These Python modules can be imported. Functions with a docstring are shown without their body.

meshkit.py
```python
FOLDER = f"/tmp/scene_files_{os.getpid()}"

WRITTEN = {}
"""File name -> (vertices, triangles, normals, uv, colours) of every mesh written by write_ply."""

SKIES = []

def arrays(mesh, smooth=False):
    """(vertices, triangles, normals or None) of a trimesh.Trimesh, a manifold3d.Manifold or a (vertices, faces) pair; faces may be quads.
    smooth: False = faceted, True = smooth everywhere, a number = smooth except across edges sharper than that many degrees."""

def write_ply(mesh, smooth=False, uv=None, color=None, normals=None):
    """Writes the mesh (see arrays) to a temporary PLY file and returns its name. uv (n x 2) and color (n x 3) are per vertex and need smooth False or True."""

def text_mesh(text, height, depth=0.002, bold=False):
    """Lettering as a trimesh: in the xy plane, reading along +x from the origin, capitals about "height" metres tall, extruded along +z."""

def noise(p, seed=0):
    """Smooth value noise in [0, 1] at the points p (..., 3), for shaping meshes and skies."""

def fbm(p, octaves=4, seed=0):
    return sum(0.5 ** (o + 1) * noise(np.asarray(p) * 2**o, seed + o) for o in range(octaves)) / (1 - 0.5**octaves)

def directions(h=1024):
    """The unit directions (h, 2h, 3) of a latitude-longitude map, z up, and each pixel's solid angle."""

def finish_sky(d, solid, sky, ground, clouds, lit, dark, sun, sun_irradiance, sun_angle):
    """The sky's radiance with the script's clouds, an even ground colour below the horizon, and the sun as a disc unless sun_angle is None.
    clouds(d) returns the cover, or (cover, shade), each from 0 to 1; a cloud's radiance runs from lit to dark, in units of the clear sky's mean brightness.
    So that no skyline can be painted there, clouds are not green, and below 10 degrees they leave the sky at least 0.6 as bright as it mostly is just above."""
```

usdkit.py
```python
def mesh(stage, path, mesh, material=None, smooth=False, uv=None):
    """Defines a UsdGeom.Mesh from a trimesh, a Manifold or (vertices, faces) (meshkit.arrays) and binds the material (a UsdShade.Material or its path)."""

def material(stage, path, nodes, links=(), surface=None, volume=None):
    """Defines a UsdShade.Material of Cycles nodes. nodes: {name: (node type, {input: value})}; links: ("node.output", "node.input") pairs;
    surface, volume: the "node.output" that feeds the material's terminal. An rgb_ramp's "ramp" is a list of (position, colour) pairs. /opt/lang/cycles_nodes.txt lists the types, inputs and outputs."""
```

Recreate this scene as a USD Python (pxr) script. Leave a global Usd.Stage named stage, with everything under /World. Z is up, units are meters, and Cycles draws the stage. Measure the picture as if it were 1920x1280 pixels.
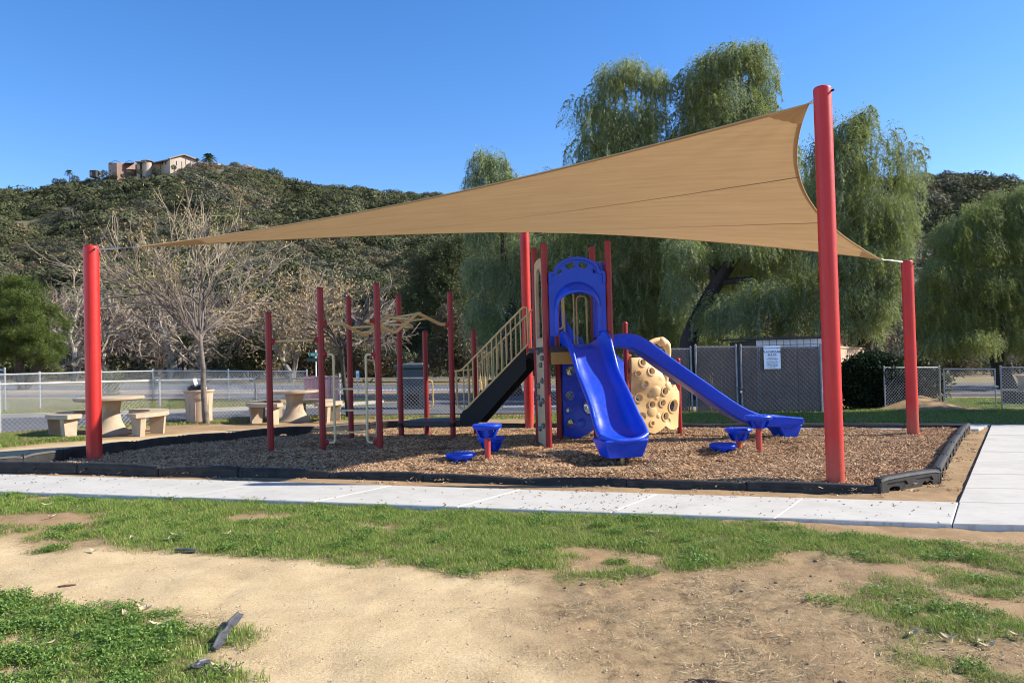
import math, random
import numpy as np, trimesh, shapely, usdkit, meshkit
from shapely import affinity
from shapely.geometry import Polygon, Point, box as sbox
import manifold3d as m3
from pxr import Usd, UsdGeom, UsdLux, UsdShade, Gf, Sdf, Vt

stage = Usd.Stage.CreateInMemory()
UsdGeom.SetStageUpAxis(stage, 'Z')
UsdGeom.SetStageMetersPerUnit(stage, 1.0)
UsdGeom.Xform.Define(stage, '/World')
UsdGeom.Scope.Define(stage, '/World/Looks')
PI = math.pi

# ---------------------------------------------------------------- camera, sky, sun, exposure
EXPOSURE = 1.03
SKY_STRENGTH = 0.102
SUN_INTENSITY = 1.25
SUN_DIR = np.array([7.45, 0.30, 4.92]); SUN_DIR /= np.linalg.norm(SUN_DIR)
EYE = np.array([0.0, 0.0, 1.65])
FPX = 1440.0                                   # focal length for a picture 1920 wide
PITCH = math.atan(28 / FPX); ROLL = math.radians(1.5)
_r0, _u0 = np.array([1, 0, 0.]), np.array([0, -math.sin(PITCH), math.cos(PITCH)])
FWD = np.array([0, math.cos(PITCH), math.sin(PITCH)])
UP = _u0 * math.cos(ROLL) + _r0 * math.sin(ROLL)
RIGHT = _r0 * math.cos(ROLL) - _u0 * math.sin(ROLL)
cam = UsdGeom.Camera.Define(stage, '/World/camera')
cam.AddTransformOp().Set(Gf.Matrix4d(*RIGHT, 0, *UP, 0, *(-FWD), 0, *EYE, 1))
cam.CreateHorizontalApertureAttr(36.0); cam.CreateVerticalApertureAttr(24.0)
cam.CreateFocalLengthAttr(36.0 * FPX / 1920)
cam.CreateClippingRangeAttr(Gf.Vec2f(0.05, 5000))
cam.CreateExposureAttr(EXPOSURE)

def mat(name, nodes, links=(), surface=None, volume=None):
    return usdkit.material(stage, '/World/Looks/' + name, nodes, links, surface, volume)

sky_el = math.asin(SUN_DIR[2]); sky_rot = math.atan2(SUN_DIR[0], SUN_DIR[1])
sky = UsdLux.DomeLight.Define(stage, '/World/sky')
sky.GetPrim().SetCustomDataByKey('kind', 'structure')
sky_m = mat('sky_look', {
    's': ('sky_texture', {'sky_type': 'single_scattering', 'sun_disc': False, 'sun_elevation': sky_el, 'sun_rotation': sky_rot,
                          'altitude': 300.0, 'air_density': 1.0, 'aerosol_density': 0.25, 'ozone_density': 2.5}),
    'h': ('hsv', {'hue': 0.5, 'saturation': 1.3, 'value': 1.0, 'fac': 1.0}),
    'x': ('mix', {'mix_type': 'multiply', 'fac': 1.0, 'color2': (1.06, 0.97, 1.10)}), 'b': ('background_shader', {'strength': SKY_STRENGTH})},
    [('s.color', 'h.color'), ('h.color', 'x.color1'), ('x.color', 'b.color')], surface='b.background')
UsdShade.MaterialBindingAPI.Apply(sky.GetPrim()).Bind(sky_m)
sun = UsdLux.DistantLight.Define(stage, '/World/sun')
sun.CreateIntensityAttr(SUN_INTENSITY); sun.CreateAngleAttr(0.53); sun.CreateNormalizeAttr(True)
sun.CreateColorAttr(Gf.Vec3f(1.0, 0.935, 0.835))
_sx = np.cross([0, 0, 1.], SUN_DIR); _sx /= np.linalg.norm(_sx); _sy = np.cross(SUN_DIR, _sx)
sun.AddTransformOp().Set(Gf.Matrix4d(*_sx, 0, *_sy, 0, *SUN_DIR, 0, 0, 0, 50, 1))

# ---------------------------------------------------------------- ground shape and helpers for placing
SLOPE = math.tan(ROLL)
def G(x, y=0.0):                               # the gentle cross fall of the park
    return -SLOPE * 60 * np.tanh(np.asarray(x) / 60.0)
def ray(px, py):
    return FWD + RIGHT * ((px - 960) / FPX) - UP * ((py - 640) / FPX)
def gp(px, py, lift=0.0):                      # point of the ground seen in that direction
    d = ray(px, py); t = 5.0
    for _ in range(60):
        p = EYE + d * t
        h = p[2] - (G(p[0]) + lift)
        t += h / max(1e-4, -(d[2] + SLOPE * d[0]))
        t = min(max(t, 0.5), 400)
    return EYE + d * t
def at(px, py, Y):                             # point at depth Y in that direction
    d = ray(px, py); return EYE + d * (Y / d[1])
def up_from(base, py):                         # height above base whose top is seen at row py (vertical thing)
    lo, hi = 0.0, 400.0
    def row(h):
        q = np.array([base[0], base[1], base[2] + h]) - EYE
        return 640 - FPX * (q @ UP) / (q @ FWD)
    for _ in range(50):
        mid = (lo + hi) / 2
        if row(mid) > py: lo = mid
        else: hi = mid
    return lo

used = {}
def numbered(parent, name):
    k = (parent, name); n = used.get(k, 0); used[k] = n + 1
    return name if n == 0 else f'{name}_{n:03d}'
LOC = {}                                       # prim path -> where the thing stands
def setdata(p, label=None, category=None, group=None, kind=None):
    for k, v in (('label', label), ('category', category), ('group', group), ('kind', kind)):
        if v: p.SetCustomDataByKey(k, v)
def thing(name, label, category, loc=(0, 0, 0), rotz=0.0, group=None, kind=None):
    path = '/World/' + numbered('/World', name)
    x = UsdGeom.Xform.Define(stage, path)
    x.AddTranslateOp().Set(Gf.Vec3d(*map(float, loc)))
    if rotz: x.AddRotateZOp().Set(math.degrees(rotz))
    LOC[path] = (np.array(loc, float), rotz)
    setdata(x.GetPrim(), label, category, group, kind)
    return path
def structure(name, loc=(0, 0, 0)):
    return thing(name, None, None, loc, kind='structure')
def root_of(path):
    return '/'.join(path.split('/')[:3])
def obj(name, mesh, m, parent='/World', smooth=False, local=False, label=None, category=None, group=None, kind=None, primvars=None, tone=(0.0, 1.0)):
    """One Mesh prim. Vertices are given in world coordinates unless local."""
    path = parent + '/' + numbered(parent, name)
    if isinstance(mesh, MB): mesh = mesh.get()
    v, f, n = meshkit.arrays(mesh, smooth)
    if not local and parent != '/World':
        loc, rz = LOC.get(root_of(parent), (np.zeros(3), 0.0))
        v = v - loc
        if rz:
            c, s = math.cos(-rz), math.sin(-rz); R = np.array([[c, -s, 0], [s, c, 0], [0, 0, 1]])
            v = v @ R.T
            if n is not None: n = n @ R.T
    q = UsdGeom.Mesh.Define(stage, path)
    q.CreatePointsAttr(Vt.Vec3fArray.FromNumpy(np.ascontiguousarray(v, np.float32)))
    q.CreateFaceVertexCountsAttr(Vt.IntArray.FromNumpy(np.full(len(f), 3, np.int32)))
    q.CreateFaceVertexIndicesAttr(Vt.IntArray.FromNumpy(np.ascontiguousarray(f, np.int32).ravel()))
    q.CreateSubdivisionSchemeAttr('none')
    if n is not None:
        q.CreateNormalsAttr(Vt.Vec3fArray.FromNumpy(np.ascontiguousarray(n, np.float32))); q.SetNormalsInterpolation('vertex')
    if m is not None and m.GetPath() in TONED: primvars = {**(primvars or {}), 'tone': tone_of(v, f, *tone)}
    for k, a in (primvars or {}).items():
        UsdGeom.PrimvarsAPI(q).CreatePrimvar(k, Sdf.ValueTypeNames.Color3fArray, 'vertex').Set(Vt.Vec3fArray.FromNumpy(np.ascontiguousarray(a, np.float32)))
    if m is not None: UsdShade.MaterialBindingAPI.Apply(q.GetPrim()).Bind(m)
    setdata(q.GetPrim(), label, category, group, kind)
    return path
def copy_of(src, name, loc, rotz=0.0, label=None, category=None, group=None, scale=None):
    path = '/World/' + numbered('/World', name)
    x = UsdGeom.Xform.Define(stage, path)
    x.GetPrim().GetReferences().AddInternalReference(src)
    x.ClearXformOpOrder()
    x.AddTranslateOp().Set(Gf.Vec3d(*map(float, loc)))
    x.AddRotateZOp().Set(math.degrees(rotz))
    if scale is not None: x.AddScaleOp().Set(Gf.Vec3f(*(scale if np.ndim(scale) else (scale,) * 3)))
    x.GetPrim().SetInstanceable(True)
    setdata(x.GetPrim(), label, category, group)
    return path

TONED = set()
def tone_of(v, f, lo=0.0, hi=1.0, seed=0):
    from scipy.sparse import coo_matrix
    from scipy.sparse.csgraph import connected_components
    e = np.vstack([f[:, [0, 1]], f[:, [1, 2]]]); n, lab = connected_components(coo_matrix((np.ones(len(e), np.int8), (e[:, 0], e[:, 1])), shape=(len(v), len(v))), directed=False)
    r = np.random.default_rng(len(v) + seed).uniform(lo, hi, n)[lab]; return np.repeat(r[:, None], 3, 1)
class MB:
    """Collects shapes into one mesh."""
    def __init__(s): s.v, s.f, s.n = [], [], 0
    def add(s, mesh):
        if isinstance(mesh, MB): mesh = mesh.get()
        v, f, _ = meshkit.arrays(mesh, False)
        s.v.append(np.asarray(v, float)); s.f.append(np.asarray(f) + s.n); s.n += len(v); return s
    def get(s): return (np.vstack(s.v), np.vstack(s.f))

def frame(d, hint=(0, 0, 1)):
    d = np.asarray(d, float); d = d / np.linalg.norm(d)
    u = np.cross(hint, d)
    if np.linalg.norm(u) < 1e-3: u = np.cross((1, 0, 0), d)
    u /= np.linalg.norm(u); return u, np.cross(d, u), d
def fillet(pts, r, k=5):
    pts = [np.asarray(p, float) for p in pts]; out = [pts[0]]
    for a, b, c in zip(pts, pts[1:], pts[2:]):
        u, w = a - b, c - b; lu, lw = np.linalg.norm(u), np.linalg.norm(w)
        rr = min(r, lu * .49, lw * .49); p, q = b + u / lu * rr, b + w / lw * rr
        for t in np.linspace(0, 1, k):
            out.append((1 - t) ** 2 * p + 2 * t * (1 - t) * b + t * t * q)
    out.append(pts[-1]); return np.array(out)
def tube(pts, r, n=10, cap=True):
    pts = np.asarray(pts, float); m = len(pts); r = np.broadcast_to(r, m)
    T = np.gradient(pts, axis=0) if m > 2 else np.repeat((pts[1] - pts[0])[None], 2, 0)
    T = T / np.maximum(np.linalg.norm(T, axis=1, keepdims=True), 1e-9)
    u, w, _ = frame(T[0]); V = []
    a = np.arange(n) * 2 * PI / n
    for i in range(m):
        u = u - T[i] * (u @ T[i]); u /= np.linalg.norm(u); w = np.cross(T[i], u)
        V.append(pts[i] + r[i] * (np.cos(a)[:, None] * u + np.sin(a)[:, None] * w))
    V = np.vstack(V); F = []
    i, j = np.meshgrid(np.arange(m - 1), np.arange(n), indexing='ij'); i, j = i.ravel(), j.ravel(); k = (j + 1) % n
    F = np.vstack([np.stack([i * n + j, i * n + k, (i + 1) * n + k], 1), np.stack([i * n + j, (i + 1) * n + k, (i + 1) * n + j], 1)])
    if cap:
        V = np.vstack([V, pts[0], pts[-1]]); c0, c1 = m * n, m * n + 1; q = np.arange(n)
        F = np.vstack([F, np.stack([np.full(n, c0), (q + 1) % n, q], 1), np.stack([np.full(n, c1), (m - 1) * n + q, (m - 1) * n + (q + 1) % n], 1)])
    return V, F
def segs(P0, P1, R0, R1, n=4):
    """Many tapered straight tubes at once."""
    P0, P1 = np.asarray(P0, float), np.asarray(P1, float); R0, R1 = np.asarray(R0, float), np.asarray(R1, float)
    D = P1 - P0; D /= np.maximum(np.linalg.norm(D, axis=1, keepdims=True), 1e-9)
    h = np.where(np.abs(D[:, 2:3]) > .9, [[1., 0, 0]], [[0, 0, 1.]]); U = np.cross(h, D); U /= np.linalg.norm(U, axis=1, keepdims=True); W = np.cross(D, U)
    a = np.arange(n) * 2 * PI / n; ring = np.cos(a)[None, :, None] * U[:, None] + np.sin(a)[None, :, None] * W[:, None]
    V = np.concatenate([P0[:, None] + ring * R0[:, None, None], P1[:, None] + ring * R1[:, None, None]], 1)
    j = np.arange(n); k = (j + 1) % n
    f = np.vstack([np.stack([j, k, n + k], 1), np.stack([j, n + k, n + j], 1)])
    F = f[None] + (np.arange(len(P0)) * 2 * n)[:, None, None]
    return V.reshape(-1, 3), F.reshape(-1, 3)
def cyl(p, q, r, n=14): return tube([p, q], r, n)
def bx(c, s, rz=0.0):
    b = trimesh.creation.box(s)
    if rz: b.apply_transform(trimesh.transformations.rotation_matrix(rz, [0, 0, 1]))
    b.apply_translation(c); return b
def rbox(c, s, bev=0.01, rz=0.0):
    """Box with chamfered edges."""
    hx, hy, hz = np.array(s) / 2; b = min(bev, hx * .9, hy * .9, hz * .9)
    pts = [(sx * (hx - dx), sy * (hy - dy), sz * (hz - dz)) for sx in (-1, 1) for sy in (-1, 1) for sz in (-1, 1) for dx, dy, dz in ((b, b, 0), (b, 0, b), (0, b, b))]
    h = trimesh.convex.convex_hull(np.array(pts))
    if rz: h.apply_transform(trimesh.transformations.rotation_matrix(rz, [0, 0, 1]))
    h.apply_translation(c); return h
def lathe(profile, n=32, at_=(0, 0, 0)):
    pr = np.array(profile, float); m = len(pr); a = np.arange(n) * 2 * PI / n
    V = np.stack([pr[:, None, 0] * np.cos(a), pr[:, None, 0] * np.sin(a), np.repeat(pr[:, 1:2], n, 1)], -1).reshape(-1, 3)
    i, j = np.meshgrid(np.arange(m - 1), np.arange(n), indexing='ij'); i, j = i.ravel(), j.ravel(); k = (j + 1) % n
    F = np.vstack([np.stack([i * n + j, i * n + k, (i + 1) * n + k], 1), np.stack([i * n + j, (i + 1) * n + k, (i + 1) * n + j], 1)])
    return V + np.array(at_), F
def plate(poly, thick, origin, u, w, engine='earcut'):
    """Extrudes a shapely polygon whose axes are the vectors u, w; thickness runs along u x w, centred."""
    polys = getattr(poly, 'geoms', [poly]); out = MB()
    u, w = np.asarray(u, float), np.asarray(w, float); u = u / np.linalg.norm(u); w = w / np.linalg.norm(w); nn = np.cross(u, w)
    for p in polys:
        e = trimesh.creation.extrude_polygon(p, thick, engine=engine); v = np.array(e.vertices); v[:, 2] -= thick / 2
        out.add((np.asarray(origin) + v[:, :1] * u + v[:, 1:2] * w + v[:, 2:] * nn, e.faces))
    return out
def man(mesh):
    v, f, _ = meshkit.arrays(mesh, False)
    t = trimesh.Trimesh(v, f, process=True)
    return m3.Manifold(m3.Mesh(np.asarray(t.vertices, np.float32), np.asarray(t.faces, np.uint32)))
def grid_mesh(P):
    """P (n, m, 3) -> a sheet."""
    n, m = P.shape[:2]; i, j = np.meshgrid(np.arange(n - 1), np.arange(m - 1), indexing='ij'); a = (i * m + j).ravel()
    return P.reshape(-1, 3), np.vstack([np.stack([a, a + m, a + m + 1], 1), np.stack([a, a + m + 1, a + 1], 1)])
def scatter(name, parent, protos, idx, pos, rot=None, scale=None, **data):
    """PointInstancer; protos: list of (name, mesh, material, smooth). rot: (n,4) wxyz."""
    path = parent + '/' + numbered(parent, name)
    pi = UsdGeom.PointInstancer.Define(stage, path); targets = []
    for nm, mesh, m, sm, *tn in protos:
        targets.append(Sdf.Path(obj(nm, mesh, m, path, smooth=sm, local=True, tone=tn[0] if tn else (0.0, 1.0))))
    pi.CreatePrototypesRel().SetTargets(targets)
    if parent != '/World': pos = pos - LOC[root_of(parent)][0]
    pi.CreateProtoIndicesAttr(Vt.IntArray.FromNumpy(np.ascontiguousarray(idx, np.int32)))
    pi.CreatePositionsAttr(Vt.Vec3fArray.FromNumpy(np.ascontiguousarray(pos, np.float32)))
    n = len(pos)
    if rot is None: rot = np.tile([1., 0, 0, 0], (n, 1))
    pi.CreateOrientationsAttr(Vt.QuathArray([Gf.Quath(float(a), float(b), float(c), float(d)) for a, b, c, d in rot]))
    if scale is None: scale = np.ones(n)
    scale = np.asarray(scale, float); scale = np.repeat(scale[:, None], 3, 1) if scale.ndim == 1 else scale
    pi.CreateScalesAttr(Vt.Vec3fArray.FromNumpy(np.ascontiguousarray(scale, np.float32)))
    setdata(pi.GetPrim(), **data)
    return path
def rotz_q(a): return np.stack([np.cos(a / 2), 0 * a, 0 * a, np.sin(a / 2)], 1)
def qmul(a, b):
    w1, x1, y1, z1 = a.T; w2, x2, y2, z2 = b.T
    return np.stack([w1*w2-x1*x2-y1*y2-z1*z2, w1*x2+x1*w2+y1*z2-z1*y2, w1*y2-x1*z2+y1*w2+z1*x2, w1*z2+x1*y2-y1*x2+z1*w2], 1)

# ---------------------------------------------------------------- materials
def principled(name, color, rough=0.5, noise=None, spec=0.5, bump=None, metallic=0.0, extra=None, var=None):
    """noise: (scale, lo colour) mixes towards a second colour by noise; bump: (scale, strength); var: random per island value range"""
    nodes = {'p': ('principled_bsdf', {'base_color': color, 'roughness': rough, 'specular_ior_level': spec, 'metallic': metallic, **(extra or {})})}; links = []
    if noise or bump: nodes['g'] = ('geometry', {})
    src = None
    if noise:
        sc, lo = noise[:2]
        nodes['n'] = ('noise_texture', {'scale': sc, 'detail': 6.0, 'roughness': 0.65}); links.append(('g.position', 'n.vector'))
        nodes['r'] = ('rgb_ramp', {'ramp': [(0.0, lo), (0.35, lo), (0.65, color), (1.0, color)]}); links += [('n.fac', 'r.fac')]
        src = 'r.color'
    if src: links.append((src, 'p.base_color'))
    if bump:
        nodes['n2'] = ('noise_texture', {'scale': bump[0], 'detail': 5.0, 'roughness': 0.6}); nodes['b'] = ('bump', {'strength': bump[1], 'distance': bump[2] if len(bump) > 2 else 0.01})
        links += [('g.position', 'n2.vector'), ('n2.fac', 'b.height'), ('b.normal', 'p.normal')]
    return mat(name, nodes, links, surface='p.BSDF')
RED_ = principled('red_paint', (0.52, 0.011, 0.018), 0.38, noise=(1.3, (0.43, 0.011, 0.017)), bump=(60, 0.08, 0.003))
RED = mat('faded_red_paint', {'g': ('geometry', {}), 'n': ('noise_texture', {'scale': 1.3, 'detail': 6.0}), 'n2': ('noise_texture', {'scale': 14.0, 'detail': 6.0, 'roughness': 0.75}), 's': ('separate_xyz', {}), 'mp': ('mapping', {'scale': (14.0, 14.0, 0.7)}), 'n3': ('noise_texture', {'scale': 3.0, 'detail': 4.0}),
    'r': ('rgb_ramp', {'ramp': [(0.3, (0.45, 0.011, 0.007)), (0.7, (0.54, 0.014, 0.009))]}), 'st': ('rgb_ramp', {'ramp': [(0.35, (0.86, 0.86, 0.86)), (0.6, (1, 1, 1)), (1, (1.0, 1.0, 1.0))]}), 'x': ('mix', {'mix_type': 'multiply', 'fac': 1.0}),
    'mr': ('map_range', {'from_min': 0.55, 'from_max': -0.15, 'to_min': 0.0, 'to_max': 1.0, 'clamp': True}), 'm': ('math', {'math_type': 'multiply'}), 'pw': ('math', {'math_type': 'multiply', 'value2': 0.75}), 'd': ('mix', {'color2': (0.30, 0.19, 0.11)}), 'rr': ('map_range', {'from_min': 0.3, 'from_max': 0.7, 'to_min': 0.36, 'to_max': 0.56}), 'p': ('principled_bsdf', {})},
    [('g.position', 'n.vector'), ('g.position', 'n2.vector'), ('g.position', 's.vector'), ('g.position', 'mp.vector'), ('mp.vector', 'n3.vector'), ('n.fac', 'r.fac'), ('n3.fac', 'st.fac'), ('r.color', 'x.color1'), ('st.color', 'x.color2'), ('s.z', 'mr.value'), ('mr.result', 'm.value1'), ('n2.fac', 'm.value2'), ('m.value', 'pw.value1'), ('pw.value', 'd.fac'), ('x.color', 'd.color1'), ('d.color', 'p.base_color'), ('n2.fac', 'rr.value'), ('rr.result', 'p.roughness')], surface='p.BSDF')
RED2 = principled('red_post_paint', (0.27, 0.006, 0.007), 0.45, noise=(3, (0.20, 0.006, 0.006)), bump=(70, 0.08, 0.003))
BLUE = mat('blue_plastic', {'g': ('geometry', {}), 'n': ('noise_texture', {'scale': 2.2, 'detail': 6.0}), 'n2': ('noise_texture', {'scale': 11.0, 'detail': 8.0, 'roughness': 0.8}), 'n3': ('noise_texture', {'scale': 90.0, 'detail': 3.0}),
    'r': ('rgb_ramp', {'ramp': [(0.3, (0.002, 0.042, 0.43)), (0.7, (0.002, 0.050, 0.51))]}), 'w': ('rgb_ramp', {'ramp': [(0.0, (0, 0, 0)), (0.60, (0, 0, 0)), (0.85, (0.22, 0.22, 0.22))]}), 'x': ('mix', {'color2': (0.13, 0.19, 0.46)}), 'rr': ('map_range', {'from_min': 0.35, 'from_max': 0.7, 'to_min': 0.27, 'to_max': 0.48}), 'b': ('bump', {'strength': 0.1, 'distance': 0.002}), 'p': ('principled_bsdf', {})},
    [('g.position', 'n.vector'), ('g.position', 'n2.vector'), ('g.position', 'n3.vector'), ('n.fac', 'r.fac'), ('n2.fac', 'w.fac'), ('r.color', 'x.color1'), ('w.color', 'x.fac'), ('x.color', 'p.base_color'), ('n2.fac', 'rr.value'), ('rr.result', 'p.roughness'), ('n3.fac', 'b.height'), ('b.normal', 'p.normal')], surface='p.BSDF')
TAN = principled('tan_paint', (0.58, 0.42, 0.175), 0.45, noise=(4, (0.50, 0.36, 0.145)))
PALE = principled('pale_tan_paint', (0.60, 0.50, 0.27), 0.45, noise=(4, (0.52, 0.43, 0.23)))
CHEESE = principled('pale_orange_plastic', (0.74, 0.50, 0.23), 0.5, noise=(3, (0.70, 0.45, 0.19)), bump=(80, 0.1, 0.002))
PANEL = principled('tan_board', (0.52, 0.40, 0.25), 0.55, noise=(5, (0.45, 0.34, 0.21)))
OCHRE = principled('ochre_board', (0.42, 0.22, 0.045), 0.5, noise=(5, (0.36, 0.19, 0.04)))
HOLD = principled('grey_hold', (0.16, 0.17, 0.17), 0.7, noise=(25, (0.09, 0.10, 0.10)))
BLACK = principled('black_rubber', (0.007, 0.007, 0.008), 0.6, noise=(9, (0.010, 0.010, 0.010)), spec=0.3)
DECK = principled('dark_deck_coating', (0.022, 0.020, 0.022), 0.55, noise=(9, (0.035, 0.032, 0.032)), bump=(60, 0.3, 0.004))
TIMBER = principled('black_border_plastic', (0.012, 0.012, 0.012), 0.55, spec=0.35, noise=(6, (0.034, 0.032, 0.028)), bump=(35, 0.35, 0.006))
STEEL = principled('galvanised_steel', (0.55, 0.56, 0.56), 0.42, metallic=0.6, noise=(12, (0.42, 0.43, 0.43)))
WIRE = principled('chain_wire', (0.36, 0.37, 0.37), 0.5, metallic=0.3)
DARKWIRE = principled('dark_wire', (0.10, 0.10, 0.105), 0.5, metallic=0.3)
GALV_DARK = principled('weathered_steel', (0.30, 0.31, 0.31), 0.5, metallic=0.4, noise=(8, (0.2, 0.2, 0.2)))
STAINLESS = principled('bright_steel', (0.75, 0.75, 0.74), 0.22, metallic=1.0)
TABLE = principled('cast_concrete', (0.40, 0.31, 0.215), 0.85, noise=(7, (0.33, 0.25, 0.165)), bump=(120, 0.3, 0.004))
CANM = principled('tan_bin_concrete', (0.48, 0.335, 0.23), 0.85, noise=(6, (0.41, 0.28, 0.19)), bump=(150, 0.3, 0.004))
BAG = principled('black_bag', (0.012, 0.011, 0.011), 0.35)
WHITE = principled('white_paint', (0.78, 0.78, 0.76), 0.5)
SIGNW = principled('sign_face', (0.70, 0.76, 0.80), 0.45)
INK = principled('sign_ink', (0.02, 0.03, 0.09), 0.5)
BROWNINK = principled('brown_ink', (0.20, 0.10, 0.06), 0.7)
SIGNGREEN = principled('green_sign_face', (0.02, 0.27, 0.17), 0.4)
SIGNDARK = principled('dark_green_sign_face', (0.012, 0.06, 0.045), 0.4)
BIN = principled('dark_green_steel', (0.022, 0.040, 0.046), 0.5, noise=(3, (0.03, 0.05, 0.055)))
SLAT = principled('grey_brown_slat', (0.21, 0.155, 0.118), 0.75, noise=(2.5, (0.165, 0.12, 0.09)), spec=0.2)
STUCCO = principled('tan_stucco', (0.58, 0.40, 0.28), 0.9, noise=(2, (0.52, 0.36, 0.25)), bump=(60, 0.4, 0.01))
WHITEPANEL = principled('white_panel', (0.62, 0.63, 0.67), 0.6, noise=(1.7, (0.54, 0.55, 0.60)))
ROOFDARK = principled('dark_roofing', (0.035, 0.032, 0.03), 0.8)
PINK = principled('pink_board', (0.62, 0.27, 0.25), 0.7, noise=(2, (0.54, 0.22, 0.20)))
EDGING = principled('grey_edging_plastic', (0.10, 0.10, 0.105), 0.5, noise=(14, (0.05, 0.05, 0.05)))
LITTER = principled('pale_dry_leaf', (0.55, 0.43, 0.27), 0.8)
PAPER = principled('white_paper', (0.75, 0.73, 0.68), 0.8)
STICK = principled('dry_stick', (0.09, 0.055, 0.035), 0.9)
def per_island(name, ramp, rough=0.8, translucent=0.0, tcolor=None, spec=0.3):
    nodes = {'g': ('attribute', {'attribute': 'tone'}), 'r': ('rgb_ramp', {'ramp': ramp}), 'p': ('principled_bsdf', {'roughness': rough, 'specular_ior_level': spec})}
    links = [('g.fac', 'r.fac'), ('r.color', 'p.base_color')]
    TONED.add(Sdf.Path('/World/Looks/' + name))
    if translucent:
        nodes['t'] = ('translucent_bsdf', {}); nodes['x'] = ('mix_closure', {'fac': translucent})
        if tcolor: nodes['t'] = ('translucent_bsdf', {'color': tcolor})
        else: links.append(('r.color', 't.color'))
        links += [('p.BSDF', 'x.closure1'), ('t.BSDF', 'x.closure2')]
        return mat(name, nodes, links, surface='x.closure')
    return mat(name, nodes, links, surface='p.BSDF')
CHIPS = per_island('wood_chip_mix', [(0, (0.085, 0.043, 0.021)), (0.24, (0.22, 0.12, 0.058)), (0.52, (0.38, 0.225, 0.115)), (0.82, (0.52, 0.345, 0.185)), (1, (0.65, 0.48, 0.30))], 0.9)
GRASS = per_island('grass_blades', [(0, (0.105, 0.178, 0.026)), (0.4, (0.185, 0.285, 0.042)), (0.75, (0.27, 0.36, 0.068)), (0.9, (0.38, 0.35, 0.12)), (1, (0.50, 0.42, 0.21))], 0.6, 0.3)
DRYGRASS = per_island('dry_grass_blades', [(0, (0.16, 0.13, 0.05)), (0.5, (0.34, 0.26, 0.12)), (0.8, (0.45, 0.36, 0.19)), (1, (0.13, 0.17, 0.05))], 0.7, 0.25)
CLOVER = per_island('clover_leaves', [(0, (0.060, 0.13, 0.022)), (0.5, (0.12, 0.215, 0.036)), (1, (0.22, 0.31, 0.07))], 0.55, 0.3)
def leafmat(name, a, b, c, tr=0.28): return per_island(name, [(0, a), (0.5, b), (1, c)], 0.75, tr, spec=0.06 if 'brush' in name else 0.15)
PEPPER = leafmat('pepper_leaf', (0.155, 0.20, 0.085), (0.285, 0.345, 0.165), (0.46, 0.51, 0.31))
PEPPERY = leafmat('yellow_green_pepper_leaf', (0.17, 0.22, 0.055), (0.30, 0.35, 0.095), (0.46, 0.48, 0.19))
PINE = leafmat('pine_needle', (0.040, 0.068, 0.016), (0.080, 0.115, 0.026), (0.14, 0.17, 0.04), 0.2)
HEDGE = leafmat('hedge_leaf', (0.012, 0.022, 0.010), (0.022, 0.038, 0.016), (0.035, 0.055, 0.022), 0.2)
CHAP1 = leafmat('dark_brush_leaf', (0.040, 0.045, 0.022), (0.070, 0.077, 0.038), (0.108, 0.112, 0.058), 0.12)
CHAP2 = leafmat('grey_brush_leaf', (0.078, 0.080, 0.052), (0.124, 0.122, 0.080), (0.18, 0.172, 0.115), 0.12)
CHAP3 = leafmat('brown_brush_leaf', (0.095, 0.075, 0.045), (0.15, 0.12, 0.07), (0.20, 0.165, 0.10), 0.15)
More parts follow.
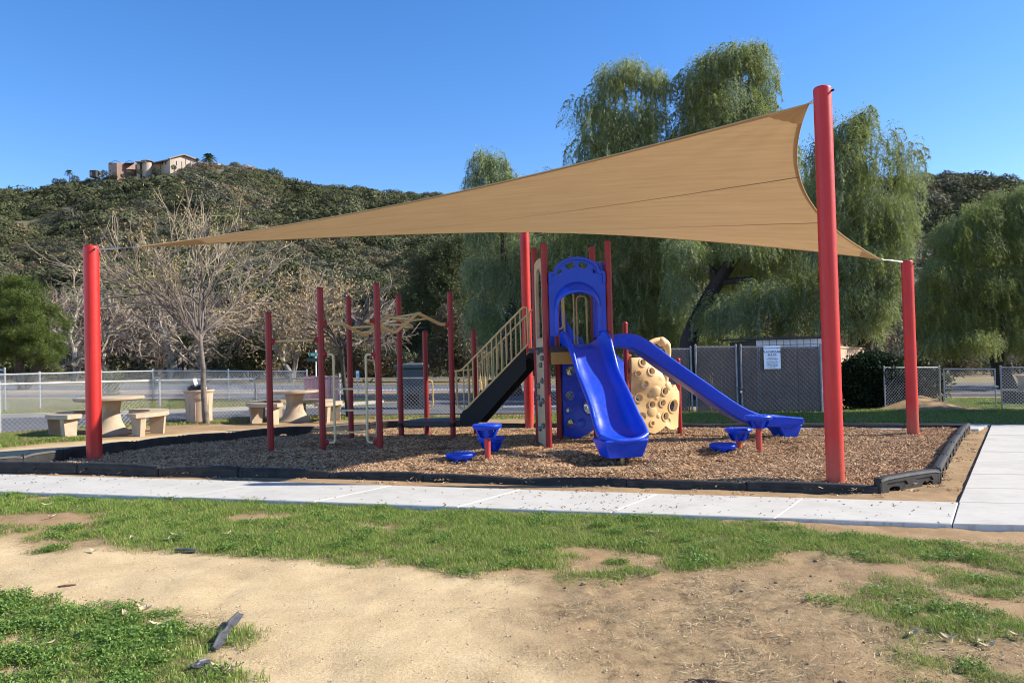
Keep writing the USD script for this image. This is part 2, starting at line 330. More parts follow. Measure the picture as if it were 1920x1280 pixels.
OLIVE = leafmat('olive_bush_leaf', (0.065, 0.080, 0.030), (0.105, 0.120, 0.050), (0.155, 0.165, 0.075), 0.2)
TANLEAF = leafmat('dry_tan_leaf', (0.22, 0.15, 0.075), (0.34, 0.25, 0.13), (0.48, 0.37, 0.20), 0.3)
BUDS = leafmat('yellow_bud', (0.36, 0.30, 0.09), (0.50, 0.42, 0.14), (0.60, 0.52, 0.20), 0.3)
PALMM = leafmat('palm_leaf', (0.035, 0.055, 0.022), (0.06, 0.085, 0.034), (0.10, 0.12, 0.05), 0.2)
BARK = principled('dark_bark', (0.045, 0.034, 0.027), 0.9, noise=(9, (0.02, 0.015, 0.012)), bump=(30, 0.6, 0.02))
GREYBARK = principled('grey_bark', (0.19, 0.155, 0.125), 0.9, noise=(7, (0.09, 0.07, 0.055)), bump=(40, 0.4, 0.01))
TWIG = principled('pale_twig', (0.28, 0.225, 0.165), 0.85, noise=(3, (0.16, 0.125, 0.09)))
DARKTWIG = principled('brown_twig', (0.20, 0.155, 0.115), 0.9, noise=(1.5, (0.12, 0.092, 0.068)))
SYCAMORE = principled('white_sycamore_bark', (0.36, 0.325, 0.275), 0.85, noise=(2.5, (0.15, 0.125, 0.10)))
BOULDER = principled('pale_granite', (0.40, 0.32, 0.255), 0.9, noise=(0.5, (0.27, 0.20, 0.15)), bump=(3, 0.5, 0.15))
HOUSEW = principled('cream_house_wall', (0.36, 0.30, 0.235), 0.9)
HOUSEB = principled('brick_house_wall', (0.27, 0.18, 0.135), 0.9, noise=(1.2, (0.20, 0.13, 0.10)))
HOUSER = principled('grey_roof_tile', (0.22, 0.20, 0.185), 0.8, noise=(2, (0.17, 0.15, 0.135)))
WINDOW = principled('window_glass', (0.03, 0.035, 0.04), 0.08, spec=0.8)
# ---------------------------------------------------------------- outlines on the ground
def world_poly(px_list):
    return Polygon([tuple(gp(*p)[:2]) for p in px_list]).buffer(0)
LAWN_BAND = world_poly([(-160, 915), (0, 922), (120, 928), (300, 934), (450, 938), (620, 948), (800, 956), (960, 962), (1100, 966), (1280, 972), (1420, 984), (1480, 990), (1560, 1002), (1700, 1012), (1920, 1024), (2100, 1034), (2100, 1100), (1920, 1085), (1840, 1060), (1700, 1050), (1600, 1045), (1480, 1050), (1400, 1060), (1300, 1066), (1130, 1086), (1000, 1082), (900, 1078), (780, 1068), (640, 1055), (500, 1048), (420, 1032), (300, 1034), (80, 1033), (60, 1005), (-160, 1000)])
LAWN_LEFT = world_poly([(-200, 1100), (0, 1110), (150, 1128), (300, 1150), (440, 1158), (430, 1180), (478, 1190), (470, 1210), (400, 1215), (395, 1250), (460, 1262), (450, 1290), (440, 1420), (-200, 1420)])
LAWN_RIGHT = world_poly([(1600, 1045), (1700, 1055), (1800, 1070), (1920, 1090), (2100, 1100), (2100, 1290), (1920, 1230), (1860, 1220), (1720, 1195), (1640, 1160), (1560, 1135), (1570, 1118), (1680, 1098), (1650, 1075)])
LAWN_CORNER = world_poly([(1720, 1235), (1770, 1222), (2100, 1290), (2100, 1420), (1690, 1420), (1700, 1280)])
DRY = world_poly([(1020, 1092), (1300, 1072), (1620, 1040), (1750, 1200), (2100, 1300), (2000, 1420), (1300, 1420), (1180, 1300), (1000, 1160)])
GRANITE = world_poly([(-300, 1000), (60, 1010), (80, 1030), (420, 1030), (640, 1052), (900, 1078), (1000, 1090), (1060, 1130), (1100, 1220), (1250, 1420), (-300, 1420)])
GRANITE_BACK = world_poly([(-300, 930), (0, 862), (150, 846), (420, 818), (600, 807), (760, 801), (760, 793), (600, 798), (400, 808), (150, 828), (0, 842), (-300, 870)])
LAWN_TABLES = world_poly([(-300, 868), (0, 836), (120, 826), (170, 824), (60, 818), (0, 816), (-300, 850)])
LAWN_FENCE = world_poly([(-200, 850), (0, 818), (160, 803), (420, 793), (700, 785), (1000, 784), (1000, 780), (600, 782), (300, 792), (0, 812), (-200, 835)])
LAWN_SHADE = world_poly([(1000, 793), (1300, 792), (1700, 792), (1862, 792), (2300, 800), (2500, 770), (1500, 767), (1000, 774)])
LAWN_GATE = Polygon([(12, 24.4), (40, 24.4), (40, 30), (12, 30)])
LAWN_FAR = Polygon([(-60, 22), (-13, 21.5), (-9.5, 24.0), (-4.5, 25.2), (-5, 29.5), (-14, 29.5), (-60, 29)])
LAWN_VERGE = Polygon([(-60, 42), (60, 42), (60, 56), (-60, 56)])
BED_FRONT = [gp(-40, 887), gp(150, 888), gp(300, 893), gp(450, 893.5), gp(620, 896), gp(795, 901), gp(985, 907), gp(1175, 911.5), gp(1400, 918), gp(1645, 926)]
BED_RIGHT = [gp(1645, 926), gp(1757, 906), gp(1771, 876), gp(1785, 852), gp(1796, 832), gp(1806, 818), gp(1815, 807)]
BED_BACK = [gp(1815, 807), gp(1700, 806.5), gp(1580, 806), gp(1460, 806), gp(1340, 806), gp(1220, 806), gp(1100, 806), gp(985, 806), gp(870, 806), gp(760, 806)]
BED_LEFT = [gp(760, 806), gp(690, 809), gp(600, 816), gp(510, 822), gp(433, 828), gp(340, 838), gp(252, 847), gp(185, 856), gp(115, 866), gp(40, 876), gp(-40, 887)]
BED = Polygon([tuple(p[:2]) for p in BED_FRONT[:-1] + BED_RIGHT[:-1] + BED_BACK[:-1] + BED_LEFT[:-1]]).buffer(0)

def inside(poly, x, y, feather=0.12, wob=0.0, seed=0):
    """1 inside, 0 outside, with a soft, wobbling edge."""
    x, y = np.asarray(x, float), np.asarray(y, float)
    p = shapely.points(x, y); shapely.prepare(poly)
    near = np.zeros(x.shape); b = poly.bounds; m = 1.0 + wob
    k = (x > b[0] - m) & (x < b[2] + m) & (y > b[1] - m) & (y < b[3] + m)
    if not k.any(): return near
    d = shapely.distance(p[k], poly.boundary); d = np.where(shapely.contains_xy(poly, x[k], y[k]), d, -d)
    if wob:
        q = np.stack([x[k] * 2.3, y[k] * 2.3, 0 * x[k] + seed], -1); d = d + (meshkit.fbm(q, 4, seed) - 0.5) * 2 * wob
    near[k] = np.clip(d / (2 * feather) + 0.5, 0, 1); return near
def lawn_amount(x, y):
    n = meshkit.fbm(np.stack([x * 1.1, y * 1.9, 0 * x + 3.0], -1), 4, 5)
    fine = meshkit.fbm(np.stack([x * 4.5, y * 6.0, 0 * x + 1.0], -1), 3, 9)
    band = inside(LAWN_BAND, x, y, 0.10, 0.14, 1) * np.clip((n - 0.34) * 7 + (fine - .5) * 2.4 + .5, 0.0, 1)
    left = inside(LAWN_LEFT, x, y, 0.06, 0.06, 2) * np.clip((n - 0.33) * 7 + (fine - .5) * 3.2 + .6, 0.12, 1)
    right = inside(LAWN_RIGHT, x, y, 0.18, 0.22, 3) * np.clip((n - 0.37) * 7 + (fine - .5) * 3.2 + .55, 0, .95)
    corner = inside(LAWN_CORNER, x, y, 0.2, 0.25, 4) * np.clip((n - 0.40) * 7 + (fine - .5) * 3.2 + .45, 0, .9)
    return np.maximum.reduce([band, left, right, corner])

# ---------------------------------------------------------------- ground sheet
def spaced(*parts):
    return np.unique(np.round(np.concatenate(parts), 4))
gxs = spaced(np.arange(-7.5, 7.51, 0.075), np.arange(-24, 24.1, 0.5), np.linspace(-70, 70, 57), [-2600, -1600, -900, -500, -300, -200, -140, -100, 100, 140, 200, 300, 500, 900, 1600, 2600])
gys = spaced(np.arange(2.4, 11.0, 0.06), np.arange(11, 32, 0.35), np.linspace(32, 90, 30), [-300, -60, -20, -8, -2, 1, 2, 110, 150, 220, 320, 500, 900, 1600, 2600, 4000])
GX, GY = np.meshgrid(gxs, gys, indexing='ij'); gx, gy = GX.ravel(), GY.ravel()
near = np.clip((10.5 - gy) / 1.0, 0, 1) * np.clip((gy - 2.4) / .3, 0, 1) * np.clip((7.4 - np.abs(gx)) / .5, 0, 1)
lawn_near = lawn_amount(gx, gy)
bumps = (meshkit.fbm(np.stack([gx * 1.7, gy * 1.7, 0 * gx], -1), 3, 21) - .5) * .05 + (meshkit.fbm(np.stack([gx * 7, gy * 7, 0 * gx], -1), 3, 22) - .5) * .022
dry_amt = inside(DRY, gx, gy, 0.35, 0.35, 7)
rough_ = (meshkit.fbm(np.stack([gx * 12, gy * 12, 0 * gx], -1), 2, 23) - .5) * (.012 + .04 * dry_amt)
gz = G(gx) + near * (bumps + rough_ + .012 * lawn_near)
mound_c = gp(1722, 769)
MOUND = lambda x, y: (.75 + .5 * meshkit.fbm(np.stack([x * 1.6, y * 1.6, 0 * x], -1), 3, 19)) * 0.33 * np.exp(-(((x - mound_c[0] + .1) / .9) ** 2 + ((y - mound_c[1]) / .7) ** 2)) + 0.14 * np.exp(-(((x - mound_c[0] - .6) / 1.5) ** 2 + ((y - mound_c[1]) / .7) ** 2))
gz = gz + MOUND(gx, gy)
bare = np.clip(MOUND(gx, gy) * 7, 0, 1)
granite = np.maximum(inside(GRANITE, gx, gy, 0.14, 0.10, 6) * (1 - .9 * dry_amt), inside(GRANITE_BACK, gx, gy, 0.2, 0.15, 8))
green = np.maximum.reduce([inside(LAWN_TABLES, gx, gy, .25, .3, 10), inside(LAWN_FENCE, gx, gy, .3, .4, 11) * .8, inside(LAWN_SHADE, gx, gy, .2, .1, 12), inside(LAWN_GATE, gx, gy, .5, .3, 13), .75 * inside(LAWN_FAR, gx, gy, .8, .4, 14), .6 * inside(LAWN_VERGE, gx, gy, 1, .5, 15)]) * (1 - bare)
green = np.maximum(green, np.where(gy > 56, .35, 0))
soil = np.maximum(lawn_near, green)
GROUND_M = mat('park_ground', {
    'g': ('geometry', {}), 'a': ('attribute', {'attribute': 'zones'}), 's': ('separate_color', {}),
    'n1': ('noise_texture', {'scale': 2.2, 'detail': 6.0, 'roughness': 0.65}), 'n2': ('noise_texture', {'scale': 42.0, 'detail': 5.0, 'roughness': 0.75}), 'n3': ('voronoi_texture', {'scale': 140.0}),
    'n4': ('noise_texture', {'scale': 9.0, 'detail': 6.0, 'roughness': 0.7}),
    'dirt': ('rgb_ramp', {'ramp': [(0.25, (0.20, 0.130, 0.066)), (0.5, (0.285, 0.190, 0.100)), (0.75, (0.36, 0.255, 0.145))]}),
    'gran': ('rgb_ramp', {'ramp': [(0.2, (0.36, 0.262, 0.14)), (0.5, (0.47, 0.355, 0.198)), (0.8, (0.54, 0.42, 0.25))]}),
    'grain': ('rgb_ramp', {'ramp': [(0.0, (0.62, 0.60, 0.57)), (0.3, (0.92, 0.92, 0.92)), (0.7, (1.05, 1.05, 1.05)), (1.0, (1.22, 1.22, 1.24))]}),
    'speck': ('rgb_ramp', {'ramp': [(0.26, (0.34, 0.28, 0.22)), (0.36, (1, 1, 1)), (1, (1, 1, 1))]}),
    'm1': ('mix', {}), 'm2': ('mix', {}), 'm3': ('mix', {}), 'soil': ('rgb_ramp', {'ramp': [(0.3, (0.10, 0.10, 0.035)), (0.6, (0.165, 0.155, 0.058)), (0.85, (0.28, 0.22, 0.105))]}),
    'deb': ('rgb_ramp', {'ramp': [(0.3, (0.10, 0.066, 0.035)), (0.48, (0.24, 0.17, 0.092)), (0.75, (0.37, 0.27, 0.15))]}),
    'x1': ('mix', {'mix_type': 'multiply', 'fac': 0.8}), 'x2': ('mix', {'mix_type': 'multiply', 'fac': 0.9}),
    'b': ('bump', {'strength': 0.7, 'distance': 0.012}), 'p': ('principled_bsdf', {'roughness': 0.95, 'specular_ior_level': 0.15})},
    [('g.position', f'{k}.vector') for k in ('n1', 'n2', 'n3', 'n4')] + [('a.color', 's.color'), ('n1.fac', 'dirt.fac'), ('n1.fac', 'gran.fac'), ('n4.fac', 'soil.fac'), ('n4.fac', 'deb.fac'), ('n3.color', 'grain.fac'), ('n2.fac', 'speck.fac'),
     ('dirt.color', 'm1.color1'), ('gran.color', 'm1.color2'), ('s.r', 'm1.fac'), ('m1.color', 'm3.color1'), ('deb.color', 'm3.color2'), ('s.b', 'm3.fac'), ('m3.color', 'x1.color1'), ('grain.color', 'x1.color2'),
     ('x1.color', 'x2.color1'), ('speck.color', 'x2.color2'), ('x2.color', 'm2.color1'), ('soil.color', 'm2.color2'), ('s.g', 'm2.fac'), ('m2.color', 'p.base_color'), ('n2.fac', 'b.height'), ('b.normal', 'p.normal')], surface='p.BSDF')
v_, f_ = grid_mesh(np.stack([GX, GY, gz.reshape(GX.shape)], -1))
deb = np.clip(dry_amt * (meshkit.fbm(np.stack([gx * 2.4, gy * 3.2, 0 * gx + 8], -1), 4, 31) * 2.8 - .72), 0, 1)
obj('ground', (v_, f_), GROUND_M, smooth=True, kind='structure', primvars={'zones': np.stack([granite, soil, deb], 1)})
def ground_z(x, y):
    x, y = np.asarray(x, float), np.asarray(y, float)
    i = np.clip(np.searchsorted(gxs, x) - 1, 0, len(gxs) - 2); j = np.clip(np.searchsorted(gys, y) - 1, 0, len(gys) - 2)
    u = (x - gxs[i]) / (gxs[i + 1] - gxs[i]); w = (y - gys[j]) / (gys[j + 1] - gys[j]); Z = gz.reshape(GX.shape)
    return Z[i, j] * (1 - u) * (1 - w) + Z[i + 1, j] * u * (1 - w) + Z[i, j + 1] * (1 - u) * w + Z[i + 1, j + 1] * u * w

# ---------------------------------------------------------------- paved surfaces
CONC = mat('pavement_concrete', {'g': ('geometry', {}), 'n': ('noise_texture', {'scale': 1.6, 'detail': 7.0, 'roughness': 0.7}), 'n2': ('noise_texture', {'scale': 160.0, 'detail': 3.0}),
    'mp': ('mapping', {'scale': (1.2, 30.0, 1.0)}), 'w': ('noise_texture', {'scale': 5.0, 'detail': 4.0}),
    'r': ('rgb_ramp', {'ramp': [(0.25, (0.355, 0.34, 0.30)), (0.5, (0.43, 0.415, 0.375)), (0.8, (0.475, 0.46, 0.42))]}), 'sp': ('rgb_ramp', {'ramp': [(0.28, (0.70, 0.68, 0.64)), (0.42, (0.93, 0.925, 0.915)), (0.55, (1, 1, 1)), (1, (1, 1, 1))]}), 'n5': ('noise_texture', {'scale': 3.1, 'detail': 8.0, 'roughness': 0.8}), 'dirt': ('rgb_ramp', {'ramp': [(0.0, (0, 0, 0)), (0.62, (0, 0, 0)), (0.75, (0.5, 0.5, 0.5))]}), 'dx': ('mix', {'color2': (0.30, 0.21, 0.13)}),
    'x': ('mix', {'mix_type': 'multiply', 'fac': 0.9}), 'b': ('bump', {'strength': 0.25, 'distance': 0.004}), 'p': ('principled_bsdf', {'roughness': 0.9, 'specular_ior_level': 0.25})},
    [('g.position', 'n.vector'), ('g.position', 'n2.vector'), ('g.position', 'mp.vector'), ('mp.vector', 'w.vector'), ('n.fac', 'r.fac'), ('w.fac', 'sp.fac'), ('r.color', 'x.color1'), ('sp.color', 'x.color2'), ('x.color', 'dx.color1'), ('g.position', 'n5.vector'), ('n5.fac', 'dirt.fac'), ('dirt.color', 'dx.fac'), ('dx.color', 'p.base_color'), ('n2.fac', 'b.height'), ('b.normal', 'p.normal')], surface='p.BSDF')
ASPH = principled('asphalt', (0.105, 0.105, 0.108), 0.9, noise=(0.8, (0.075, 0.076, 0.08)), bump=(90, 0.5, 0.008))
KERB = principled('kerb_concrete', (0.40, 0.375, 0.33), 0.9, noise=(2, (0.32, 0.30, 0.26)))
LINE = principled('road_line_paint', (0.68, 0.68, 0.66), 0.7)
def slab(corners, top=0.05, thick=0.14, bev=0.008):
    """A concrete slab with eased edges; corners (x, y) counter-clockwise."""
    c = np.array(corners, float); ctr = c.mean(0); inn = ctr + (c - ctr) * (1 - bev / np.linalg.norm(c - ctr, axis=1, keepdims=True) * 1.4)
    P = [np.column_stack([q, G(q[:, 0]) + z]) for q, z in ((inn, top), (c, top - bev), (c, top - thick))]
    V = np.vstack(P); n = len(c); F = [[0, 1, 2], [0, 2, 3]]
    for k in (0, n):
        for i in range(n):
            j = (i + 1) % n; F += [[k + n + i, k + n + j, k + j], [k + n + i, k + j, k + i]]
    return V, np.array(F)
lerp = lambda a, b, t: a + (b - a) * t
fw = structure('front_sidewalk')
N0, N1, F0, F1 = (gp(*p, 0.05)[:2] for p in ((0, 920), (1785, 981), (0, 888), (1797, 941)))
uN, uF = (N0 - N1) / np.linalg.norm(N0 - N1), (F0 - F1) / np.linalg.norm(F0 - F1)
L_ = 1.62
for k in range(10):
    a, b = k * L_ + .004, (k + 1) * L_ - .004
    obj('slab', slab([N1 + uN * b, N1 + uN * a, F1 + uF * a, F1 + uF * b], 0.05 + 0.003 * math.sin(k * 5.1)), CONC, fw)
rw = structure('side_sidewalk')
E_near, E_far = gp(1797, 941, .05)[:2], gp(1859, 795.5, .05)[:2]
rows = [941, 914, 888, 866, 846, 829, 815, 804, 795.5]
ts = [0.0] + [np.linalg.norm(gp(lerp(1797, 1859, (941 - r) / (941 - 795.5)), r, .05)[:2] - E_near) / np.linalg.norm(E_far - E_near) for r in rows[1:]]
dR = np.array([0.995, -0.10]); W_ = 3.0
obj('slab', slab([N1 + np.array([.008, 0]), N1 + dR * W_, E_near + dR * W_, E_near + np.array([.008, 0])], 0.05), CONC, rw)
for k in range(len(ts) - 1):
    a, b = lerp(E_near, E_far, ts[k] + .0004), lerp(E_near, E_far, ts[k + 1] - .0004)
    g_ = .006 if k == 0 else .004
    n_ = (E_far - E_near) / np.linalg.norm(E_far - E_near)
    a, b = a + n_ * g_, b - n_ * .004
    obj('slab', slab([a, a + dR * W_, b + dR * W_, b], 0.05 + .002 * math.sin(k * 3.3)), CONC, rw)
bw = structure('back_sidewalk')
B0, B1, C0, C1 = gp(1838, 803.5, .05)[:2], gp(640, 803.5, .05)[:2], gp(1859, 794.5, .05)[:2], gp(680, 794.5, .05)[:2]
C0, B0 = C0 - np.array([.03, .0]), B0 - np.array([.03, 0])
for k in range(10):
    a, b = k / 10 + .0004, (k + 1) / 10 - .0004
    obj('slab', slab([lerp(B0, B1, b), lerp(B0, B1, a), lerp(C0, C1, a), lerp(C0, C1, b)], .05), CONC, bw)
def sheet(poly, lift):
    poly = poly.segmentize(3.0) if hasattr(poly, 'segmentize') else poly
    out = MB()
    for q in getattr(poly, 'geoms', [poly]):
        v, f = trimesh.creation.triangulate_polygon(q, engine='earcut')
        v = np.array(v); f = np.array(f); a = v[f[:, 1]] - v[f[:, 0]]; b = v[f[:, 2]] - v[f[:, 0]]
        flip = a[:, 0] * b[:, 1] - a[:, 1] * b[:, 0] < 0; f[flip] = f[flip][:, ::-1]
        out.add((np.column_stack([v, G(v[:, 0]) + lift]), f))
    return out
ACCESS = world_poly([(-420, 892), (-150, 835), (0, 813.5), (300, 790.5), (480, 782.5), (620, 779), (800, 777.5), (1000, 776), (1240, 775), (1240, 748), (1000, 748), (860, 749), (720, 757), (620, 765), (480, 770), (300, 777), (0, 786), (-150, 800), (-420, 838)])
obj('access_road', sheet(ACCESS, 0.03), ASPH, kind='structure')
KP = [gp(-420, 838), gp(-150, 800), gp(0, 786), (gp(300, 777)), gp(480, 770), gp(620, 765), gp(720, 757)]
kb = MB()
for a, b in zip(KP, KP[1:]):
    d = (b - a)[:2]; d /= np.linalg.norm(d); n_ = np.array([-d[1], d[0]]) * .15
    kb.add(slab([a[:2] - d * .0, b[:2], b[:2] + n_, a[:2] + n_], .13, .2, .02))
obj('kerb', kb, KERB, kind='structure')
STREET = Polygon([(-90, 31.5), (-8, 31.8), (-3.4, 29.5), (0.5, 29.8), (4, 31.8), (90, 31.8), (90, 41), (-90, 41)])
obj('street', sheet(STREET, 0.03), ASPH, kind='structure')
lm = MB()
for x0, x1, y0 in ((-40, -9.0, 32.2), (5, 60, 32.4), (-60, 60, 36.3)):
    lm.add(sheet(sbox(x0, y0, x1, y0 + .14), .038))
obj('road_marking', lm, LINE, kind='structure')
kb = MB()
for x in np.arange(-88, 88, 4.0):
    kb.add(slab([(x, 41), (x + 4, 41), (x + 4, 41.2), (x, 41.2)], .14, .2, .02))
for x in list(np.arange(-88, -9, 4.0)) + list(np.arange(5, 88, 4.0)):
    kb.add(slab([(x, 31.3), (x + 4, 31.3), (x + 4, 31.5), (x, 31.5)], .14, .2, .02))
obj('street_kerb', kb, KERB, kind='structure')

# ---------------------------------------------------------------- wood chip bed
bx0, by0, bx1, by1 = BED.bounds
mx, my = np.meshgrid(np.arange(bx0 - .2, bx1 + .3, .12), np.arange(by0 - .2, by1 + .3, .12), indexing='ij')
HOLLOWS = [(gp(1140, 880), .62, .085), (gp(1455, 838), .55, .07), (gp(1005, 858), .4, .06), (gp(870, 877), .4, .05), (gp(1340, 862), .4, .05), (gp(660, 845), .7, .06), (gp(800, 835), .5, .05)]
def bed_z(x, y):
    z = G(x) + .035 + (meshkit.fbm(np.stack([x * 1.0, y * 1.0, 0 * x], -1), 3, 41) - .5) * .10 + (meshkit.fbm(np.stack([x * 4, y * 4, 0 * x], -1), 2, 42) - .5) * .03
    for c, r, d in HOLLOWS:
        q = ((x - c[0]) ** 2 + (y - c[1]) ** 2) / r ** 2
        z = z - d * np.exp(-q) + d * 1.0 * np.exp(-(np.sqrt(q) - 1.5) ** 2 * 5)
    return z
mz = bed_z(mx, my); v_, f_ = grid_mesh(np.stack([mx, my, mz], -1))
keep = shapely.contains_xy(BED.buffer(0.03), v_[:, 0], v_[:, 1]); f_ = f_[keep[f_].all(1)]
u_, inv = np.unique(f_, return_inverse=True)
MULCH = mat('wood_chip_base', {'g': ('geometry', {}), 'n': ('voronoi_texture', {'scale': 26.0}), 'mp': ('mapping', {'scale': (1.0, 1.0, 1.0)}), 'n2': ('noise_texture', {'scale': 1.3, 'detail': 4.0}),
    'r': ('rgb_ramp', {'ramp': [(0.0, (0.10, 0.05, 0.025)), (0.4, (0.22, 0.125, 0.063)), (0.8, (0.38, 0.235, 0.125)), (1.0, (0.48, 0.32, 0.18))]}), 'sc': ('separate_color', {}),
    'b': ('bump', {'strength': 0.6, 'distance': 0.02}), 'p': ('principled_bsdf', {'roughness': 0.95, 'specular_ior_level': 0.1})},
    [('g.position', 'n.vector'), ('n.color', 'sc.color'), ('sc.r', 'r.fac'), ('r.color', 'p.base_color'), ('n.distance', 'b.height'), ('b.normal', 'p.normal')], surface='p.BSDF')
obj('wood_chip_ground', (v_[u_], inv.reshape(-1, 3)), MULCH, smooth=True, kind='structure')
rng = np.random.default_rng(11)
def chip_patch(n, rad):
    out = MB()
    for _ in range(n):
        l, w, t = rng.uniform(.015, .062), rng.uniform(.005, .016), rng.uniform(.003, .007)
        c = trimesh.creation.box((l, w, t)); v = np.array(c.vertices); v[:, 1] *= np.where(v[:, 0] > 0, rng.uniform(.3, 1), 1)
        R = trimesh.transformations.euler_matrix(rng.normal(0, .35), rng.normal(0, .3), rng.uniform(0, 2 * PI))[:3, :3]
        r = rad * math.sqrt(rng.random()); a = rng.uniform(0, 2 * PI)
        out.add((v @ R.T + [r * math.cos(a), r * math.sin(a), rng.uniform(.0, .018)], c.faces))
    return out
n_c = 5200
pts = np.column_stack([rng.uniform(bx0, bx1, n_c * 3), rng.uniform(by0, by1, n_c * 3)])
pts = pts[shapely.contains_xy(BED.buffer(-.12), pts[:, 0], pts[:, 1])]
pts = pts[rng.random(len(pts)) < np.clip(14.5 / pts[:, 1], .4, 1)][:n_c]
scatter('wood_chips', '/World', [(f'chip_patch_{k}' if 0 else 'chip_patch', chip_patch(44, .2), CHIPS, False) for k in range(4)], rng.integers(0, 4, len(pts)),
        np.column_stack([pts, bed_z(pts[:, 0], pts[:, 1])]), rotz_q(rng.uniform(0, 2 * PI, len(pts))), rng.uniform(.85, 1.2, len(pts)),
        label='tan and brown wood chips covering the playground bed', category='wood chips', kind='stuff')

# ---------------------------------------------------------------- hill
SIL = [(-900, 372), (-400, 362), (-120, 352), (0, 352), (60, 360), (100, 347), (130, 339), (210, 330), (300, 319), (380, 307), (430, 304), (490, 315), (545, 335), (600, 347), (660, 352), (720, 360), (860, 364), (1000, 374), (1250, 372), (1500, 345), (1740, 326), (1800, 323), (1860, 327), (1920, 336), (2100, 345), (2500, 350), (3000, 365)]
t_s, z_s = [], []
HY0 = 92.0
ridge_y = lambda t: 380 - 90 / (1 + np.exp(-(np.asarray(t) - .32) * 14))
for p in SIL:
    Y = 380.0
    for _ in range(6):
        q = at(p[0], p[1], Y); Y = float(ridge_y(q[0] / q[1]))
    t_s.append(q[0] / q[1]); z_s.append(q[2])
t_s, z_s = np.array(t_s), np.array(z_s)
def hill_z(x, y):
    t = x / y; Yr = ridge_y(t); s = (y - HY0) / (Yr - HY0); zr = np.interp(t, t_s, z_s - 1.2)
    q = np.clip(s, 0, 1); prof = q ** 1.12 * (1 - .0) ; prof = np.where(s > 1, 1 - (s - 1) * 1.6, prof)
    n = (meshkit.fbm(np.stack([x * .028, y * .028, 0 * x], -1), 4, 51) - .5) * 16 * np.clip(s * 3, 0, 1) * np.clip((1 - s) * 4, 0, 1)
    return np.where(s < 0, s * 8, prof * zr + n) + G(x) * np.clip(1 - s * 2, 0, 1) - .15
ht, hs = np.meshgrid(np.linspace(-1.15, 1.15, 190), np.concatenate([[-.06], np.linspace(0, 1, 90), [1.03, 1.08, 1.2]]), indexing='ij')
hy = HY0 + hs * (ridge_y(ht) - HY0); hx = ht * hy
HILL_M = principled('hill_soil', (0.13, 0.112, 0.062), 0.95, noise=(0.09, (0.085, 0.078, 0.040)), bump=(0.9, 0.6, 0.4))
obj('hillside', grid_mesh(np.stack([hx, hy, hill_z(hx, hy)], -1)), HILL_M, smooth=True, kind='structure')
# ---------------------------------------------------------------- plastic border timbers
def timber(a, b, h=0.2, sink=0.03, rng=None, outer=1, arch=True, w=0.11, z0=0.0, z1=0.0):
    """A hollow black plastic playground timber from a to b; outer is the side whose face carries the recesses."""
    a, b = np.array(a, float), np.array(b, float); d = (b - a)[:2]; L = np.linalg.norm(d); d /= L; nn = np.array([-d[1], d[0]]) * outer
    xs = np.linspace(0, L, 13)
    top = h + .010 * np.sin(xs / L * PI) - .014 * ((xs < .08) | (xs > L - .08))
    prof = [(0, -sink)]
    if arch:
        for c in (.22, .78):
            prof += [(L * (c - .10), -sink), (L * (c - .085), h * .28), (L * (c - .05), h * .36), (L * (c + .05), h * .36), (L * (c + .085), h * .28), (L * (c + .10), -sink)]
    prof += [(L, -sink)] + [(x, t) for x, t in zip(xs[::-1], top[::-1])]
    body = m3.Manifold.extrude(m3.CrossSection([prof]) if True else None, w - .024).rotate((90, 0, 0))         # along x, thickness y
    body = body.translate((0, (w - .024) / 2, 0))
    cap = m3.Manifold.extrude(m3.CrossSection([[(-w / 2, -.016), (w / 2, -.016), (w / 2 - .01, .012), (w / 2 - .03, .022), (-w / 2 + .03, .022), (-w / 2 + .01, .012)]]), L * .99)
    cap = cap.rotate((90, 0, 90)).translate((L * .005, 0, 0))
    # let the rounded cap follow the top line
    cap = cap.refine_to_length(.14).warp_batch(lambda V: np.column_stack([V[:, 0], V[:, 1], V[:, 2] + np.interp(V[:, 0], xs, top) - .014]))
    for c, lw in ((.26, .30), (.72, .26)):
        cut = m3.Manifold.hull_points([(L * (c - lw / 2), 0, h * .66), (L * (c + lw / 2), 0, h * .66), (L * (c - lw / 2 - .05), 0, h * .34), (L * (c + lw / 2 + .05), 0, h * .34), (L * (c - lw / 2), .03, h * .62), (L * (c + lw / 2), .03, h * .62), (L * (c - lw / 2 - .03), .03, h * .4), (L * (c + lw / 2 + .03), .03, h * .4)])
        body = body - cut.translate((0, (w - .024) / 2 - .018, 0))
    for e in (0.035, L - .035):
        cap = cap + m3.Manifold.cylinder(h + sink, .052, .05, 14).translate((e, 0, -sink)) + m3.Manifold.cylinder(.012, .018, .014, 10).translate((e, 0, h))
    M = (body + cap).to_mesh(); v = np.array(M.vert_properties[:, :3], float); f = np.array(M.tri_verts)
    if outer < 0: f = f[:, ::-1]
    xy = a[:2] + v[:, :1] * d + v[:, 1:2] * nn
    z = a[2] + (b[2] - a[2]) * v[:, 0] / L + z0 + (z1 - z0) * v[:, 0] / L + v[:, 2]
    return np.column_stack([xy, z]), f
ORD = ['first', 'second', 'third', 'fourth', 'fifth', 'sixth', 'seventh', 'eighth', 'ninth', 'tenth', 'eleventh', 'twelfth']
def timber_row(pts, where, h, group, outer, sink=.03, arch=True):
    n = len(pts) - 1
    for k in range(n):
        a, b = np.array(pts[k]), np.array(pts[k + 1]); d = (b - a) / np.linalg.norm(b - a)
        hh = h[k] if np.ndim(h) else h
        z = .016 * math.sin(k * 2.7)
        loc = (a + b) / 2
        t = thing('border_timber', where.format(ORD[k]), 'border timber', loc, group=group)
        obj('timber_body', timber(a + d * .006, b - d * .006, hh, sink, outer=outer, arch=arch, z0=z, z1=-z), TIMBER, t, smooth=35)
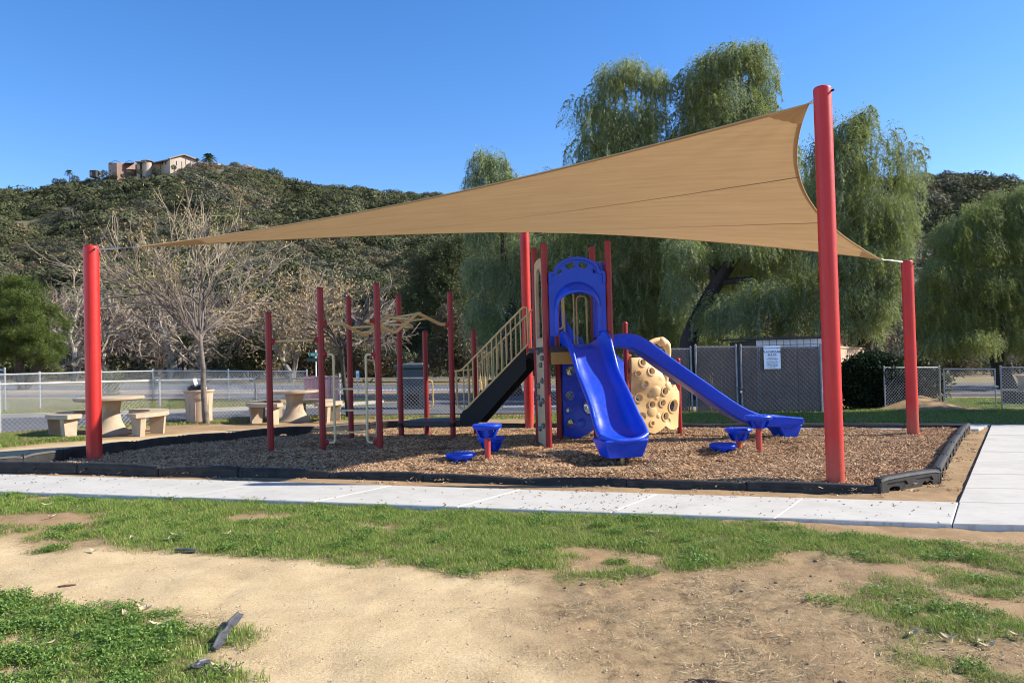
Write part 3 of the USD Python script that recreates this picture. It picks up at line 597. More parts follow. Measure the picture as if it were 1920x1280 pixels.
timber_row(BED_FRONT, 'black border timber of the front row along the path, {} from the left', [.15, .15, .13, .105, .09, .08, .08, .085, .10], 'border timbers along the front of the bed', -1, arch=False)
timber_row(BED_RIGHT, 'sunlit slotted border timber on the right of the bed, {} from the front corner', [.19, .2, .2, .2, .19, .18], 'border timbers along the right of the bed', -1)
timber_row(BED_BACK, 'dark border timber of the back row by the rear path, {} from the right', .14, 'border timbers along the back of the bed', -1, arch=False)
timber_row(BED_LEFT, 'dark border timber on the left side towards the tables, {} from the back', [.2, .2, .2, .19, .19, .19, .19, .19, .19, .19], 'border timbers along the left of the bed', -1)

# ---------------------------------------------------------------- shade poles
def shade_pole(px, py, top_row, label, r=.112):
    b = gp(px, py); h = up_from(b, top_row)
    t = thing('shade_pole', label, 'pole', b, group='red poles that carry the shade sail')
    obj('shaft', lathe([(0.0, -.1), (r, -.1), (r, h - .03), (r - .006, h - .012), (r - .02, h), (0, h)], 40, b), RED, t, smooth=35)
    obj('cap_bolt', MB().add(cyl(b + [r * .75, -r * .6, h - .07], b + [r * 1.0, -r * .95, h - .07], .014, 10)), BLACK, t)
    return t, b, h
pole_left = shade_pole(177, 866, 461, 'red steel shade pole nearest the picnic tables, at the left front corner', .113)
pole_near = shade_pole(1567, 908, 164, 'tallest red shade pole, at the right front of the bed by the white path', .113)
pole_right = shade_pole(1712.5, 820, 489, 'short red shade pole at the right rear corner before the clipped dark bush', .113)
_b = gp(993, 806)
pole_back = shade_pole(993, 806, 426, 'red shade pole behind the stair rail of the play structure', .105)

# ---------------------------------------------------------------- shade sail
def top_of(p, drop): return p[1] + np.array([0, 0, p[2] - drop])
TL, TN, TR, TB = top_of(pole_left, .06), top_of(pole_near, .12), top_of(pole_right, .04), top_of(pole_back, .12)
ctr = (TL + TN + TR + TB) / 4
def toward(p, d):
    q = ctr - p; q = q / np.linalg.norm(q[:2]); return p + q * d
cL, cN, cR, cB = toward(TL, .674), toward(TN, .20), toward(TR, .667), toward(TB, .5)
def edge(a, b, sag, vs=0.0, sk=0.0):
    n_ = np.array([-(b - a)[1], (b - a)[0], 0]); n_ /= np.linalg.norm(n_)
    if n_ @ (ctr - (a + b) / 2) < 0: n_ = -n_
    w = lambda t: (4 * t * (1 - t) * (1 + sk * (2 * t - 1)))[..., None]
    return lambda t: a + (b - a) * np.asarray(t, float)[..., None] + (n_ * sag + np.array([0, 0, vs])) * w(np.asarray(t, float))
eF, eR, eK, eL = edge(cL, cN, .927, .051, -.228), edge(cN, cR, .688, .082), edge(cB, cR, .56), edge(cL, cB, .30)   # front, right, back, left
def coons(u, v):
    u, v = np.asarray(u, float), np.asarray(v, float); U, V = u[..., None], v[..., None]
    a = (1 - V) * eF(u) + V * eK(u) + (1 - U) * eL(v) + U * eR(v)
    P = a - ((1 - U) * (1 - V) * cL + U * (1 - V) * cN + U * V * cR + (1 - U) * V * cB)
    P[..., 2] -= .047 * 16 * u * (1 - u) * v * (1 - v)
    # soft tension folds that run out of the corners
    for (cu, cv) in ((0, 0), (1, 0), (1, 1), (0, 1)):
        du, dv = np.abs(u - cu), np.abs(v - cv); rr_ = np.sqrt(du ** 2 + dv ** 2); P[..., 2] += .010 * np.sin(np.arctan2(dv, du + 1e-6) * 15 + cu * 2 + cv) * np.clip(rr_ * 14, 0, 1) * np.exp(-rr_ * 5)
    return P
FABRIC = mat('tan_shade_cloth', {'g': ('geometry', {}), 'mp': ('mapping', {'scale': (0.5, 7.0, 7.0), 'rotation': (0, 0, -0.12)}), 'n': ('noise_texture', {'scale': 1.6, 'detail': 5.0, 'roughness': 0.6}),
    'r': ('rgb_ramp', {'ramp': [(0.3, (0.465, 0.305, 0.142)), (0.7, (0.54, 0.365, 0.18))]}), 'n2': ('noise_texture', {'scale': 260.0, 'detail': 2.0}), 'b': ('bump', {'strength': 0.2, 'distance': 0.002}),
    'd': ('diffuse_bsdf', {}), 't': ('translucent_bsdf', {}), 'x': ('mix_closure', {'fac': 0.30})},
    [('g.position', 'mp.vector'), ('mp.vector', 'n.vector'), ('n.fac', 'r.fac'), ('r.color', 'd.color'), ('r.color', 't.color'), ('g.position', 'n2.vector'), ('n2.fac', 'b.height'), ('b.normal', 'd.normal'), ('d.BSDF', 'x.closure1'), ('t.BSDF', 'x.closure2')], surface='x.closure')
HEM = principled('sail_hem', (0.42, 0.285, 0.135), 0.85)
SEAM = principled('sail_seam', (0.13, 0.08, 0.04), 0.9)
PATCH = principled('sail_corner_patch', (0.50, 0.345, 0.175), 0.85)
sail = thing('shade_sail', 'large tan four cornered shade sail stretched between the red poles', 'shade sail', ctr)
uu, vv = np.meshgrid(np.linspace(0, 1, 110), np.linspace(0, 1, 90), indexing='ij')
obj('fabric', grid_mesh(coons(uu, vv)), FABRIC, sail, smooth=True)
def ribbon(f, w, off, n=60):
    s = np.linspace(0, 1, n); P = np.stack([f(s, -w), f(s, w)], 1); P[..., 2] -= off; return grid_mesh(P)
for v0 in (.36, .68):
    obj('seam', ribbon(lambda s, w: coons(s, v0 + w * (.25 + s)), .0016, .006), SEAM, sail)
HW, HU = .0045, .0030
for f, hw in ((lambda s, w: coons(s, HW + w), HW), (lambda s, w: coons(1 - HU - w, s), HU), (lambda s, w: coons(s, 1 - HW + w), HW), (lambda s, w: coons(HU + w, s), HU)):
    obj('hem', ribbon(f, hw, .004), HEM, sail)
for f in (lambda s: coons(s, 0 * s), lambda s: coons(1 + 0 * s, s), lambda s: coons(s, 1 + 0 * s), lambda s: coons(0 * s, s)):
    obj('edge_cable', tube(f(np.linspace(0, 1, 50)), .010, 6), HEM, sail)
for (u0, su, v0, sv, R, pole, T) in ((0, 1, 0, 1, .8, pole_left, TL), (1, -1, 0, 1, .52, pole_near, TN), (1, -1, 1, -1, .55, pole_right, TR), (0, 1, 1, -1, .6, pole_back, TB)):
    lu = np.linalg.norm(eF(np.array(1.)) - eF(np.array(0.))); lv = np.linalg.norm(eR(np.array(1.)) - eR(np.array(0.)))
    a, r = np.meshgrid(np.linspace(0, PI / 2, 24), np.linspace(.03, 1, 10), indexing='ij')
    r = r * (1 - .22 * np.sin(2 * a))
    P = coons(u0 + su * r * np.cos(a) * R / lu, v0 + sv * r * np.sin(a) * R / lv); P[..., 2] -= .009
    obj('corner_patch', grid_mesh(P), PATCH, sail, smooth=True)
    c = coons(np.array(float(u0)), np.array(float(v0))); d = T - c; dl = np.linalg.norm(d); d /= dl; e = T - d * .108
    fit = MB().add(cyl(c, e, .006, 8)); L0 = np.linalg.norm(e - c)
    fit.add(cyl(c + d * L0 * .45, e - d * .06, .015, 10)).add(cyl(e - d * .05, e + d * .01, .02, 10))
    ring = trimesh.creation.torus(.035, .007, 16, 8); ring.apply_transform(trimesh.geometry.align_vectors([1, 0, 0], d)); ring.apply_translation(c + d * .02); fit.add(ring)
    obj('turnbuckle', fit, STAINLESS, sail, smooth=40)
# ---------------------------------------------------------------- play structure
def base(px, py): return gp(px, py)
PA, PB, PC = base(508, 852), base(606, 851), base(713, 852)
PD, PE, PF = base(659, 826), base(753, 826), base(850, 829)
PG, PH = base(801, 819), base(893, 821)
PI_ = base(1030, 846); PK = base(1150, 845); PJ = base(1011, 834); PM = base(1120, 834)
PN, PO, PP = base(1050, 827), base(1178, 821), base(1275, 815)
play = thing('play_structure', 'red, blue and tan play structure with two blue slides, stairs and overhead ladder', 'play structure', PI_)
def post(b, top_row=None, h=None, r=.053, cap='dome'):
    h = h or up_from(b, top_row)
    prof = [(0, -.25), (r, -.25), (r, h - .05)] + ([(r * 1.06, h - .05), (r * 1.06, h - .035), (r * 1.0, h - .02), (r * .8, h - .006), (r * .4, h), (0, h + .002)] if cap == 'dome' else [(r, h - .006), (r - .006, h), (0, h)])
    obj('post', lathe(prof, 24, b), RED2, play, smooth=40); return h
hA = post(PA, 585); post(PB, 538); post(PC, 530); post(PD, 555); post(PE, 552); post(PF, 546); post(PG, 620); post(PH, 617)
post(PI_, 456, r=.058, cap='flat'); post(PK, 452, r=.058, cap='flat'); post(PJ, 465, r=.058, cap='flat'); post(PM, 463, r=.058, cap='flat')
post(PN, h=3.2, r=.055); post(PO, 603); post(PP, 671)
V = lambda b, z: np.array([b[0], b[1], b[2] + z])
def bracket(b, z, d, l=.10, r=.024):
    """Collar bracket on the post at b, reaching out along d."""
    d = np.array([d[0], d[1], 0]) / np.linalg.norm(d[:2]); p = V(b, z)
    m = MB().add(rbox(p + d * .052, (.055, .055, .10), .012, math.atan2(d[1], d[0]))).add(cyl(p + d * .06, p + d * (.06 + l), r + .008, 12))
    obj('bracket', m, RED2, play, smooth=40); return p + d * (.05 + l)
# chinning bar between two posts
dAB = (PB - PA); zb = up_from(PA, 640)
e0 = bracket(PA, zb, dAB, .05); e1 = bracket(PB, up_from(PB, 637), -dAB, .05)
obj('chinning_bar', MB().add(cyl(e0, e1, .017, 12)), TAN, play, smooth=40)
# loop ladder
dBC = PC - PB; dBC = dBC / np.linalg.norm(dBC[:2]); nBC = np.array([-dBC[1], dBC[0], 0])
def side(b, s, px_main, px_sec):
    zt, zl = up_from(b, 664), up_from(b, 829)
    e = bracket(b, zt, dBC * s, .05); e2 = bracket(b, zl, dBC * s, .05)
    o = dBC * s * .21
    p = lambda z, off=0, k=1.0: V(b, z) + o * k + nBC * off
    obj('ladder_rail', MB().add(tube(fillet([e, p(zt), p(zl), e2], .10, 7), .021, 12)), PALE, play, smooth=40)
    obj('ladder_rail', MB().add(tube(fillet([p(zt - .09), p(zt - .12, .30, .62), p(zt - .34, .30, .55), p(zl + .30, .30, .55), p(zl + .10, .30, .62), p(zl + .13)], .10, 6), .019, 12)), PALE, play, smooth=40)
    return o
oB, oC = side(PB, 1, 628, 616), side(PC, -1, 688, 698)
for row in (729, 769, 810):
    a, c = V(PB, up_from(PB, row)) + oB, V(PC, up_from(PC, row)) + oC
    obj('rung', MB().add(cyl(a, c, .016, 12)), PALE, play, smooth=40)
# overhead ladder: two zigzag rails and rungs
r1 = [at(628, 606, PB[1]), at(640, 606, PB[1] + .10), at(685, 629, 13.62), at(728, 590, 14.35), at(774, 612, PE[1] - .05), at(766, 613, PE[1])]
r2 = [at(676, 602, PC[1]), at(686, 602, PC[1] + .08), at(741, 623.5, 13.62), at(783, 587, 14.3), at(826, 608, PF[1] - .05), at(838, 608, PF[1])]
b1 = bracket(PB, r1[0][2] - PB[2], r1[0] - PB, .06); b2 = bracket(PC, r2[0][2] - PC[2], r2[0] - PC, .06)
b3 = bracket(PE, r1[-1][2] - PE[2], r1[-1] - PE, .05); b4 = bracket(PF, r2[-1][2] - PF[2], r2[-1] - PF, .05)
R1, R2 = fillet([b1] + r1[1:-1] + [b3], .05, 5), fillet([b2] + r2[1:-1] + [b4], .05, 5)
for R in (R1, R2): obj('overhead_rail', MB().add(tube(R, .031, 12)), TAN, play, smooth=40)
def along(R, t):
    s = np.r_[0, np.cumsum(np.linalg.norm(np.diff(R, axis=0), axis=1))]; s /= s[-1]
    return np.array([np.interp(t, s, R[:, k]) for k in range(3)])
for t in (.17, .27, .38, .49, .60, .71, .82):
    obj('overhead_rung', MB().add(cyl(along(R1, t), along(R2, t), .020, 10)), TAN, play, smooth=40)
# transfer deck
def deck(cs, z, th, name='deck'):
    c = np.array([p[:2] for p in cs]); zz = np.mean([p[2] for p in cs]) + z
    t = Polygon(c).buffer(.035, join_style=2)
    obj(name, MB().add(plate(t, th, (0, 0, zz - th / 2), (1, 0, 0), (0, 1, 0))), DECK, play)
    return zz
zT = deck([PE, PF, PH, PG], .40, .09, 'transfer_deck')
for q in (PE, PF, PG, PH): obj('deck_clamp', MB().add(lathe([(.053, -.05), (.068, -.05), (.068, .03), (.053, .03)], 20, (q[0], q[1], zT - .06))), BLACK, play, smooth=40)
# tower deck and rear deck
zD = deck([PI_, PK, PM, PJ], 1.83, .10)
QL, QR = np.array([PJ[0] - .10, PJ[1] + 1.0, G(PJ[0])]), np.array([PM[0] - .08, PM[1] + 1.0, G(PM[0])])
deck([PJ + [.0, .13, 0], PM + [0, .13, 0], QR, QL], 1.83, .10)
obj('rear_support_post', lathe([(0, -.2), (.05, -.2), (.05, 1.8), (0, 1.8)], 16, (QL + QR) / 2), RED2, play, smooth=40)
# stairs between the two decks
s0 = (PF + PH) / 2; s1 = (PJ + QL) / 2; dS = (s1 - s0); LS = np.linalg.norm(dS[:2]); dS = dS / LS; dS[2] = 0; nS = np.array([-dS[1], dS[0], 0])
half = .40
s0 = np.array([s0[0], s0[1], 0]); rise = zD - zT
prof = [(.04, zT - .10), (.04, zT + .12), (LS - .06, zD + .02), (LS - .06, zD - .40), (.34, zT - .10)]
for sgn in (-1, 1):
    obj('stringer', plate(Polygon(prof), .035, s0 + nS * half * sgn, dS, (0, 0, 1)), BLACK, play)
for k in range(6):
    u = .12 + (LS - .3) * (k + .6) / 6.4; z = zT + rise * (k + 1) / 7
    obj('stair_tread', rbox(s0 + dS * u + [0, 0, z - .02], (.29, 2 * half - .04, .035), .006, math.atan2(dS[1], dS[0])), DECK, play)
    obj('stair_riser', rbox(s0 + dS * (u - .14) + [0, 0, z - .11], (.012, 2 * half - .04, .17), .003, math.atan2(dS[1], dS[0])), BLACK, play)
for sgn in (-1, 1):
    o = s0 + nS * (half + .02) * sgn
    q = lambda u, z: o + dS * u + [0, 0, z]
    zt = lambda u: zT + .12 + rise * .93 * np.clip((u - .05) / (LS - .1), 0, 1)
    ub, ue = .10, LS - .05
    top = fillet([q(-.12, zt(0) + .84), q(.08, zt(0) + .84), q(ue - .04, zt(ue) + .74), q(ue + .04, zt(ue) + .74), q(ue + .05, zt(ue) + .05)], .07, 5)
    bot = fillet([q(-.02, zt(0) + .83), q(.0, zt(0) + .16), q(.14, zt(.14) - .0), q(ue + .05, zt(ue) + .05)], .10, 6)
    rail = obj('stair_rail', MB().add(tube(top, .019, 10)).add(tube(bot, .019, 10)), TAN, play, smooth=40)
    for k in range(13):
        u = .13 + (ue - .18) * k / 12.5
        tz = np.interp(u, [.08, ue - .04], [zt(0) + .84, zt(ue) + .74])
        obj('baluster', MB().add(cyl(q(u, zt(u) + .02 if k else zt(u) + .05), q(u, tz), .0125, 8)), TAN, rail, smooth=40)
# hand loop by the rear post of the transfer deck
for b in (PG, PH):
    d = np.array([.13, .02, 0])
    obj('hand_loop', MB().add(tube(fillet([V(b, 1.15), V(b, 1.15) + d, V(b, .62) + d, V(b, .62)], .07, 6), .015, 10)), TAN, play, smooth=40)
# climbing wall between the two left tower posts
dW = PJ - PI_; LW = np.linalg.norm(dW[:2]); dW = np.array([dW[0], dW[1], 0]) / LW; nW = np.array([-dW[1], dW[0], 0])
wl = LW - .10; zt = up_from(PJ, 492)
outl = Polygon([(0, .07), (wl, .07), (wl, zt - .18), (wl - .02, zt - .05), (wl * .74, zt - .01), (wl * .66, zt), (wl * .3, zt), (wl * .2, zt - .10), (0, zt - .25)])
win = Polygon([(wl * .2, 1.98), (wl * .8, 1.98)] + [(wl * .5 + wl * .3 * math.cos(a), 2.95 + .28 * math.sin(a)) for a in np.linspace(0, PI, 14)])
wall = obj('climbing_wall', plate(outl.difference(win), .04, PI_ + dW * .05, dW, (0, 0, 1)), PANEL, play)
obj('wall_frame', plate(win.buffer(.035).difference(win.buffer(.005)), .055, PI_ + dW * .05, dW, (0, 0, 1)), PANEL, wall)
rg = np.random.default_rng(5)
for k, (u, z) in enumerate([(.25, 1.62), (.70, 1.74), (.40, 1.50), (.72, 1.12), (.30, 1.22), (.28, .86), (.55, .80), (.75, .90), (.3, .42), (.68, .34)]):
    p = trimesh.creation.icosphere(2, 1.0); v = np.array(p.vertices); v *= (.75 + .5 * meshkit.noise(v * 1.7 + k * 9, 3))[:, None]
    v = v * [.075, .04, .05]; c = PI_ + dW * (.05 + wl * u) + nW * .035 + [0, 0, z]
    obj('climbing_hold', (c + v[:, :1] * dW + v[:, 1:2] * nW + v[:, 2:] * [0, 0, 1], p.faces), HOLD, wall, smooth=True)
# blue arched entrance panels over both slides
def hood(pa, pb, flip=1):
    d = pb - pa; L = np.linalg.norm(d[:2]); d = np.array([d[0], d[1], 0]) / L; nf = np.array([d[1], -d[0], 0]) * flip
    W = L - .125; o = pa + d * (L / 2); zb = 2.0
    sh, tp = 3.10, 3.36
    R = [(-W / 2, zb), (W / 2, zb), (W / 2, sh - .02)] + [(W * .5 - .03, sh + .02), (W * .40, sh + .015)] + [(W * .40 * math.cos(a), sh + .01 + (tp - sh) * math.sin(a)) for a in np.linspace(.12, PI - .12, 26)] + [(-W * .40, sh + .015), (-W * .5 + .03, sh + .02), (-W / 2, sh - .02)]
    ow = W / 2 - .155
    opening = Polygon([(-ow, zb - 1), (ow, zb - 1), (ow, 2.58)] + [(ow * (1 - .45 + .45 * math.cos(a)), 2.58 + .16 * math.sin(a)) for a in np.linspace(0, PI / 2, 7)] + [(-ow * (1 - .45 + .45 * math.cos(a)), 2.58 + .16 * math.sin(a)) for a in np.linspace(PI / 2, 0, 7)] + [(-ow, 2.58)])
    P = Polygon(R).buffer(-.02).buffer(.02).difference(opening)
    for a0, a1 in ((98, 122), (58, 82)):
        aa = np.radians(np.linspace(a0, a1, 8)); ri, ro = .30, .40
        P = P.difference(Polygon([(.92 * ro * math.cos(a), 2.93 + ro * .86 * math.sin(a)) for a in aa] + [(.92 * ri * math.cos(a), 2.95 + ri * .86 * math.sin(a)) for a in aa[::-1]]).buffer(.012))
    for a0, a1 in ((143, 153), (27, 37)):
        aa = np.radians(np.linspace(a0, a1, 6)); ri, ro = .36, .42
        P = P.difference(Polygon([(.92 * ro * math.cos(a), 2.93 + ro * .86 * math.sin(a)) for a in aa] + [(.92 * ri * math.cos(a), 2.95 + ri * .86 * math.sin(a)) for a in aa[::-1]]).buffer(.008))
    h = obj('entrance_panel', MB().add(plate(P, .07, o + nf * .0, d, (0, 0, 1))), BLUE, play)
    rim_o = Polygon(R)
    band = rim_o.buffer(.0).difference(rim_o.buffer(-.045)); band = band.difference(sbox(-5, 0, 5, 2.25))
    obj('panel_rim', plate(band.intersection(sbox(-5, 2.9, 5, 9)), .13, o, d, (0, 0, 1)), BLUE, h)
    # visor: an arched shell that stands proud of the panel
    prof = [(-ow - .07, 2.05), (-ow - .07, 2.46)] + [((ow + .07) * math.cos(a), 2.50 + .44 * math.sin(a)) for a in np.linspace(PI, 0, 28)] + [(ow + .07, 2.46), (ow + .07, 2.05)]
    inner = [(-ow + .0, 2.05), (-ow, 2.46)] + [(ow * math.cos(a), 2.50 + .25 * math.sin(a)) for a in np.linspace(PI, 0, 28)] + [(ow, 2.46), (ow, 2.05)]
    VV, FF = [], []; n = len(prof)
    for i in range(n):
        po, pi_ = np.array(prof[i]), np.array(inner[i]); t = i / (n - 1); dep = .05 + .13 * math.sin(PI * t) ** .7
        ring = [(po, .03), (po * .97 + pi_ * .03, .05), (po * .55 + pi_ * .45 + [0, .02], dep * .8), (po * .25 + pi_ * .75, dep), (pi_ + [0, .0], dep * .96), (pi_, .03)]
        for q_, w_ in ring: VV.append(o + d * q_[0] + [0, 0, q_[1]] + nf * w_)
    k = 6
    for i in range(n - 1):
        for j in range(k):
            a, b = i * k + j, i * k + (j + 1) % k; FF += [[a, b, b + k], [a, b + k, a + k]]
    for i0 in (0, (n - 1) * k): FF += [[i0, i0 + j, i0 + j + 1] for j in range(1, k - 1)]
    obj('visor', (np.array(VV), np.array(FF)), BLUE, h, smooth=50)
    obj('deck_bar', MB().add(bx(o + [0, 0, 2.745], (2 * ow + .02, .05, .03), math.atan2(d[1], d[0]))), BLUE, h)
    return o, d, nf
hood(PI_, PK, 1)
hood(PK, PM, 1)
# the front slide's tan mounting board and the boards under the deck edge
dIK = (PK - PI_); LIK = np.linalg.norm(dIK[:2]); dIK = np.array([dIK[0], dIK[1], 0]) / LIK; nIK = np.array([dIK[1], -dIK[0], 0])
obj('deck_board', rbox(PI_ + dIK * .36 + nIK * .02 + [0, 0, zD - PI_[2] - .20], (.58, .03, .22), .006, math.atan2(dIK[1], dIK[0])), OCHRE, play)
# slides
def slide(path_s, path_z, hs, ws, o, d, exit_box, name):
    """A moulded plastic chute; path in run length s along d from o, bed height z, side height hs, half width ws."""
    sp = np.linspace(path_s[0], path_s[-1], 64)
    from scipy.interpolate import PchipInterpolator as PC_
    z, h, w = PC_(path_s, path_z)(sp), PC_(path_s, hs)(sp), PC_(path_s, ws)(sp)
    d = np.array([d[0], d[1], 0]) / np.linalg.norm(d[:2]); sd = np.array([-d[1], d[0], 0])
    tz = np.gradient(z, sp); secs = []
    for i in range(len(sp)):
        up_ = np.array([0, 0, 1.0]) - d * np.clip(tz[i], -1, 1) * -.0; T = d + [0, 0, tz[i]]; T /= np.linalg.norm(T); nn = np.cross(T, sd); nn = nn if nn[2] > 0 else -nn
        k = .6; nn = nn * k + np.array([0, 0, 1]) * (1 - k); nn /= np.linalg.norm(nn)
        H, W = h[i], w[i]
        half_ = [(W + .012, H - .085), (W + .035, H - .05), (W + .038, H - .018), (W + .02, H), (W - .01, H), (W - .028, H - .018), (W - .035, H - .06), (W - .055, H * .5), (W - .085, .07), (W - .13, .022), (W - .20, .004), (W * .3, 0)]
        pts = half_ + [(-a, b) for a, b in half_[::-1]] + [(-W + .045, -.03), (-W + .10, -.055), (W - .10, -.055), (W - .045, -.03)]
        secs.append([o + d * sp[i] + sd * a + [0, 0, z[i]] + nn * b for a, b in pts])
    S = np.array(secs); m, n = S.shape[:2]; V_ = S.reshape(-1, 3); F_ = []
    for i in range(m - 1):
        j = np.arange(n); k = (j + 1) % n
        F_.append(np.stack([i * n + j, i * n + k, (i + 1) * n + k], 1)); F_.append(np.stack([i * n + j, (i + 1) * n + k, (i + 1) * n + j], 1))
    F_ = np.vstack(F_)[:, ::-1]
    # the end sections close the hollow rim
    nh = (n - 4) // 2
    caps = []
    for i0, rev in ((0, False), ((m - 1) * n, True)):
        L_i, R_i = list(range(0, nh)), list(range(nh, 2 * nh)); bott = list(range(2 * nh, n))
        c = [[L_i[0], L_i[q], L_i[q + 1]] for q in range(1, 6)] + [[R_i[-1], R_i[-q - 1], R_i[-q - 2]] for q in range(1, 6)]
        c += [[L_i[6], L_i[7], bott[3]], [L_i[0], L_i[6], bott[3]], [R_i[-7], R_i[-8], bott[0]], [R_i[-1], R_i[-7], bott[0]]]
        c += [[L_i[7], L_i[8], bott[3]], [L_i[8], L_i[9], bott[3]], [L_i[9], bott[2], bott[3]], [L_i[9], L_i[10], bott[2]], [L_i[10], L_i[11], bott[2]], [R_i[-8], R_i[-9], bott[0]], [R_i[-9], R_i[-10], bott[0]], [R_i[-10], bott[1], bott[0]], [R_i[-10], R_i[-11], bott[1]], [R_i[-11], R_i[-12], bott[1]], [L_i[11], R_i[0], bott[1]], [L_i[11], bott[1], bott[2]]]
        caps += [[q + i0 for q in t] for t in c]
    F_ = np.vstack([F_, np.array(caps)])
    root = obj(name, (V_, F_), BLUE, play, smooth=45)
    return root, sp, z, h, w, d, sd
# front slide
o1 = PI_ + dIK * (LIK / 2 + .03) + nIK * (-.02); o1[2] = 0; zg = G(o1[0])
x1 = gp(1172, 869); d1 = np.array([x1[0] - .03 - o1[0], x1[1] - .22 - o1[1], 0]); L1 = np.linalg.norm(d1)
f1 = slide(np.array([0, .12, .30, .55, .80, 1.05, 1.35, 1.60, 1.80, 1.95]) / 1.95 * L1, np.array([1.86, 1.86, 1.80, 1.52, 1.25, 1.04, .72, .47, .39, .38]) + zg,
           [.10, .22, .26, .24, .19, .20, .24, .25, .20, .10], [.335, .36, .365, .35, .345, .345, .35, .37, .38, .37], o1, d1, True, 'wide_slide')
root, sp, zz, hh, ww, dd, sd = f1
# rounded lip that carries the rim across the end, and the tapered box under it
lip = []
e = o1 + dd * (L1 + .0); zl = zz[-1]
for a in np.linspace(-1, 1, 25):
    y_ = a * (ww[-1] + .005); lip.append(e + sd * y_ + dd * (.11 * (1 - abs(a) ** 3) - .02) + [0, 0, zl + .075 * abs(a) ** 2.5 - .01])
obj('slide_lip', MB().add(tube(np.array(lip), .042, 14)), BLUE, root, smooth=60)
def taper_box(c, dd, sd, z0, z1, w0, w1, l0, l1):
    P = [c + sd * (s * w) + dd * t + [0, 0, z] for z, w, la, lb in ((z1, w1, -l1, .09), (z0, w0, -l0, .03)) for s, t in ((-1, la), (1, la), (1, lb), (-1, lb))]
    m = m3.Manifold.hull_points([tuple(p) for p in P])
    sph = m3.Manifold.sphere(.025, 12)
    return m3.Manifold.batch_hull([sph.translate(tuple(p)) for p in P])
obj('slide_foot', taper_box(e, dd, sd, zl - .245, zl - .015, .255, .325, .30, .42), BLUE, root, smooth=50)
obj('slide_leg', MB().add(cyl(e - dd * .10 + [0, 0, G(e[0]) - e[2] - .12], e - dd * .10 + [0, 0, zl - .2], .033, 14)), TAN, root, smooth=40)
# long slide to the right
dKM = PM - PK; dKM = np.array([dKM[0], dKM[1], 0]) / np.linalg.norm(dKM[:2]); nKM = np.array([dKM[1], -dKM[0], 0])
o2 = (PK + PM) / 2 + nKM * .02; o2[2] = 0
x2 = gp(1450, 827); d2 = np.array([x2[0] - o2[0], x2[1] - .05 - o2[1], 0]); d2 /= np.linalg.norm(d2); L2 = np.linalg.norm((x2 - o2)[:2]) + .44
g2 = G(o2[0]); g2e = G(x2[0])
u_ = np.array([0, .10, .115, .16, .30, .45, .60, .655, .71, .77, .85, 1.0]); gl = g2 + (g2e - g2) * u_
f2 = slide(u_ * L2, np.array([1.86, 1.86, 1.855, 1.79, 1.43, 1.05, .665, .54, .44, .37, .335, .33]) + gl, [.16, .20, .20, .19, .18, .175, .175, .175, .175, .175, .175, .13],
           [.25, .25, .25, .25, .25, .25, .25, .25, .26, .27, .28, .26], o2, d2, True, 'long_slide')
root2, sp, zz, hh, ww, dd, sd = f2
e = o2 + dd * L2; zl = zz[-1]
lip = [e + sd * (a * (ww[-1] + .01)) + dd * (.10 * (1 - abs(a) ** 3) - .02) + [0, 0, zl + .10 * abs(a) ** 3 - .01] for a in np.linspace(-1, 1, 21)]
obj('slide_lip', MB().add(tube(np.array(lip), .04, 12)), BLUE, root2, smooth=60)
obj('slide_foot', taper_box(e - dd * .10, dd, sd, zl - .22, zl - .02, .17, .225, .22, .36), BLUE, root2, smooth=50)
obj('slide_leg', MB().add(cyl(e - dd * .34 + [0, 0, g2e - .12], e - dd * .34 + [0, 0, zl - .16], .033, 14)), TAN, root2, smooth=40)
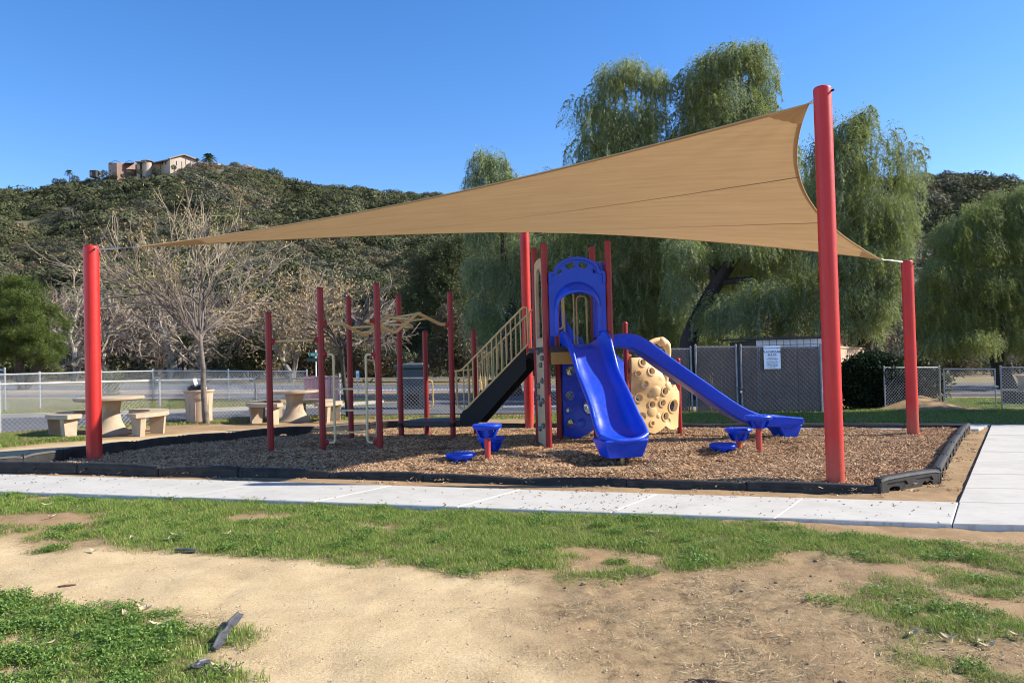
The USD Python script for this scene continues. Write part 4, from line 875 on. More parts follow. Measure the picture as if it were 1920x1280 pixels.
# moulded climbing panels: blue behind the slide, pale orange at the right
def bubble_panel(pa, pb, outline, holes, bosses, m, name, th=.10, bulge=.16, label=None):
    d = pb - pa; L = np.linalg.norm(d[:2]); d = np.array([d[0], d[1], 0]) / L; n_ = np.array([d[1], -d[0], 0])
    P = Polygon(outline).buffer(.03).buffer(-.03)
    for (x, z, r) in holes: P = P.difference(affinity.scale(Point(x, z).buffer(abs(r), 14), 1, 1.08))
    M = m3.Manifold.extrude(m3.CrossSection([list(P.exterior.coords)[:-1]] + [list(q.coords)[:-1] for q in P.interiors], m3.FillRule.EvenOdd) if P.geom_type == 'Polygon' else m3.CrossSection([list(max(P.geoms, key=lambda g: g.area).exterior.coords)[:-1]] + [list(q.coords)[:-1] for q in max(P.geoms, key=lambda g: g.area).interiors], m3.FillRule.EvenOdd), th)
    for (x, z, r) in holes:
        rr = abs(r); ring = m3.Manifold.cylinder(th + .014, rr + .045, rr + .030, 28) - m3.Manifold.cylinder(th + .3, rr, rr + .008, 28).translate((0, 0, -.05))
        M = M + ring.translate((x, z, .0))
    for (x, z, r, q) in bosses:
        s = m3.Manifold.sphere(r, 28).scale((1, 1, abs(q) * .5)).translate((x, z, th - .01)); M = M + s if q > 0 else M - m3.Manifold.sphere(r, 24).scale((1, 1, -q)).translate((x, z, th + .012))
    for (x, z, r) in holes: M = M - m3.Manifold.cylinder(th + .4, abs(r), abs(r) + .006, 28).translate((x, z, -.1))
    M = M.refine_to_length(.09)
    t = M.to_mesh(); v = np.array(t.vert_properties[:, :3], float); f = np.array(t.tri_verts)
    zmx = max(q[1] for q in outline)
    depth = v[:, 2] - th / 2 + bulge * np.sin(np.clip(v[:, 0] / L, 0, 1) * PI) * (.4 + .6 * np.sin(np.clip(v[:, 1] / zmx, 0, 1) * PI)) + .03 * np.sin(v[:, 1] * 5 + v[:, 0] * 3)
    W = pa + d * v[:, :1] + n_ * depth[:, None] + np.array([0, 0, 1]) * v[:, 1:2]
    return obj(name, (W, f), m, play, smooth=38, label=label), d, n_, L
LNO = np.linalg.norm((PO - PN)[:2]); LOP = np.linalg.norm((PP - PO)[:2])
bubble_panel(PN, PO, [(.06, .10), (.35, .04), (.62, .16), (.86, .34), (1.1, .52), (LNO - .08, .50), (LNO - .08, 1.50), (LNO - .25, 1.62), (.95, 1.66), (.70, 1.66), (.52, 1.86), (.42, 2.02), (.28, 1.92), (.22, 2.10), (.17, 2.42), (.08, 2.62), (.06, 2.4)],
             [(.20, .34, .075), (.20, .88, .085), (.20, 1.36, .085), (.62, .66, .15), (.17, .60, .05), (LNO - .22, 1.16, .10), (.95, 1.05, .12), (.66, 1.34, .09)],
             [(.42, 1.06, .10, .5), (.42, .34, .10, -.3), (.5, 1.5, .08, .4)], BLUE, 'bubble_panel')
ch, dC, nC, LC = bubble_panel(PO, PP, [(.07, 1.02), (.07, 1.62), (.25, 1.62), (.45, 1.62), (.56, 1.50), (.70, 1.42), (.80, 1.22), (.84, 1.06), (.93, 1.10), (1.02, .98), (1.14, 1.04), (1.22, .92), (LOP - .08, .90), (LOP - .07, .14), (LOP - .2, .10), (1.0, .12), (.86, .20), (.72, .12), (.56, .06), (.40, .10), (.28, .20), (.30, .34), (.12, .62), (.06, .70)],
             [(.20, 1.30, .045), (.50, 1.34, .065), (.34, 1.08, .06), (.22, .80, .065), (.50, .66, .06), (.76, .68, .06), (1.08, .60, .125), (.86, .40, .075), (.50, .28, .04), (.80, .92, .07), (.32, 1.52, .06)],
             [(.58, .92, .12, .55), (.50, .52, .12, .6), (.60, .78, .05, .8), (.90, 1.02, .10, .9), (.66, .42, .06, .9), (.26, .42, .10, -.35), (1.12, .92, .06, -.4), (.42, .84, .07, -.3), (.72, 1.2, .08, .5), (.95, .28, .08, -.4)], CHEESE, 'bubble_panel', label='pale orange moulded climbing panel full of round holes')
q = lambda x, z, o_=.02: PO + dC * x + nC * o_ + [0, 0, z]
horn = fillet([q(.36, 1.60), q(.42, 1.78), q(.62, 1.93), q(.84, 1.97, .05), q(1.0, 1.90, .06), q(1.06, 1.70, .06), q(1.03, 1.48, .05), q(.98, 1.10, .04)], .16, 6)
rr = np.interp(np.linspace(0, 1, len(horn)), [0, .25, .5, .62, .75, 1], [.05, .055, .075, .085, .055, .045])
obj('climbing_horn', MB().add(tube(horn, rr, 16)), CHEESE, ch, smooth=50)
kb_ = trimesh.creation.icosphere(3, .105); kb_.apply_translation(q(.88, 1.93, .06)); obj('horn_knob', kb_, CHEESE, ch, smooth=True)
for z in (1.66, 1.36, .98): bracket(PO, z, dC, .06, .02)
for z in (.86, .42): bracket(PP, z, -dC, .04, .02)
# tan grab rails at the rear of the tower
for a, b, z0, z1 in ((.50, .67, 1.84, 2.86), (.72, .89, 1.84, 2.78)):
    c = PJ + (PM - PJ) * a; e_ = PJ + (PM - PJ) * b; y_ = np.array([0, .12, 0])
    obj('grab_rail', MB().add(tube(fillet([V(c + y_, z0 - .1), V(c + y_, z1), V(e_ + y_, z1), V(e_ + y_, z0 - .1)], .08, 6), .017, 10)), TAN, play, smooth=40)
c = PN + np.array([-.02, -.05, 0]); d = np.array([.13, -.03, 0])
obj('grab_rail', MB().add(tube(fillet([V(c, 2.86), V(c, 2.86) + d, V(c, 2.18) + d, V(c, 2.18)], .07, 6), .017, 10)), TAN, play, smooth=40)
# low blue guard at the rear of the deck
outl = Polygon([(0, 1.86), (1.0, 1.86), (1.0, 2.0), (.86, 2.08), (.70, 2.32), (.62, 2.30), (.55, 2.06), (.40, 2.12), (.26, 2.10), (.14, 1.98), (0, 2.0)]).buffer(-.02).buffer(.02)
obj('guard_panel', plate(outl, .06, QL + [.06, 0, 0], QR - QL, (0, 0, 1)), BLUE, play)

# ---------------------------------------------------------------- stepping pods
def pod_seat():
    R = .225
    rim = m3.Manifold.revolve(m3.CrossSection([[(0, 0), (0, -.065), (R - .012, -.065), (R, -.05), (R + .006, -.02), (R - .006, -.004), (R - .02, 0)]]), 48)
    bowl = m3.Manifold.revolve(m3.CrossSection([[(0, -.05), (0, -.215), (.105, -.215), (.125, -.205), (.165, -.14), (.195, -.05)]]), 48)
    for k in range(6):
        a = math.radians(30 + 60 * k)
        cut = m3.Manifold.hull_points([(.10, -.065, -.085), (.10, .065, -.085), (.25, -.075, -.085), (.25, .075, -.085), (.075, -.035, -.20), (.075, .035, -.20), (.25, -.045, -.20), (.25, .045, -.20)])
        bowl = bowl - cut.rotate((0, 0, math.degrees(a)))
    s = rim + bowl + m3.Manifold.cylinder(.15, .07, .07, 24).translate((0, 0, -.21))
    for r, n in ((.05, 5), (.105, 10), (.16, 15)):
        for k in range(n):
            a = 2 * PI * k / n + r * 9; s = s + m3.Manifold.cylinder(.006, .017, .012, 10).translate((r * math.cos(a), r * math.sin(a), -.001))
    return s
SEAT = pod_seat()
def pod(b, ztop, label, rot):
    t = thing('stepping_pod', label, 'stepping pod', b, rotz=rot, group='blue stepping pods on red posts')
    obj('seat', SEAT.translate((0, 0, ztop)), BLUE, t, smooth=35, local=True)
    obj('pod_post', lathe([(0, -.15), (.048, -.15), (.048, ztop - .2), (0, ztop - .2)], 20), RED, t, smooth=40, local=True)
def pod_at(px, base_row, top_row, label, rot):
    b = gp(px, base_row); pod(b, up_from(b, top_row + 1.5), label, rot)
pod_at(1356.5, 855, 829.5, 'lowest blue stepping pod of the right set, almost resting on the chips', .3)
pod_at(1386, 850, 800.5, 'middle blue stepping pod of the right set, between the low one and the tall one', 1.0)
pod_at(1424, 855, 776.5, 'tallest blue stepping pod of the right set, in front of the long slide end', .7)
pod_at(864, 868, 847, 'lowest blue stepping pod left of the wide slide, sunk into the chips', .1)
pod_at(922, 857, 817.5, 'middle blue stepping pod left of the wide slide, half hidden by the tall one', .9)
pod_at(915, 869, 793, 'tallest blue stepping pod left of the wide slide', .5)
# ---------------------------------------------------------------- chain link fences
def chain_panel(a, b, z0, z1, pitch=.062, r=.0022, foot=None):
    """Diagonal wires of chain link between a and b (points of the ground)."""
    L = np.linalg.norm((b - a)[:2]); H = z1 - z0; c = pitch * 1.0; S, E = [], []
    for sgn in (1, -1):
        for s in np.arange(-H, L + H, c * 1.414):
            u0, u1 = (s, s + H) if sgn > 0 else (s + H, s); lo, hi = z0, z1
            p, q = np.array([u0, z0]), np.array([u1, z1]); t0, t1 = 0., 1.
            du = q[0] - p[0]
            ta, tb = sorted(((0 - p[0]) / du, (L - p[0]) / du)); t0, t1 = max(0, ta), min(1, tb)
            if t1 - t0 < .01: continue
            S.append(p + (q - p) * t0); E.append(p + (q - p) * t1)
    S, E = np.array(S), np.array(E); d = (b - a)[:2] / L
    w = lambda Q: np.column_stack([a[0] + d[0] * Q[:, 0], a[1] + d[1] * Q[:, 0], a[2] + (b[2] - a[2]) * Q[:, 0] / L + Q[:, 1]])
    n = len(S); return segs(w(S), w(E), np.full(n, r), np.full(n, r), 3)
def fence(pts, h, label, spacing=3.0, m_post=None, m_wire=None, rail_r=.021, post_r=.024, pitch=.07, wire_r=.005, rail=True):
    m_post, m_wire = m_post or STEEL, m_wire or WIRE
    pts = [np.array(p, float) for p in pts]; t = thing('chain_link_fence', label, 'fence', pts[0])
    for a, b in zip(pts, pts[1:]):
        L = np.linalg.norm((b - a)[:2]); n = max(1, round(L / spacing))
        for k in range(n + (1 if b is pts[-1] else 0)):
            p = lerp(a, b, k / n); obj('fence_post', lathe([(0, -.1), (post_r, -.1), (post_r, h + .03), (post_r * 1.25, h + .035), (post_r * 1.1, h + .06), (0, h + .075)], 12, p), m_post, t, smooth=40)
        if rail: obj('top_rail', MB().add(cyl(a + [0, 0, h], b + [0, 0, h], rail_r, 10)), m_post, t, smooth=40)
        obj('chain_mesh', chain_panel(a, b, .03, h, pitch, wire_r), m_wire, t)
    return t
F1 = [gp(-330, 850), gp(0, 813.5), gp(300, 793.5), gp(480, 785)]
fence(F1, 1.06, 'silver chain link fence behind the left picnic table, before the access road')
fence([gp(480, 785), gp(620, 783), gp(880, 781), gp(1000, 780.5), gp(1235, 779)], 1.06, 'dark chain link fence behind the play structure and the second table', m_post=GALV_DARK, m_wire=GALV_DARK)
gz2 = lambda x, y: np.array([x, y, G(x)])
fence([gz2(-15.6, 21.0), gz2(-14.9, 24.2), gz2(-13.4, 28.6), gz2(-7.4, 27.6)], 1.12, 'farther silver chain link fence beyond the left lawn, reaching the pink board')
fence([gz2(-44, 24.5), gz2(-15.6, 23.6)], 1.25, 'farthest left chain link fence closing the small yard')
pr = [gp(1660, 770), gp(1764, 768)]
fence(pr, 1.30, 'chain link fence between the clipped dark bush and the gate', 2.2, GALV_DARK)
fence([gp(1879, 769), gp(2250, 771)], 1.30, 'chain link fence right of the gate at the far right', 2.6, GALV_DARK)
# gate
ga, gb = gp(1772, 769), gp(1868, 770); gt = thing('chain_link_gate', 'grey chain link gate standing between two posts, with road behind', 'gate', ga)
for a, b in ((ga + [0, 0, 1.26], gb + [0, 0, 1.26]), (ga + [0, 0, .06], gb + [0, 0, .06]), (ga + [0, 0, .66], gb + [0, 0, .66])):
    obj('gate_rail', MB().add(cyl(a, b, .02, 10)), GALV_DARK, gt, smooth=40)
for p in (ga, gb): obj('gate_stile', MB().add(cyl(p + [0, 0, .05], p + [0, 0, 1.28], .02, 10)), GALV_DARK, gt, smooth=40)
obj('chain_mesh', chain_panel(ga, gb, .06, 1.26), WIRE, gt)
obj('latch', MB().add(rbox(gb + [.02, -.03, .72], (.10, .04, .05), .008)), GALV_DARK, gt)
for z in (.25, 1.1): obj('hinge', MB().add(rbox(ga + [-.02, -.02, z], (.07, .05, .06), .008)), GALV_DARK, gt)

# ---------------------------------------------------------------- slatted enclosure fence with gates
def slat_fence(a, b, h, label, gates=False):
    L = np.linalg.norm((b - a)[:2]); d = np.array([b[0] - a[0], b[1] - a[1], 0]) / L; n_ = np.array([d[1], -d[0], 0]); ang = math.atan2(d[1], d[0])
    t = thing('slatted_fence', label, 'fence', a); zl = lambda u: (b[2] - a[2]) * u / L
    m = MB(); rg = np.random.default_rng(int(abs(a[0] * 100)))
    for k in range(int(L / .062)):
        u = (k + .5) * .062
        m.add(bx(a + d * u + n_ * rg.normal(0, .002) + [0, 0, zl(u) + h / 2 + .01 + rg.normal(0, .004)], (.057 - (rg.random() < .12) * .012, .012, h - .06), ang))
    obj('slats', m, SLAT, t, kind='stuff')
    c = chain_panel(a + n_ * .016, b + n_ * .016, .03, h, .10, .0070); obj('chain_mesh', c, DARKWIRE, t)
    obj('top_rail', MB().add(cyl(a + [0, 0, h] - n_ * .02, b + [0, 0, h] - n_ * .02, .018, 8)), GALV_DARK, t, smooth=40)
    for u in np.linspace(0, L, max(2, int(L / 1.6) + 1)):
        p = a + d * u + n_ * .03 + [0, 0, zl(u)]; obj('fence_post', lathe([(0, -.1), (.03, -.1), (.03, h + .06), (0, h + .09)], 12, p), GALV_DARK, t, smooth=40)
    return d, n_
HS = 1.93
s_a, s_b, s_c, s_d, s_e, s_f = gp(1212, 773), gp(1298, 773), gp(1307, 773), gp(1383, 773), gp(1392, 773), gp(1541, 773)
slat_fence(s_a, s_b, HS - .06, 'left slatted chain link panel of the grey enclosure, left of its gate')
slat_fence(s_c, s_d, HS, 'slatted chain link gate leaf in the middle of the grey enclosure')
dS_, nS_ = slat_fence(s_e, s_f, HS, 'right slatted chain link panel of the grey enclosure, carrying the rules sign')
s_g = s_f + np.array([1.5, 3.6, 0]); s_g[2] = G(s_g[0]); slat_fence(s_f + [.03, .05, 0], s_g, HS, 'short side of the slatted enclosure next to the dark bush')
ch_ = thing('gate_chain', 'dark chain and lock holding the enclosure gate shut', 'chain', (s_d + s_e) / 2 + [0, -.09, .72])
obj('chain', MB().add(tube(fillet([s_d + [0, -.09, .75], (s_d + s_e) / 2 + [0, -.11, .66], s_e + [.06, -.09, .69]], .05, 5), .014, 8)), BLACK, ch_, smooth=40)
obj('padlock', rbox((s_d + s_e) / 2 + [.02, -.12, .61], (.06, .03, .07), .008), STAINLESS, ch_)
# rules sign
def text_on(lines, o, d, n_, m, parent, name='lettering'):
    """lines: (text, height, z, bold), centred on o."""
    for s_, hgt, z, bold in lines:
        e = meshkit.text_mesh(s_, hgt, .003, bold); v = np.array(e.vertices); v[:, 0] -= (v[:, 0].min() + v[:, 0].max()) / 2
        obj(name, (o + d * v[:, :1] + np.array([0, 0, 1]) * (v[:, 1:2] + z) + n_ * v[:, 2:3], e.faces), m, parent)
q0, q1 = at(1431.5, 649, s_e[1] - .10), at(1464, 691, s_e[1] - .10); sw, sh = abs(q1[0] - q0[0]), abs(q0[2] - q1[2]); so = np.array([(q0[0] + q1[0]) / 2, s_e[1] - .10, (q0[2] + q1[2]) / 2])
sg = thing('rules_sign', 'pale blue playground rules sign on the slatted fence', 'sign', so)
obj('sign_plate', rbox(so, (sw, .012, sh), .004), SIGNW, sg)
k_ = sh / .66; X, N_ = np.array([1., 0, 0]), np.array([0, -1., 0])
text_on([('The Country Estates', .036 * k_, .255 * k_, False), ('PLAYGROUND', .058 * k_, .135 * k_, True), ('RULES', .058 * k_, .050 * k_, True),
         ('This play area is', .024 * k_, -.015 * k_, False), ('designed for children', .024 * k_, -.055 * k_, False), ('5-12 years of age', .024 * k_, -.095 * k_, False),
         ('Please supervise your', .024 * k_, -.145 * k_, False), ('children at all times.', .024 * k_, -.185 * k_, False), ('Parents or Guardians', .024 * k_, -.225 * k_, False), ('are responsible for', .024 * k_, -.262 * k_, False), ('their safety.', .024 * k_, -.300 * k_, False)], so + N_ * .0065, X, N_, INK, sg)
# small white shed behind the slats
y0 = 25.6; p0, p1 = at(1418, 637, y0), at(1546, 632, y0)
sb = thing('pump_shed', 'white panelled shed with a dark flat roof behind the slatted fence', 'shed', (p0[0], y0, G(p0[0])))
zt_ = p0[2]; w_ = p1[0] - p0[0]
obj('wall', bx((p0[0] + w_ / 2, y0 + 1.6, zt_ / 2 - .2), (w_, 3.0, zt_ + .35)), ROOFDARK, sb)
for k in range(10):
    u = p0[0] + .01 + k * w_ / 10
    for z0, z1 in ((-.3, zt_ - .20), (zt_ - .185, zt_ - .01)):
        obj('wall_panel', bx((u + w_ / 20, y0 + .08, (z0 + z1) / 2), (w_ / 10 - .02, .04, z1 - z0)), WHITEPANEL, sb)
rv = np.array([[p0[0] - .22, y0 - .15, zt_ + .00], [p1[0] + .2, y0 - .15, zt_ + .0], [p1[0] + .2, y0 + 3.3, zt_ + .02], [p0[0] - .22, y0 + 3.3, zt_ + .02]])
obj('roof', trimesh.convex.convex_hull(np.vstack([rv, rv + [0, 0, .07]])), ROOFDARK, sb)
# tan block wall lit by the sun, to the right of the enclosure
wa, wb = at(1556, 652, 26.0), at(1629, 655, 31.0)
tw = thing('block_wall', 'sunlit tan stucco wall between the slatted enclosure and the dark bush', 'wall', (wa[0], wa[1], G(wa[0])))
wv = [[10.25, 24.9, -.6], [12.9, 27.9, -.6], [12.9, 27.9, at(1629, 655, 27.9)[2]], [10.25, 24.9, at(1556, 651, 25.2)[2]]]
wv = np.array(wv); th_ = np.array([-.18, .12, 0]); obj('wall_body', trimesh.convex.convex_hull(np.vstack([wv, wv + th_])), STUCCO, tw)
cp = np.array([[10.25, 24.9, wv[3][2]], [12.9, 27.9, wv[2][2]]]); cv = np.vstack([cp + [.03, -.02, .002], cp + th_ * 1.2, cp + [.03, -.02, .06], cp + th_ * 1.2 + [0, 0, .06]]); obj('wall_cap', trimesh.convex.convex_hull(cv), STUCCO, tw)

# ---------------------------------------------------------------- picnic tables, benches, bin
def picnic_table(b, label, r=.68, h=.79):
    t = thing('picnic_table', label, 'picnic table', b, group='round concrete picnic tables')
    obj('table_top', lathe([(0, h - .085), (r - .10, h - .085), (r - .02, h - .07), (r, h - .055), (r + .004, h - .015), (r - .012, h), (0, h)], 56, b), TABLE, t, smooth=35)
    obj('pedestal', lathe([(0, -.05), (.42, -.05), (.42, .02), (.38, .05), (.30, .14), (.235, .27), (.205, .42), (.20, .52), (.225, .60), (.235, h - .086), (0, h - .086)], 40, b), TABLE, t, smooth=40)
def bench(c, ang, label, R=1.15, w=.40, span=.86, h=.47, legs=True):
    """Arc bench whose hub lies at c; ang is the direction from the hub to the bench."""
    a = np.linspace(ang - span / 2 / R * 1.0, ang + span / 2 / R * 1.0, 14)
    mid = c + np.array([math.cos(ang) * R, math.sin(ang) * R, 0]); mid[2] = G(mid[0])
    t = thing('concrete_bench', label, 'bench', mid)
    out = [(c[0] + (R + w / 2) * math.cos(k), c[1] + (R + w / 2) * math.sin(k)) for k in a] + [(c[0] + (R - w / 2) * math.cos(k), c[1] + (R - w / 2) * math.sin(k)) for k in a[::-1]]
    P = Polygon(out).buffer(-.015).buffer(.015)
    obj('seat', MB().add(plate(P, .075, (0, 0, mid[2] + h - .045), (1, 0, 0), (0, 1, 0))).add(plate(P.buffer(-.01), .012, (0, 0, mid[2] + h - .003), (1, 0, 0), (0, 1, 0))), TABLE, t)
    for k in (ang - span / 2 / R * .66, ang + span / 2 / R * .66):
        r = np.array([math.cos(k), math.sin(k), 0]); s = np.array([-r[1], r[0], 0]); o = np.array([c[0], c[1], mid[2]]) + r * R
        pts = [o + r * x + s * y + [0, 0, z] for z, x0 in ((-.06, .12), (h - .083, .165)) for x in (-x0, x0) for y in (-.055, .055)]
        obj('leg', trimesh.convex.convex_hull(np.array(pts)), TABLE, t)
T1 = gp(206, 813); picnic_table(T1, 'round concrete picnic table half hidden by the left red shade pole')
for ang, lb in ((math.radians(232), 'curved concrete bench at the left front of the nearer table'), (math.radians(-12), 'curved concrete bench on the right of the nearer table'), (math.radians(62), 'curved concrete bench behind the nearer table, partly hidden'), (math.radians(150), 'curved concrete bench at the back left of the nearer table')):
    bench(T1, ang, lb, R=.98, span=.92)
T2 = gp(553, 789); picnic_table(T2, 'farther round concrete picnic table beyond the chinning bar', .62, .78)
for ang, lb in ((math.radians(238), 'curved concrete bench at the left front of the farther table'), (math.radians(-10), 'curved concrete bench on the right of the farther table'), (math.radians(75), 'curved concrete bench behind the farther table'), (math.radians(150), 'curved concrete bench at the back left of the farther table')):
    bench(T2, ang, lb, R=1.0, span=1.0, h=.50)
tb = gp(374, 791); tc = thing('litter_bin', 'tan concrete litter bin with black lid and rubbish, behind the young bare tree', 'litter bin', tb)
P0 = [(.0, -.03), (.305, -.03), (.31, .02), (.315, .40), (.335, .72), (.345, .735), (.36, .76), (.375, .775), (.375, .80), (.365, .81), (.30, .81), (.29, .70), (0, .70)]
obj('bin_body', lathe(P0, 40, tb), CANM, tc, smooth=35)
for k in range(12):
    a = 2 * PI * k / 12 + .1; obj('bin_flute', MB().add(tube([tb + [.306 * math.cos(a), .306 * math.sin(a), .02], tb + [.325 * math.cos(a), .325 * math.sin(a), .68]], .010, 6)), CANM, tc)
ll = [('DOGGI', .055)]
e = meshkit.text_mesh('DOGGI', .055, .004, True); v = np.array(e.vertices); v[:, 0] -= v[:, 0].mean(); aa = math.radians(-62) + v[:, 0] / .335; rr = .338 + v[:, 2] + (v[:, 1]) * .06
obj('lettering', (tb + np.column_stack([rr * np.cos(aa), rr * np.sin(aa), .56 + v[:, 1]]), e.faces), BROWNINK, tc)
rg = np.random.default_rng(3)
bg = trimesh.creation.icosphere(3, 1); v = np.array(bg.vertices); v *= (.8 + .45 * meshkit.noise(v * 2.6, 4))[:, None]; obj('rubbish_bag', (tb + v * [.24, .22, .11] + [-.03, 0, .84], bg.faces), BAG, tc, smooth=True)
lid1, lid2 = trimesh.creation.box((.26, .34, .012)), trimesh.creation.box((.20, .16, .01))
lid1.apply_transform(trimesh.transformations.euler_matrix(.1, -.42, .2)); lid1.apply_translation(tb + [.19, -.02, 1.0]); obj('lid_flap', lid1, BAG, tc)
lid2.apply_transform(trimesh.transformations.euler_matrix(.2, 1.25, .1)); lid2.apply_translation(tb + [-.06, -.05, 1.0]); obj('paper_scrap', lid2, PAPER, tc)
bp = trimesh.creation.icosphere(2, 1); v = np.array(bp.vertices); v *= (.8 + .4 * meshkit.noise(v * 3, 9))[:, None]; obj('paper_scrap', (tb + v * [.07, .06, .05] + [.18, -.12, .85], bp.faces), PAPER, tc, smooth=True)
# second tan bin at the far right edge
b2 = np.array([(1912 - 960) / FPX * 26.5, 26.5, 0]); b2[2] = G(b2[0]); t2 = thing('concrete_planter', 'tan concrete bin on a dark base at the right edge behind the fence', 'bin', b2)
obj('bin_body', lathe([(0, -.05), (.30, -.05), (.33, .9), (.38, .92), (.38, 1.0), (0, 1.0)], 32, b2 + [.25, 0, 0]), CANM, t2, smooth=35)
obj('dark_base', rbox(b2 + [-.25, -.1, .22], (.6, .7, .5), .03), BLACK, t2)

# ---------------------------------------------------------------- things along the road
db = np.array([-3.15, 24.0, G(-3.15)]); cb = thing('utility_bin', 'dark green steel bin with flat lid behind the fence, by the road', 'bin', db)
h_ = 1.28; obj('bin_body', rbox(db + [0, 0, h_ / 2], (.86, .8, h_), .03), BIN, cb); obj('lid', rbox(db + [0, -.02, h_ + .05], (1.0, .92, .12), .03), BIN, cb); obj('lid_top', rbox(db + [.1, 0, h_ + .13], (.55, .5, .05), .02), GALV_DARK, cb)
obj('front_hatch', rbox(db + [.05, -.41, .32], (.42, .03, .34), .01), BLACK, cb)
pb_ = [at(570, 703, 27.3), at(634, 703, 27.0)]; zb = (pb_[0][2] + pb_[1][2]) / 2
pw = thing('pink_board_fence', 'weathered pink board screen on the far chain link fence', 'fence', (pb_[0][0], 27.3, G(pb_[0][0])))
nb = 9
for k in range(nb):
    a, b = lerp(pb_[0], pb_[1], k / nb), lerp(pb_[0], pb_[1], (k + 1) / nb); c = (a + b) / 2; gzc = G(c[0])
    obj('board', rbox((c[0], c[1], (zb + gzc) / 2 + .01 * math.sin(k * 4)), (b[0] - a[0] - .008, .02, zb - gzc - .06), .004), PINK, pw)
obj('board_post', MB().add(cyl((pb_[1][0] + .05, 27.0, G(-6) - .1), (pb_[1][0] + .05, 27.0, zb + .05), .025, 10)), STEEL, pw)
# street name sign
ys = 46.0; p = at(592.5, 690, ys); top = at(592, 667, ys); ss = thing('street_name_sign', 'green street name sign on a white post beyond the pink boards', 'street sign', (p[0], ys, G(p[0])))
obj('sign_post', MB().add(cyl((p[0], ys, G(p[0]) - .1), (p[0], ys, top[2] + .35), .035, 10)), WHITE, ss)
c = at(592, 668, ys); obj('name_plate', rbox((c[0] + .0, ys - .06, c[2] + .12), (.78, .02, .22), .004), SIGNGREEN, ss); obj('name_plate', rbox((c[0] - .1, ys - .03, c[2] - .20), (.9, .02, .2), .004), SIGNDARK, ss)
text_on([('Bar Ten', .10, .07, True)], np.array([c[0], ys - .072, c[2]]), X, N_, WHITE, ss)
# white notice sign
yw = 33.0; c = at(670.5, 703, yw); ns = thing('notice_sign', 'small white notice sign with two dark marks on a thin post', 'sign', (c[0], yw, G(c[0])))
obj('sign_post', MB().add(cyl((c[0], yw + .03, G(c[0]) - .1), (c[0], yw + .03, c[2] + .2), .022, 8)), STEEL, ns)
obj('sign_plate', rbox((c[0], yw, c[2]), (.14, .012, .37), .01), WHITE, ns)
for dx in (-.026, .022): obj('arrow_mark', MB().add(plate(Polygon([(-.008, -.08), (.008, -.08), (.012, .03), (.018, .03), (0, .07), (-.018, .03), (-.012, .03)]), .004, (c[0] + dx, yw - .008, c[2]), X, (0, 0, 1))), INK, ns)
# wheel stops on the access road
for k, (px, row) in enumerate(((985, 770), (1060, 769))):
    b = gp(px, row); w = thing('wheel_stop', ['pale concrete wheel stop on the dark road behind the stairs', 'pale concrete wheel stop seen beside the blue climbing panel'][k], 'wheel stop', b)
    obj('stop_body', rbox(b + [0, 0, .09], (1.4, .16, .13), .03), KERB, w)
# ---------------------------------------------------------------- vegetation: building blocks
def quads(C, D, W, ln, wd):
    """Narrow leaves as pointed quads: centre root C, direction D, side W."""
    n = len(C); ln = np.broadcast_to(ln, n)[:, None]; wd = np.broadcast_to(wd, n)[:, None]
    V = np.stack([C, C + D * ln * .45 + W * wd, C + D * ln, C + D * ln * .45 - W * wd], 1).reshape(-1, 3)
    f = np.array([[0, 1, 2], [0, 2, 3]]); return V, (f[None] + (np.arange(n) * 4)[:, None, None]).reshape(-1, 3)
def tris(C, D, W, ln, wd):
    """Narrow leaves as single triangles."""
    n = len(C); ln = np.broadcast_to(ln, n)[:, None]; wd = np.broadcast_to(wd, n)[:, None]
    return np.stack([C - W * wd, C + W * wd, C + D * ln], 1).reshape(-1, 3), np.arange(3 * n).reshape(-1, 3)
def unit(v): return v / np.maximum(np.linalg.norm(v, axis=-1, keepdims=True), 1e-9)
def strand(rng, length, n, leaf=.14, wd=.0145, arc=.35):
    """A weeping pepper branchlet: arcs out along +x, then hangs."""
    t = np.sort(rng.uniform(.02, 1, n)); sway = rng.normal(0, .06, 2)
    x = arc * (1 - np.exp(-t * 4)) + sway[0] * t; z = .10 * np.sin(np.clip(t * 4, 0, PI)) - length * np.clip(t - .06, 0, 1) ** 1.05; y = sway[1] * t + .03 * np.sin(t * 7 + sway[0] * 30)
    C = np.stack([x, y, z], 1); a = rng.uniform(0, 2 * PI, n)
    D = unit(np.stack([np.cos(a) * .75, np.sin(a) * .75, -rng.uniform(.25, 1.1, n)], 1)); W = unit(np.cross(D, rng.normal(0, 1, (n, 3))))
    m = MB().add(tris(C, D, W, rng.uniform(.7, 1.3, n) * leaf * 1.12, rng.uniform(.7, 1.3, n) * wd * 1.15))
    tt = np.linspace(0, 1, 5); P = np.stack([arc * (1 - np.exp(-tt * 4)) + sway[0] * tt, sway[1] * tt, .10 * np.sin(np.clip(tt * 4, 0, PI)) - length * np.clip(tt - .06, 0, 1) ** 1.05], 1)
    m.add(segs(P[:-1], P[1:], np.full(4, .006), np.full(4, .004), 3)); return m.get()
def clump(rng, n, r, leaf, wd, up=.3, flat=1.0):
    """A ball of leaves pointing outwards."""
    d = unit(rng.normal(0, 1, (n, 3))); d[:, 2] *= flat; rad = r * rng.uniform(.25, 1, n) ** .6
    C = d * rad[:, None]; D = unit(d + rng.normal(0, .7, (n, 3)) + [0, 0, up]); W = unit(np.cross(D, rng.normal(0, 1, (n, 3))))
    return quads(C, D, W, rng.uniform(.6, 1.3, n) * leaf, rng.uniform(.7, 1.3, n) * wd)
